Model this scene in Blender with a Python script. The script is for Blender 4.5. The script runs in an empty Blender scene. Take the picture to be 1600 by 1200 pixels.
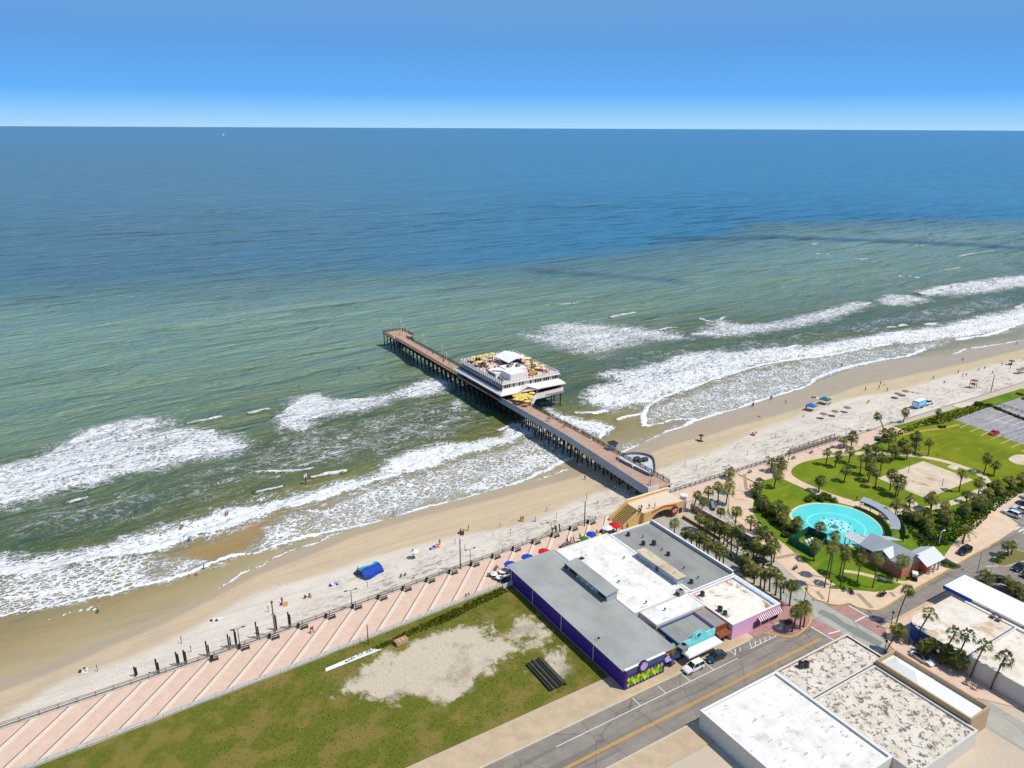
import bpy, bmesh, math, random
import numpy as np
from mathutils import Vector, Matrix, Euler

scene = bpy.context.scene
R = math.radians
# ------------------------------------------------------------------ camera
FOC, CAM_H, ROLL = 1180.0, 100.0, -0.0045      # focal length in pixels of a 1600 px wide frame
PITCH = math.atan(400 / FOC)
cam_data = bpy.data.cameras.new('camera')
cam_data.sensor_width = 36.0
cam_data.lens = 36.0 * FOC / 1600.0
cam_data.clip_start = 1.0
cam_data.clip_end = 600000.0
cam = bpy.data.objects.new('camera', cam_data)
scene.collection.objects.link(cam)
_f = Vector((0, math.cos(PITCH), -math.sin(PITCH)))
_u = Vector((0, math.sin(PITCH), math.cos(PITCH)))
_r = Vector((1, 0, 0))
_c, _s = math.cos(ROLL), math.sin(ROLL)
_right = _r * _c - _u * _s
_up = _r * _s + _u * _c
cam.matrix_world = Matrix(((_right.x, _up.x, -_f.x, 0), (_right.y, _up.y, -_f.y, 0), (_right.z, _up.z, -_f.z, CAM_H), (0, 0, 0, 1)))
scene.camera = cam
# ------------------------------------------------------------------ sky and sun
SUN_EL, SUN_AZ = R(60), R(-19)                  # azimuth of the sun measured from +X
world = bpy.data.worlds.new('World')
scene.world = world
world.use_nodes = True
wt = world.node_tree
bg = wt.nodes['Background']
sky = wt.nodes.new('ShaderNodeTexSky')
sky.sky_type = 'NISHITA'
sky.sun_disc = False
sky.sun_elevation = SUN_EL
sky.sun_rotation = math.pi / 2 - SUN_AZ
sky.altitude = 0.0
sky.air_density = 1.0
sky.dust_density = 0.0
sky.ozone_density = 3.0
# clear maritime air: the low sky stays blue right down to the horizon
wg = wt.nodes.new('ShaderNodeNewGeometry')
ws = wt.nodes.new('ShaderNodeSeparateXYZ')
wt.links.new(wg.outputs['Incoming'], ws.inputs[0])
we = wt.nodes.new('ShaderNodeMath')
we.operation = 'MULTIPLY'
we.inputs[1].default_value = -1.0
wt.links.new(ws.outputs[2], we.inputs[0])
wr_ = wt.nodes.new('ShaderNodeValToRGB')
wt.links.new(we.outputs[0], wr_.inputs[0])
el = wr_.color_ramp.elements
el[0].position, el[0].color = 0.0, (3.0, 5.0, 6.9, 1)
el[1].position, el[1].color = 0.30, (0.75, 1.7, 3.5, 1)
for pos, colr in ((0.018, (1.95, 4.25, 7.0, 1)), (0.040, (0.95, 3.2, 6.9, 1)), (0.10, (0.85, 2.5, 5.4, 1))):
    e_ = el.new(pos)
    e_.color = colr
wm_ = wt.nodes.new('ShaderNodeMapRange')
wm_.inputs['From Min'].default_value = 0.10
wm_.inputs['From Max'].default_value = 0.45
wt.links.new(we.outputs[0], wm_.inputs['Value'])
wx = wt.nodes.new('ShaderNodeMix')
wx.data_type = 'RGBA'
wt.links.new(wm_.outputs[0], wx.inputs['Factor'])
wt.links.new(wr_.outputs[0], wx.inputs['A'])
wt.links.new(sky.outputs[0], wx.inputs['B'])
wt.links.new(wx.outputs['Result'], bg.inputs['Color'])
bg.inputs['Strength'].default_value = 0.14
sun_data = bpy.data.lights.new('sun', 'SUN')
sun_data.energy = 4.0
sun_data.angle = R(0.5)
sun_data.color = (1.0, 0.95, 0.87)
sun = bpy.data.objects.new('sun', sun_data)
scene.collection.objects.link(sun)
_d = Vector((math.cos(SUN_EL) * math.cos(SUN_AZ), math.cos(SUN_EL) * math.sin(SUN_AZ), math.sin(SUN_EL)))
sun.rotation_euler = _d.to_track_quat('Z', 'Y').to_euler()
sun.location = (0, 0, 300)
scene.view_settings.view_transform = 'Standard'
scene.view_settings.look = 'None'
scene.view_settings.exposure = 0.0
scene.view_settings.gamma = 1.0
scene.view_settings.use_curve_mapping = False
scene.cycles.max_bounces = 6
scene.cycles.transparent_max_bounces = 12

# ------------------------------------------------------------------ the shore's own frame: S runs along the shore, N out to sea
TH = R(31.5)
CT, ST = math.cos(TH), math.sin(TH)
SEA = -3.0
CP, SP = math.cos(PITCH), math.sin(PITCH)

def ray_ground(u, v, z=0.0):
    """where the sight line of a spot in the photograph meets the level z (world x, y)"""
    x, y = u - 800.0, v - 600.0
    x, y = _c * x - _s * y, _s * x + _c * y
    t = (CAM_H - z) / (FOC * SP + y * CP)
    return x * t, (FOC * CP - y * SP) * t

def P(u, v, z=0.0):
    """the same spot in shore coordinates (S, N)"""
    x, y = ray_ground(u, v, z)
    return x * CT + y * ST, -x * ST + y * CT

def W(s, n, z=0.0):
    return Vector((s * CT - n * ST, s * ST + n * CT, z))

def rise(u, v, uc, vc, z=0.0):
    """height and sideways lean of a spot seen at (uc, vc) that stands over the ground spot seen at (u, v)"""
    x, y = ray_ground(u, v, z)
    xx, yy = uc - 800.0, vc - 600.0
    xx, yy = _c * xx - _s * yy, _s * xx + _c * yy
    q = y * (FOC * SP + yy * CP) / (FOC * CP - yy * SP)
    zc = CAM_H - q
    dep = y * CP + q * SP
    return zc - z, xx / FOC * dep - x

def zoomed(x0, y0, k):
    return lambda x, y: (x0 + x / k, y0 + y / k)

# ------------------------------------------------------------------ materials
MATS = {}

def lin(c):
    return tuple((x / 12.92 if x <= 0.04045 else ((x + 0.055) / 1.055) ** 2.4) for x in (v / 255.0 for v in c))

def new_mat(name):
    m = bpy.data.materials.new(name)
    m.use_nodes = True
    nt = m.node_tree
    b = nt.nodes['Principled BSDF']
    return m, nt, b

def coords(nt, kind='Object'):
    if kind == 'Position':
        return nt.nodes.new('ShaderNodeNewGeometry').outputs['Position']
    return nt.nodes.new('ShaderNodeTexCoord').outputs[kind]

def noise(nt, vec, scale, detail=4.0, rough=0.6, dist=0.0):
    n = nt.nodes.new('ShaderNodeTexNoise')
    n.inputs['Scale'].default_value = scale
    n.inputs['Detail'].default_value = detail
    n.inputs['Roughness'].default_value = rough
    n.inputs['Distortion'].default_value = dist
    nt.links.new(vec, n.inputs['Vector'])
    return n.outputs['Fac']

def mapping(nt, vec, scale=(1, 1, 1), rot=(0, 0, 0), loc=(0, 0, 0)):
    n = nt.nodes.new('ShaderNodeMapping')
    n.inputs['Scale'].default_value = scale
    n.inputs['Rotation'].default_value = rot
    n.inputs['Location'].default_value = loc
    nt.links.new(vec, n.inputs['Vector'])
    return n.outputs[0]

def rng(nt, val, a, b, c=0.0, d=1.0, smooth=True):
    n = nt.nodes.new('ShaderNodeMapRange')
    n.interpolation_type = 'SMOOTHSTEP' if smooth else 'LINEAR'
    nt.links.new(val, n.inputs['Value'])
    for k, x in zip(('From Min', 'From Max', 'To Min', 'To Max'), (a, b, c, d)):
        if isinstance(x, (int, float)):
            n.inputs[k].default_value = x
        else:
            nt.links.new(x, n.inputs[k])
    return n.outputs['Result']

def mixc(nt, fac, a, b, mode='MIX'):
    n = nt.nodes.new('ShaderNodeMix')
    n.data_type = 'RGBA'
    n.blend_type = mode
    n.clamp_factor = True
    for sock, x in ((n.inputs['Factor'], fac), (n.inputs['A'], a), (n.inputs['B'], b)):
        if isinstance(x, (int, float)):
            sock.default_value = x
        elif isinstance(x, tuple):
            sock.default_value = (*x[:3], 1.0)
        else:
            nt.links.new(x, sock)
    return n.outputs['Result']

def mth(nt, op, a, b=0.0):
    n = nt.nodes.new('ShaderNodeMath')
    n.operation = op
    for i, x in enumerate((a, b)):
        if isinstance(x, (int, float)):
            n.inputs[i].default_value = x
        else:
            nt.links.new(x, n.inputs[i])
    return n.outputs[0]

def bump(nt, b, height, strength=0.3, dist=0.05):
    n = nt.nodes.new('ShaderNodeBump')
    n.inputs['Strength'].default_value = strength
    n.inputs['Distance'].default_value = dist
    nt.links.new(height, n.inputs['Height'])
    nt.links.new(n.outputs[0], b.inputs['Normal'])

def attr(nt, name):
    n = nt.nodes.new('ShaderNodeAttribute')
    n.attribute_name = name
    return n

def mat(name, c, rough=0.6, metal=0.0, var=0.25, scale=1.5, spec=0.3, c2=None, detail=5.0, stretch=None, bmp=0.0):
    """a plain painted or natural surface: two shades of its own colour broken up by noise (c in picture-like 0-255 values)"""
    if name in MATS:
        return MATS[name]
    m, nt, b = new_mat(name)
    a = lin(c)
    d = lin(c2) if c2 else tuple(x * (1 - var) for x in a)
    v = coords(nt)
    if stretch:
        v = mapping(nt, v, stretch)
    n = noise(nt, v, scale, detail, 0.65)
    col = mixc(nt, rng(nt, n, 0.35, 0.68), a, d)
    nt.links.new(col, b.inputs['Base Color'])
    b.inputs['Roughness'].default_value = rough
    b.inputs['Metallic'].default_value = metal
    b.inputs['Specular IOR Level'].default_value = spec
    if bmp:
        bump(nt, b, n, bmp, 0.05)
    MATS[name] = m
    return m

def striped(name, c1, c2, axis, period, width, rough=0.5, var=0.15, scale=1.2, metal=0.0):
    """seams or bands at a fixed spacing along a local axis over a noisy base"""
    if name in MATS:
        return MATS[name]
    m, nt, b = new_mat(name)
    v = coords(nt)
    sep = nt.nodes.new('ShaderNodeSeparateXYZ')
    nt.links.new(v, sep.inputs[0])
    f = mth(nt, 'FRACT', mth(nt, 'DIVIDE', sep.outputs[axis], period))
    k = mth(nt, 'LESS_THAN', f, width)
    n = rng(nt, noise(nt, v, scale, 5.0), 0.35, 0.7)
    a = lin(c1)
    base = mixc(nt, n, a, tuple(x * (1 - var) for x in a))
    col = mixc(nt, k, base, lin(c2))
    nt.links.new(col, b.inputs['Base Color'])
    b.inputs['Roughness'].default_value = rough
    b.inputs['Metallic'].default_value = metal
    MATS[name] = m
    return m

# ------------------------------------------------------------------ mesh builder
class MB:
    def __init__(self):
        self.v, self.f, self.m = [], [], []

    def face(self, pts, mi=0):
        k = len(self.v)
        self.v.extend([tuple(p) for p in pts])
        self.f.append(tuple(range(k, k + len(pts))))
        self.m.append(mi)

    def raw(self, verts, faces, mi=0):
        k = len(self.v)
        self.v.extend([tuple(p) for p in verts])
        for f in faces:
            self.f.append(tuple(i + k for i in f))
            self.m.append(mi)

    def box(self, x0, x1, y0, y1, z0, z1, mi=0):
        self.raw([(x0, y0, z0), (x1, y0, z0), (x1, y1, z0), (x0, y1, z0), (x0, y0, z1), (x1, y0, z1), (x1, y1, z1), (x0, y1, z1)],
                 [(0, 3, 2, 1), (4, 5, 6, 7), (0, 1, 5, 4), (1, 2, 6, 5), (2, 3, 7, 6), (3, 0, 4, 7)], mi)

    def chamfer_box(self, x0, x1, y0, y1, z0, z1, c=0.05, mi=0):
        a = [(x0, y0, z0), (x1, y0, z0), (x1, y1, z0), (x0, y1, z0), (x0, y0, z1 - c), (x1, y0, z1 - c), (x1, y1, z1 - c), (x0, y1, z1 - c),
             (x0 + c, y0 + c, z1), (x1 - c, y0 + c, z1), (x1 - c, y1 - c, z1), (x0 + c, y1 - c, z1)]
        self.raw(a, [(0, 3, 2, 1), (0, 1, 5, 4), (1, 2, 6, 5), (2, 3, 7, 6), (3, 0, 4, 7), (4, 5, 9, 8), (5, 6, 10, 9), (6, 7, 11, 10), (7, 4, 8, 11), (8, 9, 10, 11)], mi)

    def prism(self, poly, z0, z1, mi=0, top=None):
        """upright prism over a plan outline given anticlockwise; z1 may be a function of (x, y)"""
        n = len(poly)
        zt = z1 if callable(z1) else (lambda x, y: z1)
        self.raw([(x, y, z0) for x, y in poly] + [(x, y, zt(x, y)) for x, y in poly],
                 [tuple(reversed(range(n)))] + [(i, (i + 1) % n, (i + 1) % n + n, i + n) for i in range(n)], mi)
        self.raw([(x, y, zt(x, y)) for x, y in poly], [tuple(range(n))], mi if top is None else top)

    def beam(self, p, q, w, h=None, mi=0):
        """square bar from p to q"""
        h = w if h is None else h
        p, q = Vector(p), Vector(q)
        d = (q - p).normalized()
        up = Vector((0, 0, 1)) if abs(d.z) < 0.95 else Vector((1, 0, 0))
        a = d.cross(up).normalized() * (w / 2)
        b = a.cross(d).normalized() * (h / 2)
        vs = [p - a - b, p + a - b, p + a + b, p - a + b, q - a - b, q + a - b, q + a + b, q - a + b]
        self.raw(vs, [(0, 1, 2, 3), (7, 6, 5, 4), (0, 4, 5, 1), (1, 5, 6, 2), (2, 6, 7, 3), (3, 7, 4, 0)], mi)

    def tube(self, pts, radii, n=8, mi=0, cap=True):
        pts = [Vector(p) for p in pts]
        if isinstance(radii, (int, float)):
            radii = [radii] * len(pts)
        rings = []
        k = len(self.v)
        for i, p in enumerate(pts):
            d = (pts[min(i + 1, len(pts) - 1)] - pts[max(i - 1, 0)])
            d = d.normalized() if d.length > 1e-9 else Vector((0, 0, 1))
            up = Vector((0, 0, 1)) if abs(d.z) < 0.9 else Vector((1, 0, 0))
            a = d.cross(up).normalized()
            b = d.cross(a).normalized()
            for j in range(n):
                t = 2 * math.pi * j / n
                self.v.append(tuple(p + (a * math.cos(t) + b * math.sin(t)) * radii[i]))
        for i in range(len(pts) - 1):
            for j in range(n):
                j2 = (j + 1) % n
                self.f.append((k + i * n + j, k + i * n + j2, k + (i + 1) * n + j2, k + (i + 1) * n + j))
                self.m.append(mi)
        if cap:
            self.f.append(tuple(k + j for j in reversed(range(n))))
            self.m.append(mi)
            e = k + (len(pts) - 1) * n
            self.f.append(tuple(e + j for j in range(n)))
            self.m.append(mi)

    def lathe(self, prof, n=12, mi=0, at=(0, 0, 0), close=True):
        k = len(self.v)
        for r, z in prof:
            for j in range(n):
                t = 2 * math.pi * j / n
                self.v.append((at[0] + r * math.cos(t), at[1] + r * math.sin(t), at[2] + z))
        for i in range(len(prof) - 1):
            for j in range(n):
                j2 = (j + 1) % n
                self.f.append((k + i * n + j, k + i * n + j2, k + (i + 1) * n + j2, k + (i + 1) * n + j))
                self.m.append(mi)
        if close:
            self.f.append(tuple(k + j for j in reversed(range(n))))
            self.m.append(mi)
            e = k + (len(prof) - 1) * n
            self.f.append(tuple(e + j for j in range(n)))
            self.m.append(mi)

    def mesh(self, name, mats, smooth=False):
        me = bpy.data.meshes.new(name)
        me.from_pydata(self.v, [], self.f)
        for m in (mats if isinstance(mats, (list, tuple)) else [mats]):
            me.materials.append(m)
        if len(set(self.m)) > 1:
            me.polygons.foreach_set('material_index', self.m)
        if smooth:
            me.polygons.foreach_set('use_smooth', [True] * len(me.polygons))
        me.update()
        return me

    def build(self, name, mats, parent=None, loc=None, rot=0.0, smooth=False):
        o = bpy.data.objects.new(name, self.mesh(name, mats, smooth))
        scene.collection.objects.link(o)
        if parent is not None:
            o.parent = parent
            if loc is not None:
                o.location = loc
            o.rotation_euler = (0, 0, rot)
        else:
            s, n, z = loc if loc is not None else (0, 0, 0)
            o.location = W(s, n, z)
            o.rotation_euler = (0, 0, TH + rot)
        return o

def tag(o, label=None, cat=None, group=None, kind=None):
    for k, x in (('label', label), ('category', cat), ('group', group), ('kind', kind)):
        if x:
            o[k] = x
    return o

def thing(name, label, cat, loc=(0, 0, 0), rot=0.0, group=None):
    """an empty at the thing's base, in shore coordinates, that carries its parts"""
    o = bpy.data.objects.new(name, None)
    o.empty_display_size = 0.5
    scene.collection.objects.link(o)
    o.location = W(*loc)
    o.rotation_euler = (0, 0, TH + rot)
    return tag(o, label, cat, group)

def dup(root, loc, rot=0.0, label=None, group=None, scale=None):
    """a copy of a thing with copies of its parts and sub-parts, sharing their meshes"""
    def cp(o, parent):
        c = o.copy()
        scene.collection.objects.link(c)
        if parent is not None:
            c.parent = parent
        for ch in [x for x in KIDS.get(o.name, ())]:
            KIDS.setdefault(c.name, []).append(cp(ch, c))
        return c
    KIDS = {}
    stack = [root]
    while stack:
        x = stack.pop()
        KIDS[x.name] = list(x.children)
        stack.extend(KIDS[x.name])
    r = cp(root, None)
    r.location = W(*loc)
    r.rotation_euler = (0, 0, TH + rot)
    if scale:
        r.scale = (scale, scale, scale)
    if label:
        r['label'] = label
    if group:
        r['group'] = group
    return r

ORD = 'first second third fourth fifth sixth seventh eighth ninth tenth eleventh twelfth thirteenth fourteenth fifteenth sixteenth seventeenth eighteenth nineteenth twentieth'.split()

def ordinal(i):
    if i < 20:
        return ORD[i]
    tens = ['twenty', 'thirty', 'forty', 'fifty', 'sixty', 'seventy'][(i + 1) // 10 - 2]
    if (i + 1) % 10 == 0:
        return {'twenty': 'twentieth', 'thirty': 'thirtieth', 'forty': 'fortieth', 'fifty': 'fiftieth', 'sixty': 'sixtieth', 'seventy': 'seventieth'}[tens]
    return tens + '-' + ORD[(i + 1) % 10 - 1]

def sheet(name, poly, z, m, kind='structure', thick=None):
    """a flat or slab patch of setting over a plan outline in shore coordinates"""
    area = sum(poly[i][0] * poly[(i + 1) % len(poly)][1] - poly[(i + 1) % len(poly)][0] * poly[i][1] for i in range(len(poly)))
    if area < 0:
        poly = poly[::-1]
    b = MB()
    if thick:
        b.prism(poly, z - thick, z)
    else:
        b.face([(x, y, z) for x, y in poly])
    o = b.build(name, m)
    bm = bmesh.new()
    bm.from_mesh(o.data)
    bmesh.ops.triangulate(bm, faces=[f for f in bm.faces if len(f.verts) > 4])
    bm.to_mesh(o.data)
    bm.free()
    if kind:
        o['kind'] = kind
    return o

def strip_poly(pts, w):
    """outline of a band of width w along a centre line"""
    L, Rr = [], []
    for i, p in enumerate(pts):
        a, b = pts[max(i - 1, 0)], pts[min(i + 1, len(pts) - 1)]
        dx, dy = b[0] - a[0], b[1] - a[1]
        k = math.hypot(dx, dy) or 1
        ww = w[i] if isinstance(w, (list, tuple)) else w
        nx, ny = -dy / k * ww / 2, dx / k * ww / 2
        L.append((p[0] + nx, p[1] + ny))
        Rr.append((p[0] - nx, p[1] - ny))
    return Rr + L[::-1]

def smooth_line(pts, k=5):
    """Catmull-Rom through the points"""
    out = []
    n = len(pts)
    for i in range(n - 1):
        p0, p1, p2, p3 = pts[max(i - 1, 0)], pts[i], pts[i + 1], pts[min(i + 2, n - 1)]
        for j in range(k):
            t = j / k
            out.append(tuple(0.5 * (2 * b + (c - a) * t + (2 * a - 5 * b + 4 * c - d) * t * t + (3 * b - a - 3 * c + d) * t ** 3) for a, b, c, d in zip(p0, p1, p2, p3)))
    out.append(tuple(pts[-1]))
    return out

def smooth_ring(pts, k=5):
    out = []
    n = len(pts)
    for i in range(n):
        p0, p1, p2, p3 = pts[i - 1], pts[i], pts[(i + 1) % n], pts[(i + 2) % n]
        for j in range(k):
            t = j / k
            out.append(tuple(0.5 * (2 * b + (c - a) * t + (2 * a - 5 * b + 4 * c - d) * t * t + (3 * b - a - 3 * c + d) * t ** 3) for a, b, c, d in zip(p0, p1, p2, p3)))
    return out

# ================================================================== GROUND AND SEA
rs = np.random.RandomState(7)

def vnoise(x, y, seed=0):
    """smooth value noise on arrays, -1..1"""
    r = np.random.RandomState(seed)
    tab = r.rand(256, 256)
    xi, yi = np.floor(x).astype(np.int64), np.floor(y).astype(np.int64)
    fx, fy = x - xi, y - yi
    fx, fy = fx * fx * (3 - 2 * fx), fy * fy * (3 - 2 * fy)
    g = lambda a, b: tab[a & 255, b & 255]
    return 2 * ((g(xi, yi) * (1 - fx) + g(xi + 1, yi) * fx) * (1 - fy) + (g(xi, yi + 1) * (1 - fx) + g(xi + 1, yi + 1) * fx) * fy) - 1

def sstep(a, b, x):
    t = np.clip((x - a) / (b - a), 0, 1)
    return t * t * (3 - 2 * t)

def curve(px, z):
    """N as a function of S for a line seen in the photograph lying at level z"""
    p = sorted(P(u, v, z) for u, v in px)
    xs, ys = np.array([a for a, _ in p]), np.array([b for _, b in p])
    return lambda s: np.interp(s, xs, ys)

def sdist(poly, x, y):
    """signed distance to a closed outline, positive inside"""
    d = np.full(x.shape, 1e9)
    inside = np.zeros(x.shape, bool)
    n = len(poly)
    for i in range(n):
        ax, ay = poly[i]
        bx, by = poly[(i + 1) % n]
        ex, ey = bx - ax, by - ay
        L = ex * ex + ey * ey + 1e-12
        t = np.clip(((x - ax) * ex + (y - ay) * ey) / L, 0, 1)
        d = np.minimum(d, (x - ax - t * ex) ** 2 + (y - ay - t * ey) ** 2)
        c = ((ay > y) != (by > y)) & (x < (bx - ax) * (y - ay) / (by - ay + 1e-12) + ax)
        inside ^= c
    d = np.sqrt(d)
    return np.where(inside, d, -d)

def ldist(line, x, y):
    d = np.full(x.shape, 1e9)
    for (ax, ay), (bx, by) in zip(line, line[1:]):
        ex, ey = bx - ax, by - ay
        t = np.clip(((x - ax) * ex + (y - ay) * ey) / (ex * ex + ey * ey + 1e-12), 0, 1)
        d = np.minimum(d, (x - ax - t * ex) ** 2 + (y - ay - t * ey) ** 2)
    return np.sqrt(d)

# ---- where the water meets the sand
WL = curve([(0, 1062), (60, 1042), (130, 1012), (200, 985), (270, 955), (345, 918), (400, 889), (475, 857), (530, 836), (560, 824), (615, 808), (670, 793), (725, 779),
            (790, 760), (840, 751), (880, 737), (906, 727), (940, 716), (977, 706), (1040, 676), (1070, 667), (1095, 656), (1150, 640), (1200, 623), (1255, 607), (1312, 583),
            (1362, 568), (1412, 560), (1487, 556), (1510, 547), (1600, 532)], SEA)
DRY = curve([(0, 1130), (100, 1062), (200, 1028), (300, 985), (400, 925), (500, 898), (600, 868), (680, 850), (790, 828), (900, 790), (960, 768), (1060, 722), (1130, 700),
             (1210, 662), (1330, 622), (1420, 607), (1500, 582), (1600, 562)], -1.6)
WETL = curve([(0, 1085), (100, 1045), (200, 1003), (300, 955), (400, 900), (475, 870), (560, 836), (670, 806), (790, 776), (880, 752), (977, 722), (1040, 700), (1150, 668),
              (1200, 655), (1260, 636), (1330, 608), (1400, 592), (1500, 572), (1600, 547)], -2.6)

def seawall(s):
    return np.interp(s, [-60, 8, 26, 140, 240], [136.2, 137.4, 138.1, 144.1, 144.5])

def beach_z(s, n):
    w = WL(s)
    t = (n - seawall(s)) / np.maximum(w - seawall(s), 1)
    up = -0.9 - 2.1 * np.clip(t, 0, 1) ** 1.25
    down = -3.0 - 0.035 * np.maximum(n - w, 0)
    return np.where(t < 1, up, np.maximum(down, -8.0))

def grow(start, step, ratio, end):
    out = []
    x = start
    while x < end:
        step *= ratio
        x += step
        out.append(min(x, end))
    return np.array(out)

def grid_mesh(name, X, Y, z, mats, attrs):
    ny, nx = X.shape
    co = np.stack([X, Y, z], -1).reshape(-1, 3).astype(np.float32)
    me = bpy.data.meshes.new(name)
    me.vertices.add(nx * ny)
    me.vertices.foreach_set('co', co.ravel())
    i = np.arange((nx - 1) * (ny - 1))
    a = (i // (nx - 1)) * nx + i % (nx - 1)
    q = np.stack([a, a + 1, a + nx + 1, a + nx], -1).astype(np.int32)
    me.loops.add(q.size)
    me.loops.foreach_set('vertex_index', q.ravel())
    me.polygons.add(len(q))
    me.polygons.foreach_set('loop_start', np.arange(0, q.size, 4, dtype=np.int32))
    me.polygons.foreach_set('use_smooth', np.ones(len(q), dtype=bool))
    for k, val in attrs.items():
        if val.ndim == 3:
            at = me.attributes.new(k, 'FLOAT_COLOR', 'POINT')
            at.data.foreach_set('color', np.concatenate([val.reshape(-1, 3), np.ones((nx * ny, 1))], 1).astype(np.float32).ravel())
        else:
            at = me.attributes.new(k, 'FLOAT', 'POINT')
            at.data.foreach_set('value', val.astype(np.float32).ravel())
    me.materials.append(mats)
    me.update(calc_edges=True)
    o = bpy.data.objects.new(name, me)
    scene.collection.objects.link(o)
    o.rotation_euler = (0, 0, TH)
    o['kind'] = 'structure'
    return o

def lerp3(stops, t):
    xs = [a for a, _ in stops]
    cs = np.array([lin(c) for _, c in stops])
    return np.stack([np.interp(t, xs, cs[:, k]) for k in range(3)], -1)

# ---------------------------------------------------------------- beach and town ground, one sheet
def sand_material():
    m, nt, b = new_mat('sand_ground')
    v = coords(nt)
    base = nt.nodes.new('ShaderNodeAttribute')
    base.attribute_name = 'gcol'
    wet = attr(nt, 'wet').outputs['Fac']
    wrack = attr(nt, 'wrack').outputs['Fac']
    beach = attr(nt, 'beach').outputs['Fac']
    dry = mth(nt, 'SUBTRACT', 1.0, wet)
    streak = noise(nt, mapping(nt, v, (0.05, 0.9, 1)), 1.0, 6, 0.7, 0.6)
    fine = noise(nt, v, 2.2, 8, 0.75)
    big = noise(nt, v, 0.09, 4, 0.6)
    c = mixc(nt, mth(nt, 'MULTIPLY', mth(nt, 'MULTIPLY', rng(nt, streak, 0.45, 0.75), beach), 0.22), base.outputs['Color'], (0.28, 0.22, 0.15))
    c = mixc(nt, mth(nt, 'MULTIPLY', rng(nt, big, 0.4, 0.7), 0.16), c, (0.42, 0.33, 0.23))
    c = mixc(nt, mth(nt, 'MULTIPLY', mth(nt, 'MULTIPLY', rng(nt, fine, 0.48, 0.70), dry), 0.42), c, (0.30, 0.25, 0.20))
    # tyre tracks running along the shore
    tr = noise(nt, mapping(nt, v, (0.012, 1.9, 1), loc=(3, 0, 0)), 1.0, 2, 0.5, 1.2)
    c = mixc(nt, mth(nt, 'MULTIPLY', mth(nt, 'MULTIPLY', rng(nt, tr, 0.60, 0.68), mth(nt, 'MULTIPLY', dry, beach)), 0.26), c, (0.33, 0.27, 0.21))
    # dry seaweed and dune litter
    w1 = noise(nt, mapping(nt, v, (0.45, 1.1, 1)), 0.9, 9, 0.8, 0.8)
    w2 = noise(nt, v, 0.14, 3, 0.5)
    wm = mth(nt, 'MULTIPLY', rng(nt, w1, 0.47, 0.62), rng(nt, w2, 0.36, 0.56))
    c = mixc(nt, mth(nt, 'MULTIPLY', mth(nt, 'MULTIPLY', wm, wrack), 0.95), c, (0.13, 0.12, 0.10))
    sp = noise(nt, v, 1.3, 2, 0.5)
    c = mixc(nt, mth(nt, 'MULTIPLY', mth(nt, 'MULTIPLY', rng(nt, sp, 0.755, 0.775), beach), 0.8), c, (0.09, 0.075, 0.06))
    nt.links.new(c, b.inputs['Base Color'])
    nt.links.new(rng(nt, wet, 0, 1, 0.95, 0.32), b.inputs['Roughness'])
    nt.links.new(rng(nt, wet, 0, 1, 0.1, 0.45), b.inputs['Specular IOR Level'])
    bump(nt, b, fine, 0.35, 0.06)
    return m

xs = np.concatenate([-grow(60, 3, 1.35, 40000)[::-1], np.arange(-60, 420, 1.2), grow(420, 1.2, 1.04, 700), grow(701, 12, 1.3, 60000)])
ys = np.concatenate([-grow(200, 10, 1.4, 40000)[::-1], np.arange(-200, 128, 8.0), np.arange(130, 143, 1.6), [144.1 - 0.01, 144.1 + 0.01], np.arange(144.8, 214, 0.7), grow(214, 0.7, 1.08, 460)])
X, Y = np.meshgrid(xs, ys)
sw = seawall(X)
Y = Y - (144.1 - sw) * np.clip((Y - 60) / 84.1, 0, 1) * np.clip((460 - Y) / 316, 0, 1)      # rows follow the bend of the sea wall
onb = Y > sw
Z = np.where(onb, beach_z(X, Y), 0.0)
Z = Z + np.where(onb & (Y < WL(X) - 6), 0.10 * vnoise(X * 0.35, Y * 0.5, 3) + 0.08 * vnoise(X * 0.06, Y * 0.9, 4), 0)
d_dry = DRY(X) + 1.5 * vnoise(X * 0.05, Y * 0.2, 5) - Y
d_wet = WETL(X) + 0.8 * vnoise(X * 0.07, Y * 0.2, 6) - Y
t = sstep(-3.0, 1.5, d_dry)
wet = sstep(1.0, -1.4, d_wet)
dryc, damp, wetc = np.array(lin((220, 209, 192))), np.array(lin((202, 180, 148))), np.array(lin((180, 160, 128)))
dampr = np.array(lin((200, 182, 146)))
rt = sstep(90, 230, X)[..., None]
damp = damp * (1 - rt) + dampr * rt
G = damp * (1 - t[..., None]) + dryc * t[..., None]
G = G * (1 - wet[..., None]) + wetc * wet[..., None]
town = np.array(lin((196, 182, 160)))
G = np.where(onb[..., None], G, town)
wr = np.where(onb, sstep(19, 3, Y - sw) * (0.2 + 0.8 * sstep(25, 55, X)), 0)
wr = np.where(X > 128, np.maximum(wr, np.where(onb, 0.8 * sstep(30, 8, Y - sw), 0)), wr)
ground = grid_mesh('ground', X, Y, Z, sand_material(), {'gcol': G, 'wet': np.where(onb, wet, 0), 'wrack': wr, 'beach': onb.astype(float)})

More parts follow.
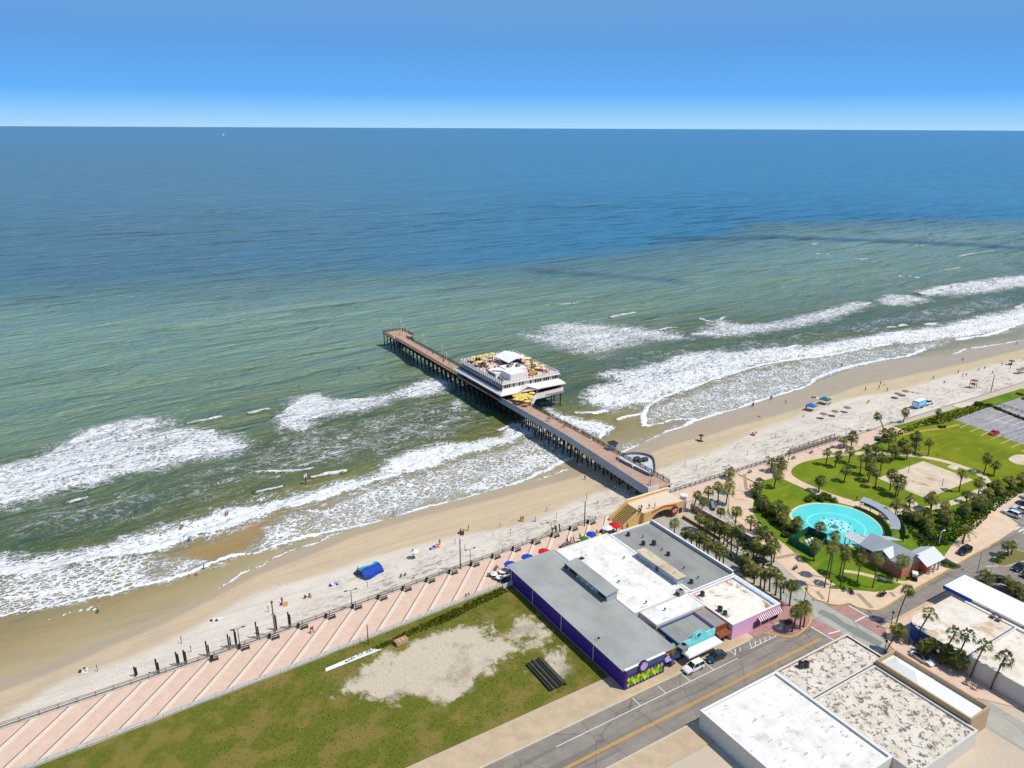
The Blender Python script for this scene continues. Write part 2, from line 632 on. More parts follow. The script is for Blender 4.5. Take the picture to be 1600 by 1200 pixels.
# ---------------------------------------------------------------- sea
def water_material():
    m, nt, b = new_mat('sea_water')
    v = coords(nt)
    wc = attr(nt, 'wcol').outputs['Color']
    foam = attr(nt, 'foam').outputs['Fac']
    calm = attr(nt, 'calm').outputs['Fac']
    # colour drifts a little with suspended sand
    n0 = noise(nt, mapping(nt, v, (0.018, 0.05, 1)), 1.0, 5, 0.6, 0.8)
    c = mixc(nt, mth(nt, 'MULTIPLY', rng(nt, n0, 0.4, 0.7), 0.35), wc, mixc(nt, 1.0, wc, (0.64, 0.76, 0.74), 'MULTIPLY'))
    n00 = noise(nt, mapping(nt, v, (0.010, 0.035, 1), rot=(0, 0, R(-5))), 1.0, 5, 0.72)
    c = mixc(nt, mth(nt, 'MULTIPLY', rng(nt, n00, 0.40, 0.62), 0.20), c, mixc(nt, 1.0, c, (0.70, 0.76, 0.80), 'MULTIPLY'))
    # broken foam: a web of strands that closes up to solid white as the density rises
    warp = nt.nodes.new('ShaderNodeTexNoise')
    warp.inputs['Scale'].default_value = 0.55
    warp.inputs['Detail'].default_value = 3
    nt.links.new(v, warp.inputs['Vector'])
    wv = nt.nodes.new('ShaderNodeVectorMath')
    wv.operation = 'MULTIPLY_ADD'
    nt.links.new(warp.outputs['Color'], wv.inputs[0])
    wv.inputs[1].default_value = (2.6, 2.0, 0)
    nt.links.new(v, wv.inputs[2])
    def web(scale, st, k):
        vo = nt.nodes.new('ShaderNodeTexVoronoi')
        vo.feature = 'DISTANCE_TO_EDGE'
        vo.inputs['Scale'].default_value = scale
        nt.links.new(mapping(nt, wv.outputs[0], st), vo.inputs['Vector'])
        return rng(nt, vo.outputs['Distance'], 0.0, k, 1.0, 0.0, smooth=False)
    w1 = web(0.80, (0.65, 1.2, 1), 0.50)
    w2 = web(2.2, (0.7, 1.2, 1), 0.50)
    nz = noise(nt, v, 0.55, 6, 0.75)
    pat = mth(nt, 'ADD', mth(nt, 'ADD', mth(nt, 'MULTIPLY', w1, 0.42), mth(nt, 'MULTIPLY', w2, 0.28)), mth(nt, 'MULTIPLY', nz, 0.42))
    pat = rng(nt, pat, 0.48, 0.93, smooth=False)
    thr = mth(nt, 'SUBTRACT', 1.0, foam)
    fm = rng(nt, pat, mth(nt, 'SUBTRACT', thr, 0.10), mth(nt, 'ADD', thr, 0.10))
    fm = mth(nt, 'MULTIPLY', fm, rng(nt, foam, 0.02, 0.12))
    # thin strands of foam drifting on open water where the density is low
    rn = noise(nt, mapping(nt, v, (0.085, 0.17, 1)), 1.0, 6, 0.62, 1.6)
    rd_ = mth(nt, 'ABSOLUTE', mth(nt, 'SUBTRACT', rn, 0.5))
    brk = rng(nt, noise(nt, v, 0.25, 4, 0.7), 0.36, 0.58)
    strand = mth(nt, 'MULTIPLY', rng(nt, rd_, 0.006, 0.045, 1.0, 0.0), brk)
    fm = mth(nt, 'MAXIMUM', fm, mth(nt, 'MULTIPLY', strand, rng(nt, foam, 0.04, 0.20)))
    shade = rng(nt, noise(nt, v, 0.5, 6, 0.7), 0.3, 0.7, 0.80, 1.0)
    white = nt.nodes.new('ShaderNodeCombineColor')
    for i, k in enumerate((0.86, 0.86, 0.84)):
        nt.links.new(mth(nt, 'MULTIPLY', shade, k), white.inputs[i])
    col = mixc(nt, fm, c, white.outputs[0])
    nt.links.new(col, b.inputs['Base Color'])
    b.inputs['IOR'].default_value = 1.33
    nt.links.new(rng(nt, fm, 0, 1, 0.22, 0.8), b.inputs['Roughness'])
    b.inputs['Specular IOR Level'].default_value = 0.5
    # ripples and chop
    r1 = noise(nt, mapping(nt, v, (0.10, 0.26, 1), rot=(0, 0, R(-12))), 1.0, 3, 0.55, 0.4)
    r2 = noise(nt, mapping(nt, v, (0.32, 0.75, 1), rot=(0, 0, R(10))), 1.0, 4, 0.65, 0.3)
    r3 = noise(nt, mapping(nt, v, (0.02, 0.055, 1), rot=(0, 0, R(-6))), 1.0, 4, 0.6, 0.4)
    h = mth(nt, 'ADD', mth(nt, 'ADD', mth(nt, 'MULTIPLY', r1, 1.1), mth(nt, 'MULTIPLY', r2, 0.6)), mth(nt, 'MULTIPLY', r3, 7.0))
    far = rng(nt, attr(nt, 'far').outputs['Fac'], 0, 1)
    r4 = noise(nt, mapping(nt, v, (0.0035, 0.012, 1), rot=(0, 0, R(-4))), 1.0, 4, 0.65, 0.3)
    h = mth(nt, 'ADD', h, mth(nt, 'MULTIPLY', mth(nt, 'MULTIPLY', r4, far), 34.0))
    h = mth(nt, 'MULTIPLY', h, calm)
    h = mth(nt, 'ADD', h, mth(nt, 'MULTIPLY', fm, 0.25))
    bump(nt, b, h, 1.0, 1.6)
    return m

xs = np.concatenate([-grow(46, 1.0, 1.25, 150000)[::-1], np.arange(-46, 330, 0.66), grow(330, 0.66, 1.010, 250000)])
ys = np.concatenate([np.arange(148, 336, 0.62), grow(336, 0.62, 1.010, 250000)])
X, Y = np.meshgrid(xs, ys)
D = Y - WL(X)
Dj = D + 5 * vnoise(X * 0.03, Y * 0.05, 11) * sstep(5, 60, D)
# water colours, by distance offshore
near = lerp3([(-5, (184, 166, 132)), (3, (174, 156, 116)), (12, (160, 140, 98)), (22, (146, 130, 86)), (34, (112, 112, 58)), (52, (80, 94, 50)), (75, (90, 106, 66)), (105, (106, 122, 88)), (150, (116, 138, 110)), (260, (123, 149, 130)), (420, (118, 150, 139))], Dj)
farleft, farright = np.array(lin((78, 116, 128))), np.array(lin((46, 120, 154)))
ang = np.arctan2(Y, X)
kr = sstep(1.50, 0.75, ang)[..., None]
blue = farleft * (1 - kr) + farright * kr
BL = curve([(0, 445), (200, 440), (400, 430), (550, 421), (700, 418), (850, 412), (1000, 392), (1100, 374), (1180, 350), (1400, 344), (1600, 343)], SEA)
kb = sstep(-34, 40, Y - BL(X) + 14 * vnoise(X * 0.012, Y * 0.03, 12) + 6 * vnoise(X * 0.05, Y * 0.1, 13))[..., None]
teal = np.array(lin((44, 92, 104)))
kt = sstep(-160, -10, Y - BL(X))[..., None] * 0.55
C = near * (1 - kt) + teal * kt
C = C * (1 - kb) + blue * kb
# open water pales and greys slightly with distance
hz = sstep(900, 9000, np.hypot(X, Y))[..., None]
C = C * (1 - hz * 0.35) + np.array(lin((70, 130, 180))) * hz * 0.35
U = lambda px, z=SEA: [P(u, v, z) for u, v in px]
# darker teal line off the right
dl = ldist(U([(1030, 372), (1130, 373), (1200, 370), (1300, 374), (1400, 377), (1500, 382), (1600, 388), (1700, 394)]), X, Y)
kd = (sstep(22, 4, dl) * sstep(300, 340, X))[..., None] * 0.7
C = C * (1 - kd) + np.array(lin((28, 76, 88))) * kd
kd2 = (sstep(14, 2, ldist(U([(830, 422), (900, 428), (980, 433), (1060, 440)]), X, Y)))[..., None] * 0.45
C = C * (1 - kd2) + np.array(lin((34, 78, 86))) * kd2

F = np.zeros_like(X)
UP = np.zeros_like(X)                       # height added by breaking crests

def region(poly, pad):
    a = np.array(poly)
    i0, i1 = np.searchsorted(xs, [a[:, 0].min() - pad, a[:, 0].max() + pad])
    j0, j1 = np.searchsorted(ys, [a[:, 1].min() - pad, a[:, 1].max() + pad])
    return slice(j0, j1), slice(i0, i1)

def foam(px, dens, soft=3.0, edge=1.5, up=0.0, tint=None, k=0.6):
    poly = U(px)
    sl = region(poly, 2 * soft + 4)
    x, y = X[sl], Y[sl]
    if x.size == 0:
        return
    s = sdist(poly, x + edge * vnoise(x * 0.16, y * 0.2, 21) + 0.5 * edge * vnoise(x * 0.5, y * 0.6, 22), y + edge * vnoise(x * 0.16, y * 0.2, 23) + 0.5 * edge * vnoise(x * 0.5, y * 0.6, 24))
    m = 0.5 * sstep(-soft * 1.8, soft, s) + 0.5 * sstep(-soft * 0.35, soft * 1.3, s)
    mod = 1 + 0.22 * vnoise(x * 0.10, y * 0.16, 25) + 0.15 * vnoise(x * 0.3, y * 0.45, 26)
    if tint is not None:
        mm = (m * k)[..., None]
        C[sl] = C[sl] * (1 - mm) + np.array(lin(tint)) * mm
    if dens is not None and dens >= 0.4:
        mm = (sstep(-soft * 1.2, soft, s) * 0.30)[..., None]
        C[sl] = C[sl] * (1 - mm) + np.array(lin((158, 166, 130))) * mm
    if dens is not None:
        F[sl] = np.maximum(F[sl], m * dens * (mod if dens < 0.9 else 1))
    if up:
        UP[sl] = np.maximum(UP[sl], m * up)

def foam_line(px, width, dens, up=0.0):
    line = smooth_line(U(px), 5)
    sl = region(line, width + 3)
    x, y = X[sl], Y[sl]
    if x.size == 0:
        return
    d = ldist(line, x + 0.8 * vnoise(x * 0.2, y * 0.2, 31), y + 0.7 * vnoise(x * 0.25, y * 0.25, 32))
    w = width * (1 + 0.5 * vnoise(x * 0.12, y * 0.12, 33))
    m = sstep(w, w * 0.45, d)
    F[sl] = np.maximum(F[sl], m * dens)
    if up:
        UP[sl] = np.maximum(UP[sl], sstep(w * 2.2, 0, d) * up)

# sandy colour stirred up around the breakers
foam([(380, 700), (430, 680), (560, 660), (700, 640), (720, 680), (560, 730), (420, 750), (300, 780)], None, 14, 4, tint=(104, 106, 46), k=0.5)
foam([(200, 875), (262, 882), (340, 842), (400, 816), (500, 800), (480, 830), (400, 858), (320, 885), (250, 905)], None, 4, 2, tint=(150, 120, 76), k=0.7)
foam([(0, 905), (120, 880), (220, 875), (250, 900), (140, 930), (0, 955)], None, 5, 2, tint=(148, 118, 78), k=0.6)
foam([(820, 640), (930, 640), (990, 650), (960, 690), (880, 690)], None, 8, 3, tint=(128, 118, 58), k=0.7)
foam([(1000, 640), (1100, 610), (1200, 575), (1300, 560), (1300, 585), (1200, 620), (1080, 662), (990, 690), (960, 690)], None, 6, 3, tint=(146, 128, 84), k=0.6)
foam([(1290, 562), (1420, 545), (1600, 510), (1600, 530), (1450, 552), (1300, 586)], None, 5, 3, tint=(128, 126, 92), k=0.7)
# thin sheets of foam wandering between the breakers
foam([(200, 790), (300, 745), (430, 680), (560, 655), (650, 632), (720, 612), (770, 660), (700, 690), (600, 712), (480, 735), (330, 775)], 0.16, 8, 5)
foam([(0, 795), (130, 775), (240, 760), (300, 790), (200, 825), (0, 850)], 0.12, 8, 5)
foam([(130, 862), (220, 826), (300, 795), (390, 770), (470, 760), (480, 772), (400, 795), (280, 828), (160, 866)], 0.2, 4, 3)
foam([(880, 560), (1000, 548), (1100, 540), (1250, 520), (1400, 490), (1600, 455), (1600, 480), (1400, 512), (1200, 545), (1000, 572)], 0.15, 10, 6)
foam([(1200, 430), (1500, 405), (1600, 400), (1600, 430), (1400, 460), (1200, 470)], 0.07, 12, 8)
# outer bar, left
foam([(0, 727), (50, 714), (70, 703), (128, 679), (150, 669), (200, 658), (250, 653), (270, 660), (240, 672), (300, 668), (332, 675), (370, 684), (396, 690), (372, 705), (330, 716), (290, 721), (250, 733),
      (200, 739), (160, 752), (110, 764), (60, 776), (25, 787), (-30, 792), (-60, 745)], 0.74, 4, 2.0, up=0.25)
foam([(0, 727), (50, 714), (70, 703), (128, 679), (150, 669), (200, 658), (250, 653), (262, 658), (200, 676), (140, 690), (100, 706), (40, 725), (-40, 745), (-60, 735)], 0.82, 2.5, 1.5, up=0.55)
foam_line([(60, 716), (110, 706), (150, 700)], 1.6, 1.0, 0.5)
foam_line([(205, 693), (250, 686), (290, 680), (332, 676)], 1.6, 1.0, 0.5)
foam_line([(293, 661), (318, 657), (345, 651)], 1.0, 1.0, 0.5)
foam_line([(388, 646), (410, 642), (420, 640)], 0.8, 0.95, 0.4)
# second patch, left of the pier
foam([(430, 660), (440, 650), (452, 640), (452, 624), (490, 616), (512, 626), (560, 625), (590, 620), (620, 612), (650, 600), (686, 590), (702, 593), (704, 602), (690, 612), (660, 620), (640, 621), (618, 618),
      (600, 632), (560, 645), (520, 650), (490, 662), (480, 674), (440, 672)], 0.80, 3.5, 1.8, up=0.3)
foam_line([(436, 650), (470, 634), (520, 629), (580, 624)], 2.0, 0.95, 0.4)
foam_line([(640, 612), (665, 603), (690, 596)], 1.4, 0.95, 0.4)
# inshore breaker, left
foam([(-60, 880), (0, 868), (60, 873), (110, 866), (150, 856), (200, 836), (250, 830), (290, 816), (350, 795), (400, 788), (430, 781), (468, 776), (490, 768), (520, 755), (560, 750), (590, 740), (600, 721), (640, 705),
      (690, 697), (740, 690), (790, 680), (830, 669), (860, 664), (862, 672), (830, 684), (760, 702), (700, 722), (650, 737), (580, 752), (540, 768), (500, 783), (440, 798), (400, 811), (340, 832), (300, 842), (250, 859), (200, 867), (150, 873), (75, 892), (0, 903), (-60, 910)], 0.80, 3, 1.5, up=0.25)
foam_line([(-30, 898), (40, 893), (80, 887), (150, 871), (200, 864), (250, 855), (300, 838), (345, 826), (400, 805)], 2.0, 1.0, 0.45)
foam_line([(400, 805), (440, 793), (500, 779), (545, 765), (590, 750), (625, 742)], 1.8, 1.0, 0.45)
foam_line([(600, 735), (640, 725), (700, 712), (760, 697), (800, 684), (835, 671)], 2.0, 1.0, 0.45)
foam_line([(492, 745), (515, 740), (537, 736)], 1.2, 1.0, 0.4)
foam_line([(402, 737), (440, 736), (470, 735), (490, 730)], 0.7, 0.9, 0.2)
foam_line([(108, 783), (120, 779), (130, 776)], 0.9, 0.95, 0.3)
foam_line([(400, 770), (420, 765), (438, 760)], 0.8, 0.8, 0.2)
# lace left on the shallow sheet
foam([(-60, 910), (0, 902), (75, 892), (150, 873), (200, 867), (245, 868), (232, 888), (262, 906), (220, 918), (140, 936), (60, 950), (-60, 970)], 0.55, 2.5, 1.2)
foam([(245, 866), (290, 876), (350, 878), (370, 872), (330, 890), (262, 906), (240, 890)], 0.40, 3, 1.2)
foam([(430, 815), (500, 792), (580, 760), (650, 742), (700, 726), (760, 706), (830, 686), (862, 676), (890, 700), (893, 712), (850, 734), (800, 752), (740, 770), (690, 780), (640, 798), (560, 822), (490, 836), (420, 858), (400, 862), (400, 840)], 0.46, 3, 1.5)
foam([(640, 790), (700, 765), (770, 735), (850, 705), (890, 705), (893, 713), (850, 735), (800, 754), (740, 771), (690, 783)], 0.60, 3, 1.5)
foam_line([(-20, 966), (10, 959), (60, 950), (140, 934), (200, 920), (250, 907), (300, 894), (345, 874), (380, 866), (400, 864)], 0.75, 1.0, 0.08)
foam_line([(0, 936), (60, 928), (110, 920), (150, 905), (190, 868)], 0.6, 0.85, 0.08)
foam_line([(400, 864), (440, 850), (487, 835), (548, 823), (600, 813), (660, 795), (730, 778), (800, 757), (845, 738), (893, 714)], 0.9, 1.0, 0.08)
foam_line([(345, 916), (400, 886), (475, 854), (532, 833)], 0.45, 0.9)
foam_line([(60, 972), (90, 966), (110, 958), (150, 955)], 0.30, 0.7)
foam_line([(130, 953), (150, 951)], 0.35, 0.8)
foam_line([(842, 750), (880, 736), (906, 727)], 0.5, 0.95)
foam_line([(480, 797), (500, 799), (520, 796)], 0.5, 0.9)
# around the pier
foam([(700, 628), (722, 622), (726, 636), (708, 644)], 0.42, 2, 1)
foam([(770, 690), (800, 662), (826, 655), (842, 664), (830, 676), (800, 688)], 0.60, 2, 1)
foam_line([(780, 672), (800, 664), (815, 661), (826, 655)], 0.9, 1.0, 0.3)
foam([(850, 637), (866, 640), (880, 648), (910, 655), (940, 660), (954, 666), (948, 678), (935, 684), (918, 676), (890, 664), (860, 652)], 0.68, 2, 1.2, up=0.2)
foam_line([(955, 666), (935, 684)], 0.7, 0.95)
# right of the pier, outer
foam([(812, 522), (845, 520), (858, 509), (885, 506), (925, 505), (960, 509), (1010, 514), (1060, 520), (1078, 525), (1060, 531), (1012, 529), (1000, 536), (965, 541), (930, 552), (900, 548), (870, 545), (850, 534)], 0.56, 6, 2.5)
foam([(890, 515), (960, 518), (1000, 524), (990, 534), (940, 540), (900, 535)], 0.66, 5, 2, up=0.2)
foam_line([(1030, 517), (1045, 514), (1059, 513)], 1.2, 1.0, 0.5)
foam([(1080, 522), (1100, 517), (1116, 505), (1132, 500), (1170, 508), (1210, 505), (1250, 495), (1300, 483), (1330, 474), (1360, 472), (1362, 477), (1340, 486), (1300, 498), (1280, 505), (1230, 512), (1205, 517), (1165, 526), (1110, 528)], 0.56, 4, 2.5, up=0.3)
foam_line([(1255, 500), (1290, 491), (1325, 481), (1358, 474)], 2.2, 1.0, 0.6)
foam_line([(1085, 522), (1110, 521), (1140, 526)], 1.8, 0.95, 0.4)
foam_line([(1096, 500), (1116, 502), (1132, 497)], 1.2, 0.95, 0.4)
foam([(1370, 468), (1395, 460), (1440, 465), (1456, 470), (1420, 477), (1380, 476)], 0.68, 4, 2, up=0.3)
foam([(1430, 456), (1480, 445), (1530, 440), (1560, 434), (1600, 430), (1700, 420), (1700, 436), (1600, 447), (1560, 453), (1500, 461), (1450, 463)], 0.70, 5, 2.5, up=0.4)
foam_line([(1440, 460), (1500, 452), (1560, 444), (1620, 436), (1700, 424)], 2.6, 1.0, 0.6)
foam_line([(905, 471), (890, 474), (850, 476)], 1.0, 0.55, 0.3)
foam_line([(955, 496), (975, 492), (993, 489)], 1.2, 0.85, 0.4)
for a in ([(1270, 381), (1277, 380)], [(1333, 403), (1345, 406), (1356, 405)], [(1275, 396), (1300, 398)], [(1384, 409), (1395, 411)], [(1500, 401), (1530, 395), (1550, 393)], [(1476, 422), (1490, 420), (1500, 419)], [(1428, 384), (1440, 384)], [(1400, 430), (1440, 433)]):
    foam_line(a, 1.5, 0.8, 0.3)
# right, inshore breaker
foam([(940, 588), (955, 580), (980, 577), (1000, 575), (1030, 568), (1055, 556), (1080, 552), (1110, 548), (1150, 550), (1180, 548), (1250, 541), (1300, 535), (1360, 525), (1400, 518), (1450, 512), (1480, 507), (1520, 496), (1560, 490), (1600, 478), (1700, 455), (1700, 482), (1600, 505), (1560, 517), (1520, 525), (1480, 530), (1440, 538),
      (1400, 537), (1350, 546), (1310, 555), (1250, 562), (1200, 570), (1160, 580), (1120, 592), (1080, 607), (1040, 620), (1010, 632), (985, 636), (950, 641), (918, 631), (914, 621), (930, 605), (962, 597)], 0.76, 4, 2.0, up=0.3)
foam([(1040, 566), (1080, 554), (1150, 552), (1250, 543), (1360, 527), (1450, 514), (1600, 482), (1700, 460), (1700, 475), (1600, 498), (1480, 522), (1360, 538), (1250, 555), (1150, 570), (1060, 585)], 0.80, 5, 2.0, up=0.3)
foam_line([(1004, 666), (1010, 640), (1040, 620), (1080, 606), (1120, 591), (1160, 579), (1200, 569)], 1.4, 1.0, 0.4)
foam_line([(900, 645), (925, 646), (945, 642)], 1.3, 1.0, 0.4)
foam_line([(965, 657), (980, 652), (1000, 648), (1012, 640)], 1.0, 1.0, 0.3)
foam_line([(1200, 569), (1250, 561), (1310, 553), (1340, 546), (1390, 538)], 1.4, 1.0, 0.4)
foam_line([(1200, 548), (1225, 545), (1248, 541)], 1.4, 1.0, 0.6)
foam_line([(1390, 512), (1396, 511)], 1.8, 1.0, 0.5)
foam_line([(1405, 510), (1412, 508)], 1.8, 1.0, 0.5)
foam_line([(1446, 508), (1462, 506)], 1.6, 1.0, 0.6)
foam_line([(1588, 481), (1600, 477), (1660, 462)], 2.4, 1.0, 0.6)
foam([(1010, 640), (1080, 610), (1160, 582), (1250, 564), (1340, 548), (1420, 540), (1480, 533), (1560, 519), (1600, 508), (1700, 485), (1700, 498), (1600, 510), (1550, 524), (1495, 533), (1445, 547), (1412, 560), (1312, 582), (1255, 605), (1200, 622), (1150, 638), (1095, 655), (1050, 655), (1004, 664)], 0.40, 3, 2)
foam([(1100, 640), (1200, 600), (1300, 575), (1312, 582), (1255, 606), (1200, 622), (1150, 639), (1095, 655), (1070, 666)], 0.48, 3, 2)
foam([(960, 700), (1000, 690), (1060, 664), (1040, 675), (1000, 694), (975, 706)], 0.40, 2, 1.5)
foam_line([(975, 706), (1005, 694), (1040, 675), (1066, 668), (1080, 660), (1095, 655), (1150, 639), (1200, 622), (1255, 605), (1277, 590), (1312, 577), (1362, 565), (1412, 557), (1445, 546)], 1.0, 1.0, 0.08)
foam_line([(1004, 666), (1030, 662), (1050, 656), (1095, 655)], 0.8, 0.9)
foam_line([(1495, 531), (1550, 522), (1570, 515), (1600, 505), (1680, 488)], 1.4, 1.0, 0.08)
foam_line([(1487, 554), (1498, 550), (1510, 545)], 0.9, 0.9)
foam_line([(1520, 544), (1560, 538), (1600, 531), (1660, 520)], 0.9, 0.9)
F = np.clip(F, 0, 1.15)
edge = sstep(-1.0, 2.5, D)
F *= sstep(-1.5, 0.5, D)
# swell: several long-crested trains, dying out in the shallows and with distance
fade = sstep(18, 110, D) * sstep(1500, 420, Y) * sstep(1500, 500, X)
SW = np.zeros_like(X)
for lam, amp, dirn, ph, sd in ((31, 0.34, 3, 0.4, 41), (22, 0.24, -5, 1.7, 42), (44, 0.30, 8, 2.5, 43), (14, 0.12, 11, 0.9, 44)):
    a = R(90 + dirn)
    q = (X * math.cos(a) + Y * math.sin(a)) * 2 * math.pi / lam + ph + 1.6 * vnoise(X * 0.008, Y * 0.012, sd) + 0.8 * vnoise(X * 0.03, Y * 0.03, sd + 9)
    g = 0.55 + 0.45 * vnoise(X * 0.010, Y * 0.022, sd + 20)
    s = np.sin(q)
    SW += 1.5 * amp * g * (s + 0.35 * np.cos(2 * q))
swash = 0.55 * sstep(10, 40, D) * (1 - sstep(60, 140, D))
q = (Y - 0.05 * X + 3 * vnoise(X * 0.02, Y * 0.02, 61)) * 2 * math.pi / 17
SW = SW * fade + swash * 0.35 * np.sin(q) * (0.5 + 0.5 * vnoise(X * 0.02, Y * 0.05, 62))
Z = SEA + SW + 1.5 * UP * (0.75 + 0.5 * vnoise(X * 0.35, Y * 0.45, 63)) * edge
Z = np.where(D < 12, SEA + (Z - SEA) * sstep(0, 12, D), Z)
calm = 0.12 + 0.88 * sstep(4, 60, D)
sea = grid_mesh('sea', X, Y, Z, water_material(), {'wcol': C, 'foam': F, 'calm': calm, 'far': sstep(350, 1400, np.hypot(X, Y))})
del X, Y, Z, F, UP, SW, C, D, Dj, near, kb, kt, kr, blue, hz, kd, kd2, dl, ang, q, fade, swash, calm

# ================================================================== PAVEMENTS, LAWNS AND ROADS
def px(pts, z=0.0):
    return [P(u, v, z) for u, v in pts]

def road_mat(name, c, worn, pale, axis=0):
    m, nt, b = new_mat(name)
    v = coords(nt)
    st = (0.04, 0.9, 1) if axis == 0 else (0.9, 0.04, 1)
    n1, n2 = noise(nt, v, 0.22, 8, 0.7), noise(nt, mapping(nt, v, st), 1.0, 4, 0.6)
    n3, n4 = noise(nt, v, 0.9, 5, 0.7), noise(nt, v, 6.0, 3, 0.7)
    vo = nt.nodes.new('ShaderNodeTexVoronoi')
    vo.feature = 'DISTANCE_TO_EDGE'
    vo.inputs['Scale'].default_value = 0.10
    nt.links.new(mapping(nt, v, (1, 1, 1), rot=(0, 0, 0.4)), vo.inputs['Vector'])
    col = mixc(nt, rng(nt, n1, 0.38, 0.64), lin(c), lin(pale))
    col = mixc(nt, mth(nt, 'MULTIPLY', rng(nt, n2, 0.48, 0.66), 0.6), col, lin(worn))
    col = mixc(nt, mth(nt, 'MULTIPLY', rng(nt, n3, 0.66, 0.72), 0.6), col, tuple(x * 0.6 for x in lin(worn)))
    col = mixc(nt, rng(nt, vo.outputs['Distance'], 0.0, 0.012, 0.55, 0.0), col, tuple(x * 0.5 for x in lin(worn)))
    col = mixc(nt, mth(nt, 'MULTIPLY', rng(nt, n4, 0.4, 0.6), 0.15), col, lin(worn))
    nt.links.new(col, b.inputs['Base Color'])
    b.inputs['Roughness'].default_value = 0.9
    MATS[name] = m
    return m

m_paver = mat('pink_pavers', (218, 188, 164), 0.85, var=0.10, scale=0.5, detail=8)
m_paver_dark = mat('brown_paver_line', (128, 104, 88), 0.85, var=0.2)
m_paver_light = mat('cream_paver_band', (226, 206, 184), 0.85, var=0.08)
m_paver_red = mat('rose_paver_crossing', (178, 136, 126), 0.85, var=0.18, scale=0.8, c2=(160, 122, 112), detail=8)
m_plaza = mat('peach_plaza', (222, 194, 164), 0.85, var=0.14, scale=0.35, detail=9)
m_conc = mat('worn_concrete', (188, 180, 162), 0.9, var=0.16, scale=0.3, detail=9)
m_conc_grey = road_mat('road_concrete', (168, 166, 152), (134, 134, 126), (182, 176, 160), 1)
m_walk = mat('tan_sidewalk', (196, 174, 142), 0.9, var=0.18, scale=0.35, detail=9)
m_asphalt = road_mat('faded_asphalt', (136, 126, 114), (104, 98, 92), (150, 140, 126))
m_asphalt_grey = road_mat('grey_asphalt', (150, 146, 146), (120, 118, 120), (170, 164, 160))
m_kerb = mat('yellow_kerb', (216, 176, 92), 0.8, var=0.25)
m_kerb_plain = mat('concrete_kerb', (206, 194, 170), 0.85, var=0.15)
m_line = mat('white_road_paint', (232, 228, 220), 0.7, var=0.15, scale=2.0)
m_line_y = mat('yellow_road_paint', (224, 168, 40), 0.7, var=0.2, scale=2.0)
m_path = mat('cream_path', (214, 194, 160), 0.9, var=0.12, scale=0.5, detail=8)
m_court = mat('court_sand', (216, 198, 176), 0.95, var=0.12, scale=0.25, c2=(196, 174, 146), detail=9)

def lawn_mat(name, a, b_, c, scale=0.12, patch=0.35):
    m, nt, b = new_mat(name)
    v = coords(nt)
    n1 = noise(nt, v, scale, 6, 0.65, 0.3)
    n2 = noise(nt, v, 3.0, 6, 0.8)
    n3 = noise(nt, mapping(nt, v, (0.25, 1.2, 1)), 0.5, 4, 0.6)
    col = mixc(nt, rng(nt, n1, 0.35, 0.65), lin(a), lin(b_))
    col = mixc(nt, mth(nt, 'MULTIPLY', rng(nt, n3, 0.52, 0.72), patch), col, lin(c))
    col = mixc(nt, mth(nt, 'MULTIPLY', rng(nt, n2, 0.42, 0.7), 0.35), col, tuple(x * 0.6 for x in lin(b_)))
    nt.links.new(col, b.inputs['Base Color'])
    b.inputs['Roughness'].default_value = 0.9
    b.inputs['Specular IOR Level'].default_value = 0.1
    bump(nt, b, n2, 0.6, 0.08)
    return m

m_lawn = lawn_mat('mown_grass', (126, 138, 32), (100, 122, 26), (156, 144, 62), 0.10, 0.6)
m_lawn_deep = lawn_mat('deep_lush_grass', (112, 136, 32), (86, 116, 26), (146, 140, 54), 0.10, 0.55)  # slightly deeper green than the mown lawn
m_meadow = lawn_mat('rough_meadow_grass', (128, 136, 26), (106, 120, 24), (164, 146, 66), 0.07, 0.6)

# promenade along the sea wall: pink pavers crossed by a brown line and a cream band every six metres
def prom_sea(s):
    return float(seawall(s)) - 0.35

def prom_land(s):
    return float(np.interp(s, [-60, 26, 78, 90, 160], [122.6, 126.0, 129.2, 129.9, 129.9]))

pb = MB()
SK = 12.0                                       # the bands run slantwise
edges = []
k = -14
while 26.0 + 6.08 * k < 130:
    a = 26.0 + 6.08 * k
    edges += [(a - 0.16, a + 0.16, 1), (a + 0.16, a + 1.45, 2), (a + 1.45, a + 5.92, 0)]
    k += 1
for a, c, mi in edges:
    pb.face([(a - SK, prom_land(a - SK), 0.03), (c - SK, prom_land(c - SK), 0.03), (c, prom_sea(c), 0.03), (a, prom_sea(a), 0.03)], mi)
tag(pb.build('promenade', [m_paver, m_paver_dark, m_paver_light]), kind='structure')

# sea wall itself, down to the sand
def wall_run(name, pts, z0, z1, w, m, label, cat, cap=None):
    t = thing(name, label, cat, (pts[0][0], pts[0][1], 0))
    o = pts[0]
    b = MB()
    for a, c in zip(pts, pts[1:]):
        q = strip_poly([(a[0] - o[0], a[1] - o[1]), (c[0] - o[0], c[1] - o[1])], w)
        b.prism(q, z0, z1)
    b.build('wall', m, t)
    if cap:
        b = MB()
        for a, c in zip(pts, pts[1:]):
            q = strip_poly([(a[0] - o[0], a[1] - o[1]), (c[0] - o[0], c[1] - o[1])], w + 0.12)
            b.prism(q, z1, z1 + 0.08)
        b.build('coping', cap, t)
    return t

m_seawall = mat('grey_seawall', (150, 142, 130), 0.9, var=0.3, scale=0.6)
wall_run('sea_wall', [(s, float(seawall(s)) + 0.02) for s in range(-58, 241, 6)], -2.4, 0.06, 0.7, m_seawall,
         'long grey concrete sea wall between the sand and the promenade', 'sea wall', mat('coping_concrete', (196, 186, 170), 0.9, var=0.15))

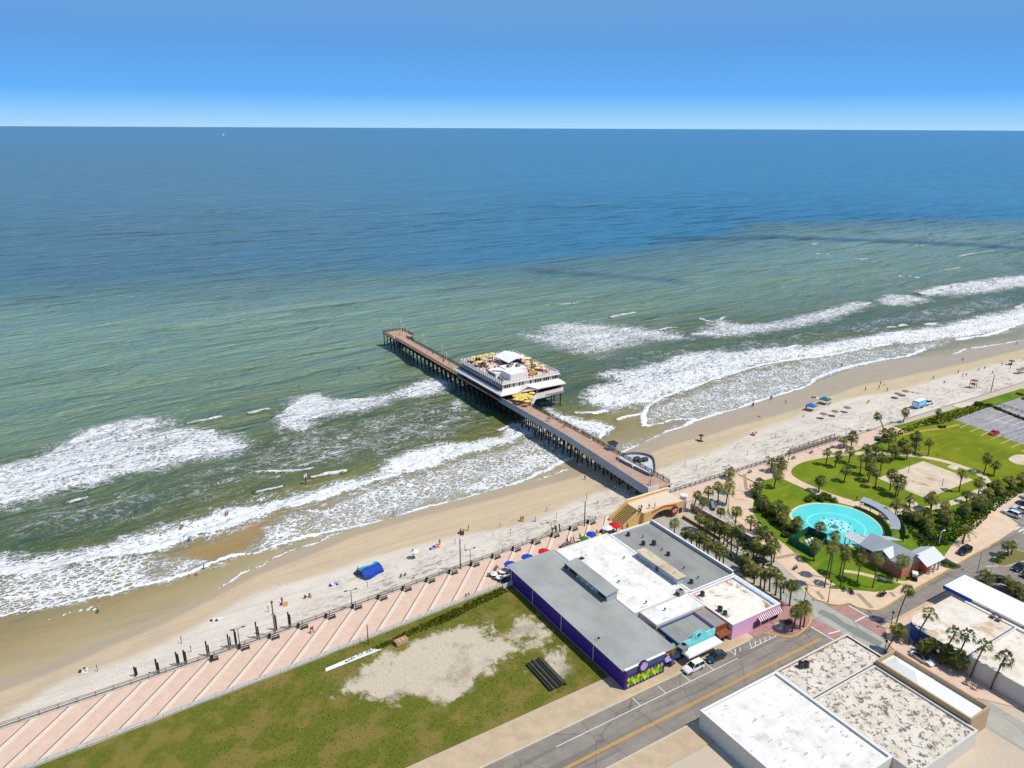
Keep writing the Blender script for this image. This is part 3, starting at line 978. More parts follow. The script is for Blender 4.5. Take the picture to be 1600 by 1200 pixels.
# the street running past the shop fronts, the ramp road crossing it, and the car park behind
sheet('street', [(-150, 74.6), (340, 74.6), (340, 86.0), (-150, 86.0)], 0.012, m_asphalt)
sheet('ramp_road', [(127.6, 20), (134.6, 20), (134.6, 146), (127.6, 146)], 0.020, m_conc_grey)
sheet('road_patch', px([(1277, 958), (1283, 952), (1306, 962), (1320, 973), (1345, 984), (1380, 1004), (1372, 1010), (1340, 995), (1316, 980), (1298, 968)]), 0.028, mat('road_patch_tone', (136, 138, 130), 0.9, var=0.15))
sheet('car_park', [(165, 20), (340, 20), (340, 74.6), (165, 74.6)], 0.008, m_asphalt)
sheet('crossing', px([(1267.4, 979), (1271.5, 966), (1317, 989.4), (1303, 999)]), 0.029, m_paver_red)
sheet('crossing', px([(1293.5, 946.8), (1326.5, 945.4), (1365, 969), (1337, 971.5)]), 0.029, m_paver_red)
sheet('crossing', px([(1338.5, 972), (1366, 970), (1386, 984), (1384, 999)]), 0.029, m_paver_red)
for a in ([(1267, 979.5), (1302, 1000)], [(1294, 990.5), (1313, 985.5)], [(1326, 946), (1365, 968.5)], [(1336, 971.5), (1352, 963)]):
    sheet('road_markings', strip_poly(px(a), 0.3), 0.037, m_line)
for off in (-0.16, 0.16):
    p0, p1 = P(1190, 1045), P(1283, 997.5)
    sheet('road_markings', strip_poly([(p0[0] - 60, 78.5 + off), (p1[0], 78.5 + off)], 0.16), 0.020, m_line_y)
# parking bays along the kerb, with hatched ends
for s in (78.8, 85.0, 91.2, 97.4):
    sheet('road_markings', strip_poly([(s, 83.1), (s, 85.4)], 0.14), 0.020, m_line)
sheet('road_markings', strip_poly([(60, 83.05), (104.0, 83.05)], 0.14), 0.021, m_line)
sheet('road_markings', strip_poly(px([(1138, 1015), (1149, 1024)]), 0.16), 0.020, m_line)
sheet('road_markings', strip_poly(px([(1149, 1023), (1148.5, 1014)]), 0.16), 0.021, m_line)
sheet('road_markings', strip_poly(px([(1157, 1018), (1156, 1012)]), 0.16), 0.020, m_line)
sheet('road_markings', strip_poly(px([(1171, 1003), (1174, 1012)]), 0.14), 0.020, m_line)
for i in range(5):
    sheet('road_markings', strip_poly(px([(1179.5 + i * 7.6, 1001 - i * 2.6), (1181 + i * 7.6, 1010 - i * 3.9)]), 0.14), 0.020, m_line)
sheet('road_markings', strip_poly(px([(1173, 1013.5), (1213, 993.5)]), 0.14), 0.022, m_line)

def slab(name, poly, m, h=0.13, kerb=None, seg=None):
    """raised pavement with its own kerb"""
    o = sheet(name, poly, h, m, thick=h + 0.02)
    if kerb:
        b = MB()
        pts = seg if seg else poly + poly[:1]
        for a, c in zip(pts, pts[1:]):
            b.prism(strip_poly([a, c], 0.28), 0.0, h + 0.006)
        tag(b.build('kerb', kerb), kind='structure')
    return o

slab('sidewalk', [(-150, 85.7), (110.5, 85.7), (110.5, 92), (-150, 92)], m_walk, kerb=m_kerb_plain, seg=[(-150, 85.75), (110.5, 85.75)])
corner = smooth_line(px([(1193, 989.5), (1213, 993), (1232, 996), (1243, 993.5), (1252, 988), (1261, 980), (1267, 971), (1265, 961), (1256, 955), (1243, 949.5)]), 4)
slab('corner_pavement', corner + [(126.8, 94), (119.3, 94), (118.8, 85.8)], m_paver_red, kerb=m_kerb, seg=corner)
slab('corner_pavement', [(112, 85.8), (118.7, 85.8), (118.7, 93), (112, 93)], m_paver_red)
sheet('planting_bed', smooth_ring(px([(1224, 972), (1232, 967), (1239, 970), (1236, 976), (1228, 977)]), 4), 0.15, mat('mulch', (86, 56, 46), 0.95))
sheet('planting_bed', smooth_ring(px([(1206, 980), (1214, 974), (1222, 974), (1224, 981), (1216, 985)]), 4), 0.15, m_paver)
slab('sidewalk', [(119.4, 94), (127.4, 94), (127.4, 118), (119.4, 118)], mat('sandy_verge', (186, 170, 140), 0.95, var=0.25, scale=0.5, c2=(150, 140, 96)), kerb=m_kerb_plain, seg=[(127.3, 94), (127.3, 130)])
sheet('sandy_verge', [(119.3, 118), (127.2, 118), (127.2, 131.8), (119.3, 131.8)], 0.045, MATS['sandy_verge'])
slab('sidewalk', [(134.7, 92), (139.6, 92), (139.6, 131), (134.7, 131)], m_conc, kerb=m_kerb_plain, seg=[(134.8, 92), (134.8, 131)])
kerbE = smooth_line(px([(1258, 911), (1260, 919.5), (1265, 929), (1277, 937.5), (1293.5, 943.5), (1310, 945.5), (1326, 943), (1335, 947), (1346, 951), (1367, 954), (1380, 950), (1398, 939), (1415, 928), (1440, 914), (1468, 898), (1496, 881.5), (1520, 867), (1560, 845)]), 4)
slab('park_pavement', kerbE + px([(1588, 826), (1590, 819), (1564, 800), (1600, 776)]) + [(300, 96), (300, 104), (222, 104), (139.7, 104), (139.7, 94.3)], m_plaza, kerb=m_kerb, seg=kerbE)
sheet('pavement_band', strip_poly(px([(1340, 928), (1362, 951)]), 1.1), 0.139, mat('tan_band', (176, 150, 122), 0.9))
sheet('pavement_band', strip_poly(px([(1391, 926), (1398, 933)]), 0.9), 0.139, MATS['tan_band'])
sheet('pavement_band', strip_poly(px([(1459, 862), (1477, 878)]), 1.0), 0.139, MATS['tan_band'])
sheet('pavement_band', strip_poly(px([(1272, 920), (1287, 937)]), 0.9), 0.139, MATS['tan_band'])
# far side of the street
cornR = smooth_line(px([(1500, 925), (1470, 935), (1440, 950), (1407, 967), (1388, 979), (1384, 990), (1390, 1008), (1405, 1021), (1430, 1036), (1452, 1052), (1500, 1085)]), 4)
slab('corner_pavement', cornR + [(150, 30), (170, 30), (170, 72)], m_paver, kerb=m_kerb, seg=cornR)
slab('sidewalk', [(-150, 70), (127, 70), (127, 74.9), (-150, 74.9)], m_walk, kerb=m_kerb_plain, seg=[(-150, 74.9), (127, 74.9)])

# right-hand car park markings and planted islands
for i in range(9):
    s0 = 200 + i * 2.75
    sheet('road_markings', strip_poly([(s0 + 9, 80.5), (s0 + 9, 86)], 0.13), 0.022, m_line)
for a in ([(1500, 877), (1547, 853)], [(1547, 853), (1538, 849)], [(1540, 885), (1567, 884)], [(1586, 896), (1600, 889)]):
    sheet('road_markings', strip_poly(px(a), 0.22), 0.02, m_line)
for i in range(5):
    sheet('road_markings', strip_poly(px([(1578 + 7 * i, 824.5 + 3 * i), (1586 + 7 * i, 820.5 + 3 * i)]), 0.5), 0.022, m_line)
for i in range(5):
    sheet('road_markings', strip_poly(px([(1551 + 3.2 * i, 921 - 3.2 * i), (1563 + 3.2 * i, 924 - 3.0 * i)]), 0.45), 0.02, m_line)
isl = smooth_ring(px([(1551, 875), (1560, 867), (1573, 862), (1585, 859), (1602, 864), (1615, 874), (1596, 878), (1572, 885), (1558, 883)]), 4)
slab('planted_island', isl, mat('bark_mulch', (132, 106, 72), 0.95, var=0.35, c2=(110, 116, 50), scale=0.8), kerb=m_kerb_plain)
isl = smooth_ring(px([(1462, 878), (1475, 872), (1487, 878), (1502, 886), (1488, 889), (1472, 886)]), 4)
sheet('planting_bed', isl, 0.150, mat('dark_bed', (70, 76, 40), 0.95))

# ---- vacant lot
def lot_material():
    m, nt, b = new_mat('vacant_lot_ground')
    v = coords(nt)
    g = attr(nt, 'green').outputs['Fac']
    n1 = noise(nt, v, 0.35, 9, 0.75, 0.4)
    n2 = noise(nt, v, 2.5, 7, 0.8)
    n3 = noise(nt, v, 0.10, 4, 0.6)
    k = rng(nt, mth(nt, 'ADD', mth(nt, 'MULTIPLY', g, 0.55), mth(nt, 'MULTIPLY', n1, 1.0)), 0.66, 0.86)
    sandc = mixc(nt, rng(nt, n2, 0.35, 0.7), lin((206, 192, 168)), lin((182, 166, 142)))
    sandc = mixc(nt, mth(nt, 'MULTIPLY', rng(nt, n3, 0.50, 0.62), 0.6), sandc, lin((146, 132, 114)))
    gr = mixc(nt, rng(nt, n2, 0.35, 0.65), lin((112, 112, 40)), lin((82, 92, 30)))
    gr = mixc(nt, mth(nt, 'MULTIPLY', rng(nt, noise(nt, v, 0.18, 5, 0.6), 0.44, 0.62), 0.75), gr, lin((132, 116, 62)))
    nt.links.new(mixc(nt, k, sandc, gr), b.inputs['Base Color'])
    b.inputs['Roughness'].default_value = 0.95
    b.inputs['Specular IOR Level'].default_value = 0.1
    bump(nt, b, n2, 0.7, 0.1)
    return m

lx, ly = np.meshgrid(np.linspace(-60, 78.6, 180), np.linspace(0, 1, 60))
lland = np.interp(lx, [-60, 26, 78], [122.2, 125.6, 128.8])
ly = 92.2 + ly * (lland - 92.2)
bare = np.zeros_like(lx)
for ring_ in ([(560, 1060), (600, 1030), (640, 1010), (700, 985), (740, 975), (752, 990), (770, 1000), (795, 1000), (800, 1015), (770, 1030), (755, 1045), (742, 1072), (690, 1090), (600, 1084), (530, 1078)],
              [(795, 975), (815, 960), (830, 970), (850, 985), (840, 1010), (815, 1010), (800, 1000)], [(845, 1020), (870, 1015), (890, 1025), (895, 1045), (860, 1060), (845, 1045)]):
    bare = np.maximum(bare, sstep(-6.0, 4.0, sdist(px(ring_), lx + 2.5 * vnoise(lx * 0.25, ly * 0.25, 71), ly + 2.5 * vnoise(lx * 0.25, ly * 0.25, 72))) * (1.0 if len(ring_) > 9 else 0.75))
lot = grid_mesh('vacant_lot_ground', lx, ly, np.full_like(lx, 0.09) + 0.05 * vnoise(lx * 0.3, ly * 0.3, 77), lot_material(), {'green': 1 - bare})

# ---- the park
PARK = px([(1136, 800), (1150, 748)]) + [(148, 143.4), (238, 143.8), (252, 141.5), (300, 140.5), (330, 140), (330, 104), (258, 96), (222, 93), (184, 85.5), (173.8, 82.5), (163.7, 82.2), (152.4, 81.2), (148, 82.9), (145.5, 85.2), (140.5, 89.0), (139.8, 95), (139.8, 110)]
sheet('park_lawn', PARK, 0.145, m_lawn_deep)
lawn1 = smooth_ring(px([(1236, 738), (1244, 728), (1262, 721), (1292, 715.5), (1330, 712), (1380, 712), (1420, 714), (1445, 717), (1500, 733), (1530, 745), (1534, 760), (1500, 775), (1460, 788), (1430, 790), (1395, 786), (1362, 785), (1340, 784), (1320, 779), (1290, 769), (1262, 757), (1243, 747)]), 4)
m_end = [(1405, 712), (1450, 716), (1500, 728), (1540, 744), (1580, 765), (1600, 772), (1690, 740), (1700, 640), (1560, 641), (1535, 632), (1520, 640), (1480, 650), (1425, 668), (1395, 676), (1370, 690)]
sheet('meadow', px(m_end), 0.149, m_meadow)
sheet('dune_verge', px([(1372, 684), (1392, 676), (1422, 662), (1450, 652), (1480, 643), (1508, 633), (1530, 628), (1548, 634), (1560, 640), (1490, 656), (1478, 664), (1440, 668), (1405, 680), (1385, 692)]), 0.153, m_lawn)
# seaside walk, paved plaza and paths
walk = [(141.8, 137.3), (150, 137.6), (160, 137.2), (170, 135.8), (182, 134.8), (196, 134.6), (214, 135.4), (232, 136.2), (246, 136.6), (246, 143.6), (141.8, 143.6)]
sheet('seaside_walk', walk, 0.154, m_paver)
for s in (168.5, 181, 187, 200.5, 206.5, 219):
    sheet('pavement_band', strip_poly([(s, 135.4), (s, 143.5)], 0.5), 0.158, MATS['tan_band'])
lane = smooth_line(px([(1180, 735), (1166, 760), (1158, 785), (1160, 806), (1182, 833), (1212, 857), (1240, 882), (1268, 905), (1290, 920)]), 4)
sheet('plaza_walk', strip_poly(lane, [7.6] * 8 + [6.4] * (len(lane) - 8)), 0.158, m_plaza)
for a in ([(1146, 766), (1169, 770)], [(1145, 780), (1170, 783)], [(1150, 795), (1178, 798)], [(1160, 812), (1190, 816)]):
    sheet('pavement_band', strip_poly(px(a), 0.35), 0.162, MATS['tan_band'])
sheet('pavement_band', strip_poly(px([(1163, 741), (1166, 766)]), 1.0), 0.163, MATS['tan_band'])
sheet('pavement_band', strip_poly(px([(1212, 873), (1247, 866)]), 1.0), 0.162, MATS['tan_band'])
circ = smooth_line(px([(1215, 742), (1228, 742), (1240, 751), (1262, 761), (1292, 774), (1318, 783), (1342, 789), (1368, 795), (1400, 800)]), 4)
sheet('plaza_walk', strip_poly(circ, [6.0] * 4 + [5.0] * 4 + [4.0] * (len(circ) - 8)), 0.160, m_plaza)
for w_, pts in ((2.4, [(1225, 735), (1242, 723), (1268, 716), (1300, 711.5), (1340, 709), (1390, 709), (1430, 713), (1470, 720), (1500, 729), (1528, 740), (1540, 750), (1550, 764)]),
                (2.6, [(1342, 789), (1364, 798), (1382, 808), (1398, 820)]),
                (2.2, [(1375, 796), (1390, 800), (1410, 798), (1440, 796), (1466, 792), (1500, 782), (1530, 768), (1550, 757)]),
                (1.3, [(1318, 893), (1340, 896), (1370, 903), (1405, 910), (1425, 912)])):
    sheet('footpath', strip_poly(smooth_line(px(pts), 4), w_), 0.164, m_path)
sheet('park_lawn', lawn1, 0.168, m_lawn)
sheet('park_lawn', smooth_ring(px([(1190, 770), (1200, 756), (1222, 752), (1240, 760), (1264, 770), (1262, 783), (1246, 792), (1232, 802), (1210, 806), (1192, 798)]), 4), 0.168, m_lawn)
sheet('volleyball_court', px([(1442, 721), (1520.5, 750.6), (1447, 780), (1371.5, 748)]), 0.178, m_court)
sheet('bare_sand', smooth_ring(px([(1352, 794), (1362, 788), (1378, 789), (1388, 796), (1376, 801), (1360, 800)]), 4), 0.172, m_court)
sheet('bare_sand', smooth_ring(px([(1416, 786), (1426, 782), (1434, 788), (1430, 793), (1420, 792)]), 4), 0.172, m_court)
sheet('bare_sand', smooth_ring(px([(1402, 802), (1414, 798), (1422, 806), (1410, 810)]), 4), 0.172, m_court)
sheet('bare_sand', smooth_ring(px([(1576, 717), (1590, 711), (1612, 714), (1620, 726), (1596, 727), (1582, 723)]), 4), 0.172, m_court)
sheet('bare_sand', smooth_ring(px([(1480, 730), (1490, 727), (1498, 731), (1492, 735)]), 4), 0.172, m_court)
for a, b_ in (((1444, 747), (1472, 753)), ((1424, 752), (1452, 760))):
    r_ = px([a, b_])
    sheet('raked_sand', smooth_ring(strip_poly([r_[0], ((r_[0][0] + r_[1][0]) / 2, (r_[0][1] + r_[1][1]) / 2), r_[1]], [0.6, 2.2, 0.6]), 4), 0.182, mat('dug_sand', (176, 150, 114), 0.95, var=0.2, c2=(206, 184, 156), scale=0.6))
sheet('footpath', strip_poly(smooth_line(px([(1405, 681), (1440, 674), (1470, 670), (1498, 664)]), 4), 1.2), 0.160, mat('sandy_track', (184, 158, 84), 0.95))
sheet('footpath', strip_poly(smooth_line(px([(1420, 668), (1440, 664), (1460, 660)]), 4), 0.9), 0.160, MATS['sandy_track'])
sheet('bare_sand', smooth_ring(px([(1488, 634), (1500, 630), (1518, 629), (1524, 632), (1510, 637), (1496, 637)]), 4), 0.160, mat('dune_sand', (218, 206, 188), 0.95))
lotp = px([(1488, 655), (1556, 634)]) + [(340, 134.2), (340, 109.0)] + px([(1640, 712), (1600, 696)])
sheet('parking_lot', lotp, 0.170, m_asphalt_grey)
def lotline(a, w_=0.16):
    sheet('road_markings', strip_poly(px(a), w_), 0.176, m_line)
for i in range(6):
    u0, v0 = 1538 + i * 13.0, 656 + i * 3.8
    lotline([(u0, v0), (u0 + 20, v0 - 8.5)])
    lotline([(u0 + 22, v0 - 9), (u0 + 41, v0 - 17)])
lotline([(1545, 654), (1606, 671)])
for i in range(7):
    u0, v0 = 1500 + i * 16, 664 + i * 6.2
    lotline([(u0, v0 + 5), (u0 + 15, v0 - 1.5)])
for i in range(5):
    u0, v0 = 1500 + i * 11, 652 - i * 3.4
    lotline([(u0, v0), (u0 + 10, v0 + 4)])
# splash pool
pc = (168.6, 107.2)
pool_ring = smooth_ring(px([(1237, 806), (1243, 797), (1256, 791), (1275, 788), (1298, 789), (1322, 793), (1345, 801), (1363, 812), (1375, 824), (1378, 836), (1372, 848), (1352, 854), (1326, 853), (1300, 847), (1280, 838), (1260, 829), (1246, 819)]), 4)
m_pool = mat('turquoise_pool_floor', (78, 212, 206), 0.30, var=0.10, scale=0.25, spec=0.5, c2=(104, 210, 202))
m_poolline = mat('pale_pool_paint', (150, 240, 232), 0.4, var=0.05)
sheet('pool_rim', [(pc[0] + (a - pc[0]) * 1.06, pc[1] + (b - pc[1]) * 1.06) for a, b in pool_ring], 0.176, mat('rim_concrete', (222, 206, 178), 0.9, var=0.1))
sheet('splash_pool', pool_ring, 0.182, m_pool)
e = smooth_ring(px([(1260, 817), (1264, 808), (1276, 803), (1292, 802), (1312, 804), (1333, 811), (1350, 823), (1353, 833), (1346, 841), (1332, 845), (1312, 843), (1290, 835), (1272, 826)]), 4)
pm = MB()
cx, cy = sum(a for a, _ in e) / len(e), sum(b for _, b in e) / len(e)
for (a, b), (c, d) in zip(e, e[1:] + e[:1]):
    f_ = 0.955
    pm.face([(a, b, 0.186), (c, d, 0.186), (cx + (c - cx) * f_, cy + (d - cy) * f_, 0.186), (cx + (a - cx) * f_, cy + (b - cy) * f_, 0.186)])
for (a, b), (c, d) in zip(e, e[1:] + e[:1]):
    pm.face([(cx + (a - cx) * q1, cy + (b - cy) * q1, 0.186) for a, b, q1 in ((a, b, 0.56), (c, d, 0.56), (c, d, 0.53), (a, b, 0.53))])
tag(pm.build('pool_markings', m_poolline), kind='structure')
m, nt, b = new_mat('mottled_pool_centre')  # turquoise broken up by pale mottling
nz_ = noise(nt, coords(nt), 1.1, 6, 0.75)
nt.links.new(mixc(nt, rng(nt, nz_, 0.40, 0.62), lin((84, 214, 212)), lin((196, 240, 234))), b.inputs['Base Color'])
b.inputs['Roughness'].default_value = 0.25
sheet('pool_centre', [(cx + (a - cx) * 0.50, cy + (c - cy) * 0.50) for a, c in e], 0.186, m)

# ================================================================== BUILDINGS
def roof_mat(name, c, c2, stain, amount=0.8, scale=0.45, spots=0.35, lo=0.56, hi=0.68):
    """flat built-up roof: patched tone, ponding stains and small dirty marks"""
    m, nt, b = new_mat(name)
    v = coords(nt)
    n1 = noise(nt, v, 0.3, 6, 0.65)
    n2 = noise(nt, v, scale, 7, 0.7, 0.5)
    n3 = noise(nt, mapping(nt, v, (0.5, 1.6, 1)), 1.1, 3, 0.5)
    col = mixc(nt, rng(nt, n1, 0.4, 0.65), lin(c), lin(c2))
    col = mixc(nt, mth(nt, 'MULTIPLY', rng(nt, n3, 0.63, 0.69), spots), col, lin((150, 140, 130)))
    col = mixc(nt, mth(nt, 'MULTIPLY', rng(nt, n2, lo, hi), amount), col, lin(stain))
    nt.links.new(col, b.inputs['Base Color'])
    b.inputs['Roughness'].default_value = 0.75
    MATS[name] = m
    return m

m_roof_white = roof_mat('white_roof_coating', (234, 231, 222), (218, 213, 202), (176, 160, 134), 0.5, 0.30, 0.6)
m_roof_pink = roof_mat('cream_stained_roof', (234, 228, 212), (222, 212, 192), (132, 104, 64), 0.85, 0.30, 0.3, 0.55, 0.63)
m_roof_dirty = roof_mat('mouldy_roof', (222, 212, 194), (208, 196, 174), (92, 84, 72), 0.92, 1.1, 0.3, 0.50, 0.60)
m_roof_blue = roof_mat('pale_roof', (228, 220, 204), (216, 202, 178), (184, 142, 84), 0.7, 0.16, 0.4, 0.54, 0.66)
m_roof_grey = striped('grey_roof_sheet', (150, 149, 142), (124, 124, 118), 0, 3.4, 0.02, 0.8, 0.24, 0.16)
m_roof_purple = striped('grey_roof_membrane', (166, 166, 158), (152, 152, 144), 0, 1.9, 0.04, 0.75, 0.22, 0.14)
m_white = mat('white_paint', (232, 230, 224), 0.6, var=0.08)
m_offwhite = mat('off_white_render', (214, 208, 196), 0.8, var=0.12)
m_grey_wall = mat('pale_grey_render', (178, 180, 182), 0.8, var=0.12)
m_purple = mat('violet_metal_siding', (76, 40, 140), 0.6, var=0.25, stretch=(3, 3, 0.2))
m_pink = mat('pink_stucco', (232, 178, 206), 0.8, var=0.08)
m_teal = mat('aqua_plaster', (112, 214, 208), 0.7, var=0.10)
m_blue = mat('cobalt_paint', (18, 86, 176), 0.6, var=0.12)
m_blue_dk = mat('slate_blue_wall', (58, 86, 134), 0.8, var=0.2)
m_brown = mat('rust_brown_paint', (140, 78, 48), 0.8, var=0.25)
m_tan = mat('tan_render', (188, 160, 122), 0.85, var=0.15)
m_dark = mat('dark_glass', (34, 38, 44), 0.15, var=0.3, spec=0.6)
m_darkmetal = mat('dark_metal', (52, 52, 54), 0.55, var=0.25)
m_steel = mat('galvanised_steel', (150, 154, 156), 0.45, metal=0.3, var=0.15)
m_wood_old = mat('weathered_timber', (120, 98, 76), 0.9, var=0.3, stretch=(1, 6, 1))
m_red = mat('red_paint', (196, 36, 34), 0.6, var=0.15)
m_yellow = mat('yellow_canvas', (234, 202, 100), 0.7, var=0.12)
m_black = mat('black_rubber', (26, 26, 27), 0.8, var=0.2)

def flat_block(name, label, cat, s0, s1, n0, n1, h, wallm, roofm, par=0.5, tw=0.3, parts=None, par_e=None, cap=None):
    """box building with a parapet round a flat roof; returns the thing, its origin at the (s0, n0) corner"""
    t = thing(name, label, cat, (s0, n0, 0))
    w, d = s1 - s0, n1 - n0
    top = h + par
    te = h + (par if par_e is None else par_e)
    b = MB()
    b.box(0, w, 0, tw, 0, top)
    b.box(0, w, d - tw, d, 0, top)
    b.box(0, tw, tw, d - tw, 0, top)
    b.box(w - tw, w, tw, d - tw, 0, te)
    b.build('wall', wallm, t)
    b = MB()
    b.box(tw, w - tw, tw, d - tw, h - 0.3, h)
    b.build('roof', roofm, t)
    if cap is not None:
        b = MB()
        b.box(-0.06, w + 0.06, -0.06, tw + 0.04, top, top + 0.07)
        b.box(-0.06, w + 0.06, d - tw - 0.04, d + 0.06, top, top + 0.07)
        b.box(-0.06, tw + 0.04, tw + 0.04, d - tw - 0.04, top, top + 0.07)
        b.box(w - tw - 0.04, w + 0.06, tw + 0.04, d - tw - 0.04, te, te + 0.07)
        b.build('coping', cap, t)
    return t

def pane(t, x0, x1, z0, z1, y, m=None, name='window', frame=None, depth=0.05, axis='x'):
    """window set slightly proud of a wall plane, with a frame round it"""
    b = MB()
    if axis == 'x':
        b.box(x0, x1, y - depth, y + 0.1, z0, z1)
    else:
        b.box(y - depth, y + 0.1, x0, x1, z0, z1)
    o = b.build(name, m or m_dark, t)
    if frame:
        f = MB()
        k = 0.10
        for a0, a1, c0, c1 in ((x0 - k, x1 + k, z1, z1 + k), (x0 - k, x1 + k, z0 - k, z0), (x0 - k, x0, z0, z1), (x1, x1 + k, z0, z1)):
            if axis == 'x':
                f.box(a0, a1, y - depth - 0.03, y + 0.1, c0, c1)
            else:
                f.box(y - depth - 0.03, y + 0.1, a0, a1, c0, c1)
        f.build('frame', frame, o)
    return o

# ---- violet hall: one long slope of grey roof, violet cladding down the vacant lot side
t = thing('violet_hall', 'long hall with violet side wall and plain grey roof beside the vacant lot', 'arcade building', (78.9, 87.9, 0))
b = MB()
W_, D_ = 12.6, 41.6
zr = lambda x: 4.3 + 0.15 * x / W_
b.box(0, 0.3, 0, D_, 0, 4.1)
b.build('side_wall', m_purple, t)
b = MB()
b.box(0.3, W_, D_ - 0.3, D_, 0, 4.15)
b.box(W_ - 0.3, W_, 0.3, D_ - 0.3, 0, 4.2)
b.build('rear_wall', m_grey_wall, t)
b = MB()
b.raw([(-0.35, 0.0, zr(0) - 0.15), (W_, 0.0, zr(W_) - 0.15), (W_, D_ + 0.5, zr(W_) - 0.15), (-0.35, D_ + 0.5, zr(0) - 0.15),
       (-0.35, 0.0, zr(0)), (W_, 0.0, zr(W_)), (W_, D_ + 0.5, zr(W_)), (-0.35, D_ + 0.5, zr(0))],
      [(0, 3, 2, 1), (4, 5, 6, 7), (0, 1, 5, 4), (1, 2, 6, 5), (2, 3, 7, 6), (3, 0, 4, 7)])
b.build('roof', m_roof_purple, t)
b = MB()
b.box(-0.40, -0.36, 0.0, D_ + 0.45, zr(0) - 0.22, zr(0) + 0.02)
b.build('gutter', m_white, t)
for y in (9.5, 20.5, 31.5, 40.6):
    b = MB()
    b.beam((-0.14, y, 0.2), (-0.14, y, 4.0), 0.14)
    b.beam((-0.14, y, 4.0), (-0.38, y, 4.15), 0.12)
    b.build('downpipe', m_offwhite, t)
# street front with its lattice sign
b = MB()
b.box(-0.2, 9.6, -0.35, 0.0, 0, 4.5)
b.build('front_wall', m_purple, t)
b = MB()
b.box(-0.3, 9.7, -0.42, 0.06, 4.5, 4.65)
b.build('coping', m_white, t)
lt = MB()
for i in range(11):
    for j in range(3):
        x, z = 0.6 + i * 0.82 + (0.41 if j % 2 else 0), 1.05 + j * 0.6
        if x < 9.0:
            lt.raw([(x, -0.47, z - 0.58), (x + 0.40, -0.47, z), (x, -0.47, z + 0.58), (x - 0.40, -0.47, z), (x, -0.36, z - 0.58), (x + 0.40, -0.36, z), (x, -0.36, z + 0.58), (x - 0.40, -0.36, z)],
                   [(0, 1, 2, 3), (0, 4, 5, 1), (1, 5, 6, 2), (2, 6, 7, 3), (3, 7, 4, 0)], (i + j) % 3)
lt.build('diamond_pattern', [mat('lime_paint', (168, 206, 40), 0.6), mat('leaf_green_paint', (96, 160, 36), 0.6), mat('acid_yellow_paint', (222, 224, 60), 0.6)], t)
b = MB()
b.box(0.1, 9.3, -0.44, -0.36, 3.3, 4.2)
b.build('sign_band', mat('slate_sign', (84, 92, 112), 0.6), t)
b = MB()
b.tube([(3.9, -0.75, 4.2), (3.9, -0.36, 4.2)], 1.15, 20)
o = b.build('round_sign', mat('violet_sign', (70, 48, 120), 0.6), t)
b = MB()
b.tube([(3.9, -0.82, 4.2), (3.9, -0.76, 4.2)], 0.88, 20)
b.build('sign_face', mat('lilac_sign_face', (206, 190, 220), 0.6, c2=(180, 120, 130), scale=3.0), o)
# roof monitor with its row of lamps
t = thing('roof_monitor', 'raised grey clerestory on the violet hall roof with small white lamps under its eave', 'roof structure', (89.4, 106.6, 4.42))
b = MB()
b.box(-0.1, 2.6, 0, 14.5, 0, 1.75)
b.build('wall', m_grey_wall, t)
b = MB()
b.raw([(-0.7, -0.3, 1.62), (2.8, -0.3, 2.0), (2.8, 14.8, 2.0), (-0.7, 14.8, 1.62), (-0.7, -0.3, 1.78), (2.8, -0.3, 2.16), (2.8, 14.8, 2.16), (-0.7, 14.8, 1.78)],
      [(0, 3, 2, 1), (4, 5, 6, 7), (0, 1, 5, 4), (1, 2, 6, 5), (2, 3, 7, 6), (3, 0, 4, 7)])
b.build('roof', m_roof_purple, t)
for y in (4.5, 6.3, 8.1, 9.9):
    b = MB()
    b.tube([(-0.12, y, 1.3), (-0.5, y, 1.35), (-0.7, y, 1.05)], 0.07, 6)
    b.lathe([(0.05, 0.1), (0.22, -0.12), (0.24, -0.16)], 10, 0, (-0.7, y, 1.05))
    b.build('lamp', m_white, t)
b = MB()
b.box(-0.16, -0.11, 0.4, 3.2, 0.2, 1.4)
b.build('louvre', m_darkmetal, t)
b = MB()
b.box(-0.16, -0.11, 10.8, 13.8, 0.2, 1.4)
b.build('louvre', m_darkmetal, t)

# ---- white hall
t = flat_block('white_hall', 'low hall under a wide white coated roof between two grey roofs', 'arcade building', 90.1, 105.6, 98.6, 127.3, 5.9, m_offwhite, m_roof_white, par=0.12)
t = flat_block('white_annex', 'white roofed annex continuing the white hall toward the street shops', 'shop building', 91.3, 104.6, 93.3, 98.5, 5.95, m_offwhite, m_roof_white, par=0.10)
# ---- grey roofed arcade with a tall rim
t = flat_block('grey_arcade', 'arcade with a flat grey roof inside a raised white rim beside the palm row', 'arcade building', 105.8, 119.0, 98.6, 126.6, 5.3, m_grey_wall, m_roof_grey, par=0.35, par_e=1.25, tw=0.35, cap=m_white)
b = MB()
b.box(0.36, 12.85, 27.62, 27.66, 5.3, 5.6)
b.build('flashing', m_white, t)
for y in (4, 9, 14, 19, 24):
    pane(t, y, y + 2.6, 0.9, 2.6, 13.2, m_dark, 'window', m_white, depth=0.0, axis='y')
# raised lift-house between the white and the grey roof
t = thing('roof_house', 'narrow raised roof house with a weathered cream top between white and grey roofs', 'roof structure', (104.6, 101.9, 5.6))
b = MB()
b.box(0.1, 2.2, 0, 13.2, 0, 2.5)
b.build('wall', mat('blue_grey_render', (176, 184, 194), 0.8), t)
b = MB()
b.box(-0.2, 2.5, -0.3, 13.5, 2.5, 2.72)
b.build('roof', roof_mat('weathered_cream_roof', (206, 192, 160), (188, 172, 138), (120, 100, 70), 0.7, 0.6), t)
b = MB()
b.box(0.04, 0.12, 6.0, 6.9, 0.05, 1.95)
b.build('door', m_blue_dk, t)
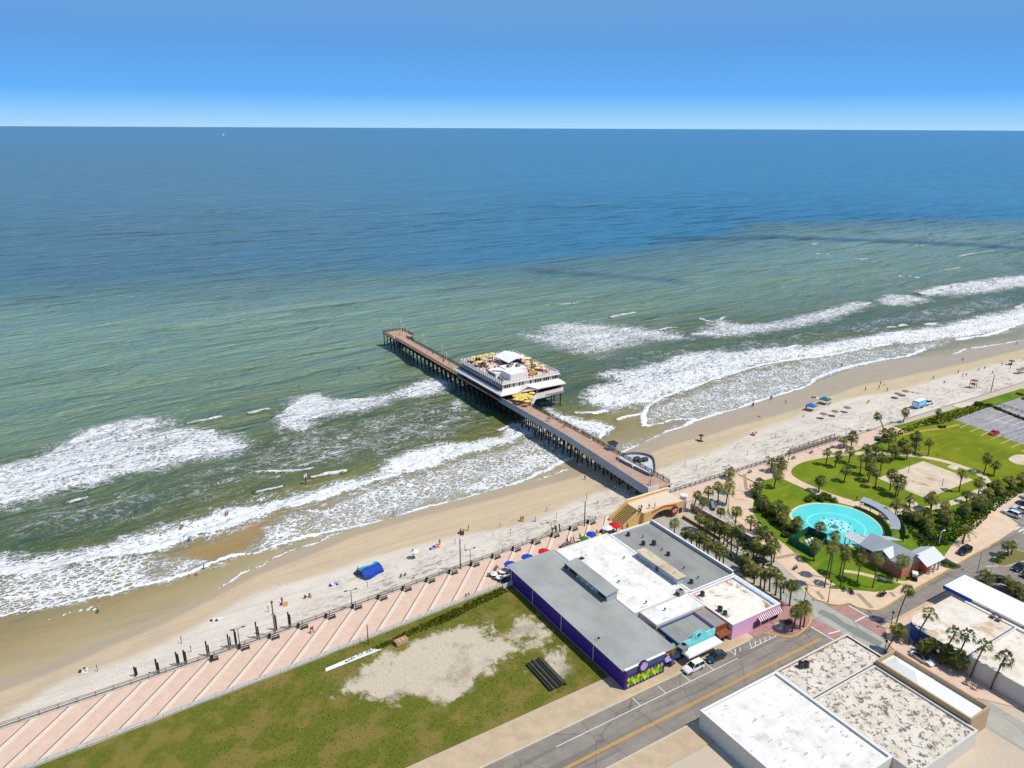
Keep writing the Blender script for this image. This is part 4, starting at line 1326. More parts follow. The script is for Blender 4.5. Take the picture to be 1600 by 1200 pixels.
# ---- pink corner shop
t = flat_block('pink_shop', 'pink stucco corner shop with striped awning and stained cream roof', 'shop building', 104.9, 119.0, 85.9, 98.4, 4.9, m_pink, m_roof_pink, par=0.55, par_e=0.55, tw=0.35, cap=m_white)
b = MB()
b.box(12.9, 14.0, 0.4, 12.1, 4.92, 5.5)
b.build('gutter_tray', mat('pale_blue_sheet', (206, 220, 228), 0.5), t)
aw = MB()
for i in range(26):
    x0 = 7.2 + i * 0.27
    aw.raw([(x0, -0.02, 4.5), (x0 + 0.27, -0.02, 4.5), (x0 + 0.27, -0.95, 3.5), (x0, -0.95, 3.5), (x0, -0.06, 4.45), (x0 + 0.27, -0.06, 4.45), (x0 + 0.27, -0.95, 3.42), (x0, -0.95, 3.42)],
           [(0, 3, 2, 1), (3, 7, 6, 2), (4, 5, 6, 7)], i % 2)
aw.build('awning', [mat('awning_white', (236, 226, 228), 0.8), mat('awning_maroon', (132, 40, 62), 0.8)], t)
for x0, x1 in ((6.3, 8.0), (9.0, 10.6), (11.4, 13.6)):
    pane(t, x0, x1, 0.9, 2.9, 0.0, m_dark, 'window', mat('violet_trim', (86, 66, 150), 0.7))
for y in (1.5, 5.5):
    b = MB()
    b.box(14.1, 15.3, y, y + 2.6, 2.7, 2.8)
    b.box(15.22, 15.3, y, y + 2.6, 2.45, 2.7)
    b.build('canopy', m_red, t)
# recessed entry of rust brown beside it
t = flat_block('brown_entry', 'narrow grey roofed shop with rust brown entrance hood between aqua and pink fronts', 'shop building', 101.2, 104.8, 87.0, 98.4, 5.2, m_brown, m_roof_grey, par=0.25, tw=0.25)
b = MB()
b.raw([(0.1, 0.0, 3.9), (3.5, 0.0, 3.9), (3.5, -1.3, 3.2), (0.1, -1.3, 3.2), (0.1, 0.0, 3.75), (3.5, 0.0, 3.75), (3.5, -1.3, 3.05), (0.1, -1.3, 3.05)], [(0, 3, 2, 1), (4, 5, 6, 7), (2, 3, 7, 6), (0, 4, 7, 3), (1, 2, 6, 5)])
b.build('hood', m_brown, t)
pane(t, 1.0, 2.6, 0.1, 2.4, 0.0, m_dark, 'door')
b = MB()
b.box(0.6, 2.6, 6.2, 8.6, 5.21, 5.30)
b.build('roof_hatch', m_brown, t)
# ---- aqua fronted arcade
t = flat_block('aqua_front_shop', 'grey roofed shop with aqua stepped front and white canopy over the pavement', 'shop building', 91.4, 101.0, 87.0, 93.1, 5.2, m_blue_dk, m_roof_grey, par=0.3, tw=0.3)
b = MB()
b.box(0.2, 9.4, -0.28, -0.02, 2.9, 6.0)
prof = [(2.9, 6.0), (6.7, 6.0), (6.4, 6.9), (5.9, 7.4), (4.8, 7.7), (3.7, 7.4), (3.2, 6.9)]
b.raw([(x, -0.28, z) for x, z in prof] + [(x, -0.02, z) for x, z in prof], [(0, 1, 2, 3, 4, 5, 6), (13, 12, 11, 10, 9, 8, 7)] + [(i, i + 7, (i + 1) % 7 + 7, (i + 1) % 7) for i in range(7)])
b.build('parapet_sign', m_teal, t)
b = MB()
for z in (4.6, 5.2, 5.75):
    b.box(0.25, 2.8, -0.36, -0.29, z, z + 0.14)
b.build('raised_trim', mat('pale_aqua', (176, 236, 232), 0.7), t)
b = MB()
for z in (4.6, 5.2, 5.75):
    b.box(6.9, 9.35, -0.36, -0.29, z, z + 0.14)
b.build('raised_trim', mat('pale_aqua', (176, 236, 232), 0.7), t)
b = MB()
b.tube([(4.8, -0.40, 6.35), (4.8, -0.29, 6.35)], 0.95, 18)
b.build('round_frame', mat('pale_aqua', (176, 236, 232), 0.7), t)
b = MB()
b.tube([(4.8, -0.46, 6.35), (4.8, -0.41, 6.35)], 0.6, 16)
b.build('round_emblem', mat('slate_emblem', (80, 110, 140), 0.6), t)
b = MB()
b.chamfer_box(0.3, 9.3, -2.6, -0.42, 2.95, 3.75, 0.25)
b.build('canopy', mat('white_canopy', (238, 234, 228), 0.7, var=0.06), t)
for x0 in (0.8, 3.2, 5.6, 7.8):
    pane(t, x0, x0 + 1.9, 0.2, 2.6, 0.0, m_dark, 'shop_window')
# ---- carved fairground front squeezed in beside the violet hall
t = thing('fairground_front', 'colourful carved fairground entrance with yellow and green shapes between violet and aqua fronts', 'entrance', (87.3, 87.0, 0))
b = MB()
b.box(0, 4.0, 0.2, 3.4, 0, 4.2)
b.build('porch', mat('dusk_blue', (60, 56, 110), 0.8), t)
b = MB()
b.box(0.1, 3.9, 3.5, 8.5, 0, 4.7)
for i in range(4):
    b.box(0.3 + 0.2 * i, 3.6 - 0.2 * i, 3.6 + i * 1.0, 4.4 + i * 1.0, 4.7, 5.0 + 0.22 * i)
b.build('stepped_roof', m_wood_old, t)
rr = random.Random(5)
for nm, c, n_, x0 in (('carving', (236, 176, 30), 5, 1.6), ('carving', (212, 120, 70), 4, 0.5), ('carving', (86, 176, 90), 4, 3.0), ('carving', (236, 200, 60), 4, 2.1)):
    b = MB()
    for i in range(n_):
        x, z = x0 + rr.uniform(-0.5, 0.6), 4.3 + rr.uniform(0, 1.6)
        r_ = rr.uniform(0.35, 0.7)
        b.lathe([(0.02, -r_), (r_ * 0.7, -r_ * 0.6), (r_, 0), (r_ * 0.7, r_ * 0.6), (0.02, r_)], 9, 0, (x, rr.uniform(-0.1, 0.3), z))
    b.build(nm, mat('carving_%d' % c[0] + '_%d' % c[2], c, 0.6, var=0.3, scale=2), t, smooth=True)
b = MB()
b.raw([(0.1, -0.9, 2.7), (3.8, -0.9, 2.7), (3.8, 0.2, 3.7), (0.1, 0.2, 3.7), (0.1, -0.9, 2.55), (3.8, -0.9, 2.55), (3.8, 0.2, 3.55), (0.1, 0.2, 3.55)], [(0, 1, 2, 3), (7, 6, 5, 4), (0, 4, 5, 1), (1, 5, 6, 2), (3, 7, 4, 0)])
b.build('sign_awning', mat('lavender_sign', (168, 164, 196), 0.6, c2=(110, 96, 150), scale=2.5), t)

# the block's low eaves: heights and footprints of the shops behind the common street line
for o in list(scene.collection.objects):
    if o.parent is None and o.name in ('white_hall', 'white_annex', 'grey_arcade', 'roof_house', 'pink_shop', 'brown_entry', 'aqua_front_shop', 'fairground_front'):
        o.location = (o.location.x * 1.02, o.location.y * 1.02, o.location.z * 0.70)
        o.scale = (1.02, 1.02, 0.70)

# ---- roof-top plant
def condenser(loc, label, k=1.0, group='roof condensers'):
    t = thing('air_conditioner', label, 'air conditioner', loc, random.Random(int(loc[0] * 91 + loc[1] * 7)).uniform(-0.3, 0.3), group)
    b = MB()
    b.box(-0.5 * k, 0.5 * k, -0.5 * k, 0.5 * k, 0.0, 0.12)
    b.build('base_frame', m_steel, t)
    b = MB()
    b.lathe([(0.46 * k, 0.12), (0.48 * k, 0.9 * k), (0.42 * k, 1.0 * k)], 14)
    b.build('casing', mat('condenser_casing', (72, 72, 72), 0.6, var=0.3), t)
    b = MB()
    b.lathe([(0.38 * k, 1.0 * k), (0.34 * k, 1.05 * k), (0.10 * k, 1.06 * k)], 12)
    b.build('fan_guard', m_black, t)
    return t

q6 = zoomed(960, 800, 6.67)
for i, (x, y, z, wd) in enumerate([(145, 250, 3.71, 'beside the rim nearest the sea on the grey arcade roof'), (300, 345, 3.71, 'small and lowest set on the grey arcade roof'), (410, 345, 3.71, 'by a pair of pipes on the grey arcade roof'),
                                   (560, 455, 3.71, 'over a rust patch on the grey arcade roof'), (440, 515, 3.71, 'against the cream topped roof house'), (665, 660, 3.71, 'in the middle of the street half of the grey roof'),
                                   (800, 745, 3.71, 'near the pink shop end of the grey roof'), (915, 875, 3.43, 'standing alone on the cream stained roof'), (1098, 1035, 3.43, 'by the inner edge of the cream stained roof'),
                                   (1152, 1072, 3.43, 'closest to the street on the cream stained roof')]):
    u, v = q6(x, y)
    s, n = P(u, v, z)
    condenser((s, n, z), 'round dark condenser unit ' + wd, 0.95 + 0.1 * (i % 3))

def roof_unit(loc, label, rot=0.0, k=1.0):
    t = thing('rooftop_unit', label, 'rooftop unit', loc, rot)
    b = MB()
    b.chamfer_box(-1.0 * k, 1.0 * k, -0.7 * k, 0.7 * k, 0.15, 1.3 * k, 0.06)
    b.build('cabinet', m_steel, t)
    b = MB()
    b.box(-0.95 * k, 0.95 * k, -0.65 * k, 0.65 * k, 0, 0.15)
    b.build('skid', m_darkmetal, t)
    b = MB()
    b.box(-1.06 * k, -1.0 * k, -0.55 * k, 0.55 * k, 0.3, 1.1 * k)
    b.build('grille', m_darkmetal, t)
    b = MB()
    b.lathe([(0.45 * k, 1.3 * k), (0.45 * k, 1.42 * k), (0.2 * k, 1.44 * k)], 12, 0, (0.4 * k, 0, 0))
    b.build('fan', m_black, t)
    return t

for u, v, z, lab, k in ((1066, 1017, 3.64, 'boxy grey rooftop unit on the grey roof behind the aqua front', 1.0), (1062, 929, 4.17, 'dark rooftop unit at the street end of the cream topped roof house', 0.85),
                        (889, 887, 4.38, 'rooftop unit on the violet hall roof near the seaward end', 0.9), (934, 1003, 3.64, 'rooftop unit at the violet side of the grey roof near the street', 0.6)):
    s, n = P(u, v, z)
    roof_unit((s, n, z), lab, 0.2, k)

def roof_vent(loc, label, h=0.6):
    t = thing('roof_vent', label, 'vent', loc, 0, 'roof vents')
    b = MB()
    b.lathe([(0.10, 0), (0.10, h)], 8)
    b.build('pipe', m_steel, t)
    b = MB()
    b.lathe([(0.22, h), (0.24, h + 0.12), (0.05, h + 0.25)], 10)
    b.build('cowl', m_darkmetal, t)

for i, (x, y, z, lab) in enumerate([(297, 272, 3.71, 'nearest the sea on the grey arcade roof'), (495, 405, 3.71, 'midway along the grey arcade roof'), (725, 595, 3.71, 'beyond the middle condensers on the grey arcade roof'), (872, 695, 3.71, 'nearest the pink shop on the grey arcade roof'),
                                    (100, 490, 4.13, 'on the white hall roof by the grey rim'), (45, 740, 4.13, 'in the middle of the white hall roof'), (330, 955, 4.17, 'on the white annex roof'), (525, 1030, 4.17, 'at the street edge of the white annex roof')]):
    u, v = q6(x, y)
    s, n = P(u, v, z)
    roof_vent((s, n, z), 'small roof vent pipe ' + lab, 0.5)
s, n = P(908, 873, 4.13)
t = thing('roof_mast', 'thin aerial mast on a dark square base on the white hall roof', 'aerial', (s, n, 4.13))
b = MB()
b.box(-0.7, 0.7, -0.5, 0.5, 0, 0.12)
b.build('base_plate', m_darkmetal, t)
b = MB()
b.beam((0, 0, 0.12), (0, 0, 2.6), 0.06)
b.beam((-0.25, 0, 1.7), (0.25, 0, 1.7), 0.05)
b.build('mast', m_steel, t)

# ---- across the street
t = flat_block('mouldy_roof_shop', 'low shop with a cream roof blotched with dark mould across the street', 'shop building', 103.5, 124.7, 65.6, 73.9, 3.3, m_brown, m_roof_dirty, par=0.3, tw=0.3, cap=m_offwhite)
for x0 in (2, 7, 12, 16.5):
    pane(t, x0, x0 + 3.0, 0.5, 2.7, 8.25, m_dark, 'shop_window', depth=0.0)
t = thing('tan_corner_shop', 'tan walled shop with a white hipped roof light on the far corner', 'shop building', (121.5, 47.4, 0))
b = MB()
b.box(0, 5.9, 0, 0.35, 0, 4.6)
b.box(0, 5.9, 17.65, 18.0, 0, 4.6)
b.box(0, 0.35, 0.35, 17.65, 0, 4.6)
b.box(5.55, 5.9, 0.35, 17.65, 0, 4.6)
b.build('wall', m_tan, t)
b = MB()
b.box(0.35, 5.55, 0.35, 17.65, 3.4, 3.7)
b.raw([(0.7, 9.5, 3.75), (5.2, 9.5, 3.75), (5.2, 17.3, 3.75), (0.7, 17.3, 3.75), (2.9, 12, 4.7), (2.9, 15.2, 4.7)], [(0, 1, 4), (1, 2, 5, 4), (2, 3, 5), (3, 0, 4, 5)])
b.build('roof', m_white, t)
for u, v, lab in ((1251, 1043, 'round dark condenser at the outer end of the pair on the mouldy roof'), (1259, 1042, 'round dark condenser beside its twin on the mouldy roof')):
    s, n = P(u, v, 3.3)
    condenser((s, n, 3.3), lab, 1.2)
t = flat_block('end_shop', 'flat roofed shop standing next to the mouldy roofed shop along the street', 'shop building', 84.0, 103.2, 50.0, 73.6, 3.4, m_offwhite, m_roof_white, par=0.4, tw=0.3, cap=m_white)

t = flat_block('rear_shop', 'mould stained flat roof shop behind the one facing the street', 'shop building', 103.5, 121.2, 46.0, 65.3, 3.2, m_offwhite, m_roof_dirty, par=0.3, tw=0.3, cap=m_offwhite)

# ---- blue and white shop on the far corner
t = thing('blue_shop', 'white roofed shop with a cobalt blue front curving round the far street corner', 'shop building', (137.0, 57.0, 0))
out = smooth_line([(0.0, 0.0), (0.0, 8.5), (0.25, 10.4), (1.4, 12.1), (3.2, 12.8)], 5) + [(17.3, 12.8), (17.3, 0.0)]
out = out[::-1]
b = MB()
b.prism([(a * 0.97 + 0.28, c * 0.97 + 0.1) for a, c in out], 0, 3.3)
b.build('wall', m_blue, t)
b = MB()
b.prism(out, 3.3, 4.55)
b.build('fascia', m_blue, t)
b = MB()
b.prism([(a * 0.995 + 0.02, c * 0.995 + 0.02) for a, c in out], 4.55, 4.72)
b.build('roof', m_roof_blue, t)
for i in range(4):
    b = MB()
    b.box(0.05, 0.27, 0.8 + i * 2.2, 2.4 + i * 2.2, 0.4, 2.8)
    b.build('shop_window', m_dark, t)
t = thing('blue_canopy', 'long white flat canopy with cobalt blue edge beyond the blue shop', 'canopy', (154.6, 40.0, 0))
b = MB()
b.box(0, 8.2, 0, 32.2, 5.35, 5.75)
b.build('roof', mat('canopy_white', (236, 232, 224), 0.7, var=0.06, scale=0.2), t)
b = MB()
b.box(-0.06, 8.26, 32.2, 32.3, 4.75, 5.78)
b.box(-0.12, -0.02, 26.0, 32.2, 4.75, 5.78)
b.build('edge_band', m_blue, t)
b = MB()
b.box(-0.9, -0.13, 0.0, 27.0, 4.4, 4.8)
b.build('lower_ledge', m_white, t)
for y in (2, 9, 16, 23, 30.5):
    for x in (1.0, 7.2):
        b = MB()
        b.beam((x, y, 0), (x, y, 5.35), 0.35)
        b.build('post', m_white, t)
t = flat_block('cream_roof_shop', 'wide cream roofed shop behind the blue shop at the frame edge', 'shop building', 137.0, 154.2, 30.0, 56.8, 4.75, m_offwhite, roof_mat('cream_roof', (230, 220, 202), (214, 200, 176), (120, 104, 84), 0.55, 0.35, 0.4), par=0.4, tw=0.3, cap=m_offwhite)
for o in list(scene.collection.objects):
    if o.parent is None and o.name in ('blue_shop', 'blue_canopy', 'cream_roof_shop'):
        k = 1.015 if o.name == 'blue_canopy' else 1.0118
        o.location = (o.location.x * k, o.location.y * k, 0)
        o.scale = (1, 1, 0.8 if o.name == 'blue_canopy' else 0.77)
for u, v, lab in ((1551, 965, 'square dark condenser beside the canopy ledge on the blue shop roof'), (1560, 970, 'square dark condenser next to its twin on the blue shop roof')):
    s, n = P(u, v, 3.64)
    roof_unit((s, n, 3.64), lab, 0.1, 0.55)

# ---- beach gateway: orange arched bridge over the ramp road
m_orange = mat('apricot_stucco', (222, 184, 122), 0.85, var=0.16, scale=0.8)
m_orange_d = mat('burnt_orange_stucco', (184, 116, 48), 0.85, var=0.2)
t = thing('arched_bridge', 'apricot arched footbridge over the ramp road at the foot of the pier', 'footbridge', (123.0, 133.5, 0))
def arch_wall(b, y0, y1, top):
    ar = [(2.4 + 4.3 - 4.3 * math.cos(math.pi * i / 16), 0.6 + 2.9 * math.sin(math.pi * i / 16)) for i in range(17)]
    o = [(0, 0), (2.4, 0)] + ar + [(11.0, 0), (14.2, 0)]
    tops = [(x, top(x)) for x in (14.2, 12.6, 11.0, 9.0, 6.7, 4.4, 2.4, 1.0, 0)]
    pts = o + tops
    n = len(pts)
    tri = bmesh.new()
    vs = [tri.verts.new((x, 0, z)) for x, z in pts]
    f = tri.faces.new(vs)
    r_ = bmesh.ops.triangulate(tri, faces=[f])
    tri.verts.index_update()
    fs = [tuple(v_.index for v_ in ff.verts) for ff in tri.faces]
    tri.free()
    b.raw([(x, y0, z) for x, z in pts] + [(x, y1, z) for x, z in pts], fs + [tuple(i + n for i in reversed(f_)) for f_ in fs] + [(i, i + n, (i + 1) % n + n, (i + 1) % n) for i in range(n)])
b = MB()
arch_wall(b, 0, 0.5, lambda x: 4.55 + 0.55 * math.exp(-((x - 6.7) / 3.2) ** 2))
arch_wall(b, 7.0, 7.5, lambda x: 5.35)
b.box(0, 2.4, 0.5, 7.0, 0, 4.1)
b.box(11.0, 14.2, 0.5, 7.0, 0, 4.1)
b.build('arch_wall', m_orange, t)
b = MB()
b.box(0, 14.2, 0.5, 7.0, 4.1, 4.4)
b.build('deck', mat('cream_bridge_deck', (224, 204, 180), 0.9, var=0.1), t)
b = MB()
b.box(-0.15, 14.3, 6.85, 7.65, 5.35, 5.55)
b.box(-0.15, 14.3, 6.7, 6.98, 4.4, 4.75)
b.build('coping', mat('pale_apricot', (238, 212, 162), 0.85), t)
b = MB()
for i in range(15):
    x = 2.6 + 8.2 * i / 14
    z = 3.72 + 0.95 * math.exp(-((x - 6.7) / 2.6) ** 2)
    b.box(x, x + 0.36, -0.08, -0.01, z, z + 0.5)
    if i % 3:
        b.box(x + 0.1, x + 0.24, -0.1, -0.081, z + 0.12, z + 0.38)
b.build('red_lettering', m_red, t)
b = MB()
b.tube([(13.1, -0.05, 1.7), (13.1, 0.1, 1.7)], 0.62, 14)
b.box(12.48, 13.72, -0.05, 0.1, 0.3, 1.7)
b.build('niche', m_dark, t)
b = MB()
N_ = 14
for i in range(N_):
    b.box(-5.6 + i * 0.4, -5.6 + (i + 1) * 0.4, 1.7, 6.6, 0, 4.4 * (i + 1) / N_ - 0.02)
b.build('stairs', mat('ochre_steps', (168, 140, 84), 0.85, var=0.2), t)
for y0 in (1.1, 6.7):
    b = MB()
    b.raw([(-6.0, y0, 0), (0, y0, 0), (0, y0, 5.3), (-0.6, y0, 5.3), (-6.0, y0, 1.2), (-6.0, y0 + 0.5, 0), (0, y0 + 0.5, 0), (0, y0 + 0.5, 5.3), (-0.6, y0 + 0.5, 5.3), (-6.0, y0 + 0.5, 1.2)],
          [(0, 1, 2, 3, 4), (9, 8, 7, 6, 5), (4, 3, 8, 9), (3, 2, 7, 8), (0, 4, 9, 5), (1, 6, 7, 2)])
    b.build('stair_wall', m_orange, t)
t.scale = (1, 1, 0.80)
t = thing('round_sign', 'dark red round sign standing under the arch of the apricot bridge', 'sign', (133.4, 133.0, 0))
b = MB()
b.tube([(0, -0.12, 1.9), (0, 0.12, 1.9)], 1.3, 22)
b.build('disc', mat('maroon_enamel', (150, 22, 30), 0.5), t)
b = MB()
for z, w_ in ((2.3, 0.7), (1.9, 0.95), (1.5, 0.6)):
    b.box(-w_, w_, -0.17, -0.121, z - 0.11, z + 0.11)
b.build('white_bands', mat('sign_white', (226, 196, 196), 0.5), t)
b = MB()
b.beam((-0.7, 0, 0), (-0.7, 0, 1.2), 0.12)
b.beam((0.7, 0, 0), (0.7, 0, 1.2), 0.12)
b.build('legs', m_darkmetal, t)
t = thing('entrance_pylon', 'white and grey ribbed pylon at the east end of the apricot bridge', 'pylon', (138.4, 135.0, 0))
b = MB()
b.lathe([(0.95, 0), (0.85, 4.0), (1.05, 4.3)], 18)
b.build('shaft', striped('ribbed_white', (222, 222, 218), (150, 156, 160), 0, 0.5, 0.3), t)
b = MB()
b.lathe([(1.1, 4.3), (1.0, 4.5)], 18)
b.build('cap', m_white, t)
wall_run('retaining_wall', [(134.9, 131.2), (134.9, 124), (134.9, 117.5)], 0, 0.9, 0.35, mat('brown_brick_wall', (128, 88, 60), 0.9, var=0.3, scale=1.5), 'low brown brick wall beside the ramp road near the bridge', 'wall', m_tan)
wall_run('terrace_wall', [(140.0, 133.5), (140.3, 126), (140.6, 119), (140.6, 112)], 0, 1.9, 0.4, mat('tan_patched_wall', (190, 164, 134), 0.9, c2=(160, 104, 76), scale=0.35), 'tan patched terrace wall with a white rail along the palm row', 'wall', m_offwhite)

# ---- park pavilion by the splash pool
m_metal = striped('standing_seam_roof', (178, 182, 184), (146, 150, 152), 1, 0.55, 0.10, 0.4, 0.08, 0.5, 0.15)
m_metal_x = striped('standing_seam_roof_cross', (214, 214, 210), (186, 188, 186), 0, 0.55, 0.10, 0.4, 0.06, 0.5, 0.15)
m_coral = mat('coral_stucco', (204, 122, 104), 0.85, var=0.15)
m_sage = mat('sage_siding', (164, 170, 152), 0.8, var=0.12)
t = thing('park_pavilion', 'coral and sage pavilion with crossed grey metal roofs beside the splash pool', 'pavilion', (158.2, 83.0, 0))
b = MB()
b.box(0, 7.2, 0, 10.6, 0, 2.3)
b.build('lower_wall', m_coral, t)
b = MB()
b.box(0.06, 7.14, 0.06, 10.54, 2.3, 3.9)
b.build('upper_wall', m_sage, t)

def gable(b, x0, x1, y0, y1, z0, z1, axis, th=0.16, over=0.5):
    if axis == 'y':
        xm = (x0 + x1) / 2
        for sgn, xe in ((-1, x0 - over), (1, x1 + over)):
            a = [(xe, y0 - over, z0), (xm, y0 - over, z1), (xm, y1 + over, z1), (xe, y1 + over, z0)]
            q = [(x, y, z - th) for x, y, z in a]
            if sgn > 0:
                a, q = a[::-1], q[::-1]
            b.raw(a + q, [(3, 2, 1, 0), (4, 5, 6, 7), (0, 1, 5, 4), (1, 2, 6, 5), (2, 3, 7, 6), (3, 0, 4, 7)])
    else:
        ym = (y0 + y1) / 2
        for sgn, ye in ((-1, y0 - over), (1, y1 + over)):
            a = [(x0 - over, ye, z0), (x0 - over, ym, z1), (x1 + over, ym, z1), (x1 + over, ye, z0)]
            q = [(x, y, z - th) for x, y, z in a]
            if sgn < 0:
                a, q = a[::-1], q[::-1]
            b.raw(a + q, [(3, 2, 1, 0), (4, 5, 6, 7), (0, 1, 5, 4), (1, 2, 6, 5), (2, 3, 7, 6), (3, 0, 4, 7)])

b = MB()
gable(b, 0, 7.2, 0, 10.6, 3.7, 5.9, 'y')
b.build('roof', m_metal, t)
b = MB()
b.raw([(0.1, 0.02, 3.9), (7.1, 0.02, 3.9), (3.6, 0.02, 5.75), (0.1, 0.16, 3.9), (7.1, 0.16, 3.9), (3.6, 0.16, 5.75)], [(0, 1, 2), (5, 4, 3), (0, 2, 5, 3), (1, 4, 5, 2)])
b.raw([(-0.42, 3.4, 3.0), (-0.42, 6.4, 3.0), (-0.42, 6.4, 4.3), (-0.42, 4.9, 5.3), (-0.42, 3.4, 4.3), (0.3, 3.4, 3.0), (0.3, 6.4, 3.0), (0.3, 6.4, 4.3), (0.3, 4.9, 5.3), (0.3, 3.4, 4.3)],
      [(4, 3, 2, 1, 0), (5, 6, 7, 8, 9), (0, 1, 6, 5), (1, 2, 7, 6), (4, 0, 5, 9)])
b.build('gable_wall', m_sage, t)
b = MB()
gable(b, -0.7, 2.6, 3.2, 6.6, 4.3, 5.6, 'x', 0.14, 0.35)
b.build('cross_roof', m_metal_x, t)
for y0, z0 in ((4.0, 3.2), (5.1, 3.2), (4.2, 4.05), (8.2, 2.5)):
    b = MB()
    b.box(-0.47, -0.41, y0, y0 + 0.85, z0, z0 + 0.6) if y0 < 8 else b.box(-0.04, 0.07, y0, y0 + 1.3, z0, z0 + 0.8)
    b.build('window', m_dark, t)
b = MB()
gable(b, 5.0, 11.4, -2.6, 2.6, 3.5, 5.2, 'x')
b.build('porch_roof', m_metal_x, t)
b = MB()
b.box(7.3, 9.2, -1.6, 1.9, 0, 3.3)
b.build('porch_wall', m_coral, t)
for x in (7.6, 9.4, 11.2):
    for y in (-2.3, 2.3):
        b = MB()
        b.beam((x, y, 0), (x, y, 3.55), 0.38)
        b.build('column', m_coral if y > 0 else m_offwhite, t)
b = MB()
b.raw([(3.4, 10.7, 4.2), (9.8, 6.4, 4.2), (10.4, 10.2, 3.2), (5.0, 14.8, 3.2), (3.4, 10.7, 4.05), (9.8, 6.4, 4.05), (10.4, 10.2, 3.05), (5.0, 14.8, 3.05)], [(0, 1, 2, 3), (7, 6, 5, 4), (0, 4, 5, 1), (1, 5, 6, 2), (2, 6, 7, 3), (3, 7, 4, 0)])
b.build('shed_roof', m_metal_x, t)
b = MB()
b.raw([(0.3, 11.2, 3.3), (3.2, 11.2, 4.0), (3.2, 16.2, 4.0), (0.3, 16.2, 3.3), (0.3, 11.2, 3.15), (3.2, 11.2, 3.85), (3.2, 16.2, 3.85), (0.3, 16.2, 3.15)], [(0, 1, 2, 3), (7, 6, 5, 4), (0, 4, 5, 1), (1, 5, 6, 2), (2, 6, 7, 3), (3, 7, 4, 0)])
b.build('shed_roof', m_metal_x, t)
for x, y, h in ((0.7, 15.8, 3.3), (2.8, 15.8, 3.8), (0.7, 11.6, 3.3), (5.2, 14.2, 3.2), (9.9, 10.0, 3.2)):
    b = MB()
    b.beam((x, y, 0), (x, y, h), 0.22)
    b.build('post', m_offwhite, t)
# curved shade roof and its teal screen
t = thing('pool_pergola', 'curved grey shade roof on posts around the far rim of the splash pool', 'shade structure', (pc[0], pc[1], 0.15))
b = MB()
a0, a1 = R(-68), R(12)
K = 18
vs, fs = [], []
for i in range(K + 1):
    a = a0 + (a1 - a0) * i / K
    for r_, z in ((12.0, 2.6), (14.3, 3.0), (14.3, 2.85), (12.0, 2.45)):
        vs.append((r_ * math.cos(a), r_ * math.sin(a), z))
for i in range(K):
    for j in range(4):
        fs.append((i * 4 + j, (i + 1) * 4 + j, (i + 1) * 4 + (j + 1) % 4, i * 4 + (j + 1) % 4))
b.raw(vs, fs)
b.build('roof', m_metal, t)
for i in range(0, K + 1, 3):
    a = a0 + (a1 - a0) * i / K
    b = MB()
    b.beam((12.8 * math.cos(a), 12.8 * math.sin(a), 0), (12.8 * math.cos(a), 12.8 * math.sin(a), 2.6), 0.14)
    b.build('post', m_steel, t)
m_green_screen = mat('teal_mesh_screen', (12, 96, 84), 0.8, var=0.2)
t = thing('curved_screen', 'curved dark teal mesh fence behind the shade roof', 'fence', (pc[0], pc[1], 0.15))
b = MB()
for i in range(K):
    a, c = a0 + (a1 - a0) * i / K, a0 + (a1 - a0) * (i + 1) / K
    b.beam((15.6 * math.cos(a), 15.6 * math.sin(a), 0.9), (15.6 * math.cos(c), 15.6 * math.sin(c), 0.9), 0.05, 1.7)
b.build('screen', m_green_screen, t)
for i in range(0, K + 1, 2):
    a = a0 + (a1 - a0) * i / K
    b = MB()
    b.beam((15.66 * math.cos(a), 15.66 * math.sin(a), 0), (15.66 * math.cos(a), 15.66 * math.sin(a), 1.9), 0.08)
    b.build('post', m_darkmetal, t)
encl = px([(1234, 850), (1262, 834), (1291, 846), (1272, 872)])
t = thing('pump_enclosure', 'green mesh screen round the pool pumps beside the splash pool', 'fence', (encl[0][0], encl[0][1], 0.15))
for i in range(4):
    a, c = encl[i], encl[(i + 1) % 4]
    b = MB()
    b.beam((a[0] - encl[0][0], a[1] - encl[0][1], 1.0), (c[0] - encl[0][0], c[1] - encl[0][1], 1.0), 0.06, 2.0)
    b.build('screen', m_green_screen, t)
for i in range(4):
    b = MB()
    b.beam((encl[i][0] - encl[0][0], encl[i][1] - encl[0][1], 0), (encl[i][0] - encl[0][0], encl[i][1] - encl[0][1], 2.1), 0.1)
    b.build('post', m_darkmetal, t)
cx, cy = sum(a for a, _ in encl) / 4, sum(b_ for _, b_ in encl) / 4
t = thing('pool_pumps', 'white pool filter tanks and pipes inside the green screen', 'pool plant', (cx, cy, 0.15))
for i in range(3):
    b = MB()
    b.lathe([(0.45, 0), (0.48, 0.9), (0.30, 1.2), (0.05, 1.3)], 12, 0, (-1.2 + i * 1.2, 0.3, 0))
    b.build('tank', m_white, t, smooth=True)
b = MB()
b.tube([(-1.6, -0.6, 0.4), (1.6, -0.6, 0.4), (1.6, 0.9, 0.4)], 0.10, 8)
b.tube([(-1.2, -0.6, 0.4), (-1.2, 0.3, 0.5)], 0.08, 8)
b.tube([(0, -0.6, 0.4), (0, 0.3, 0.5)], 0.08, 8)
b.build('pipe', m_white, t)

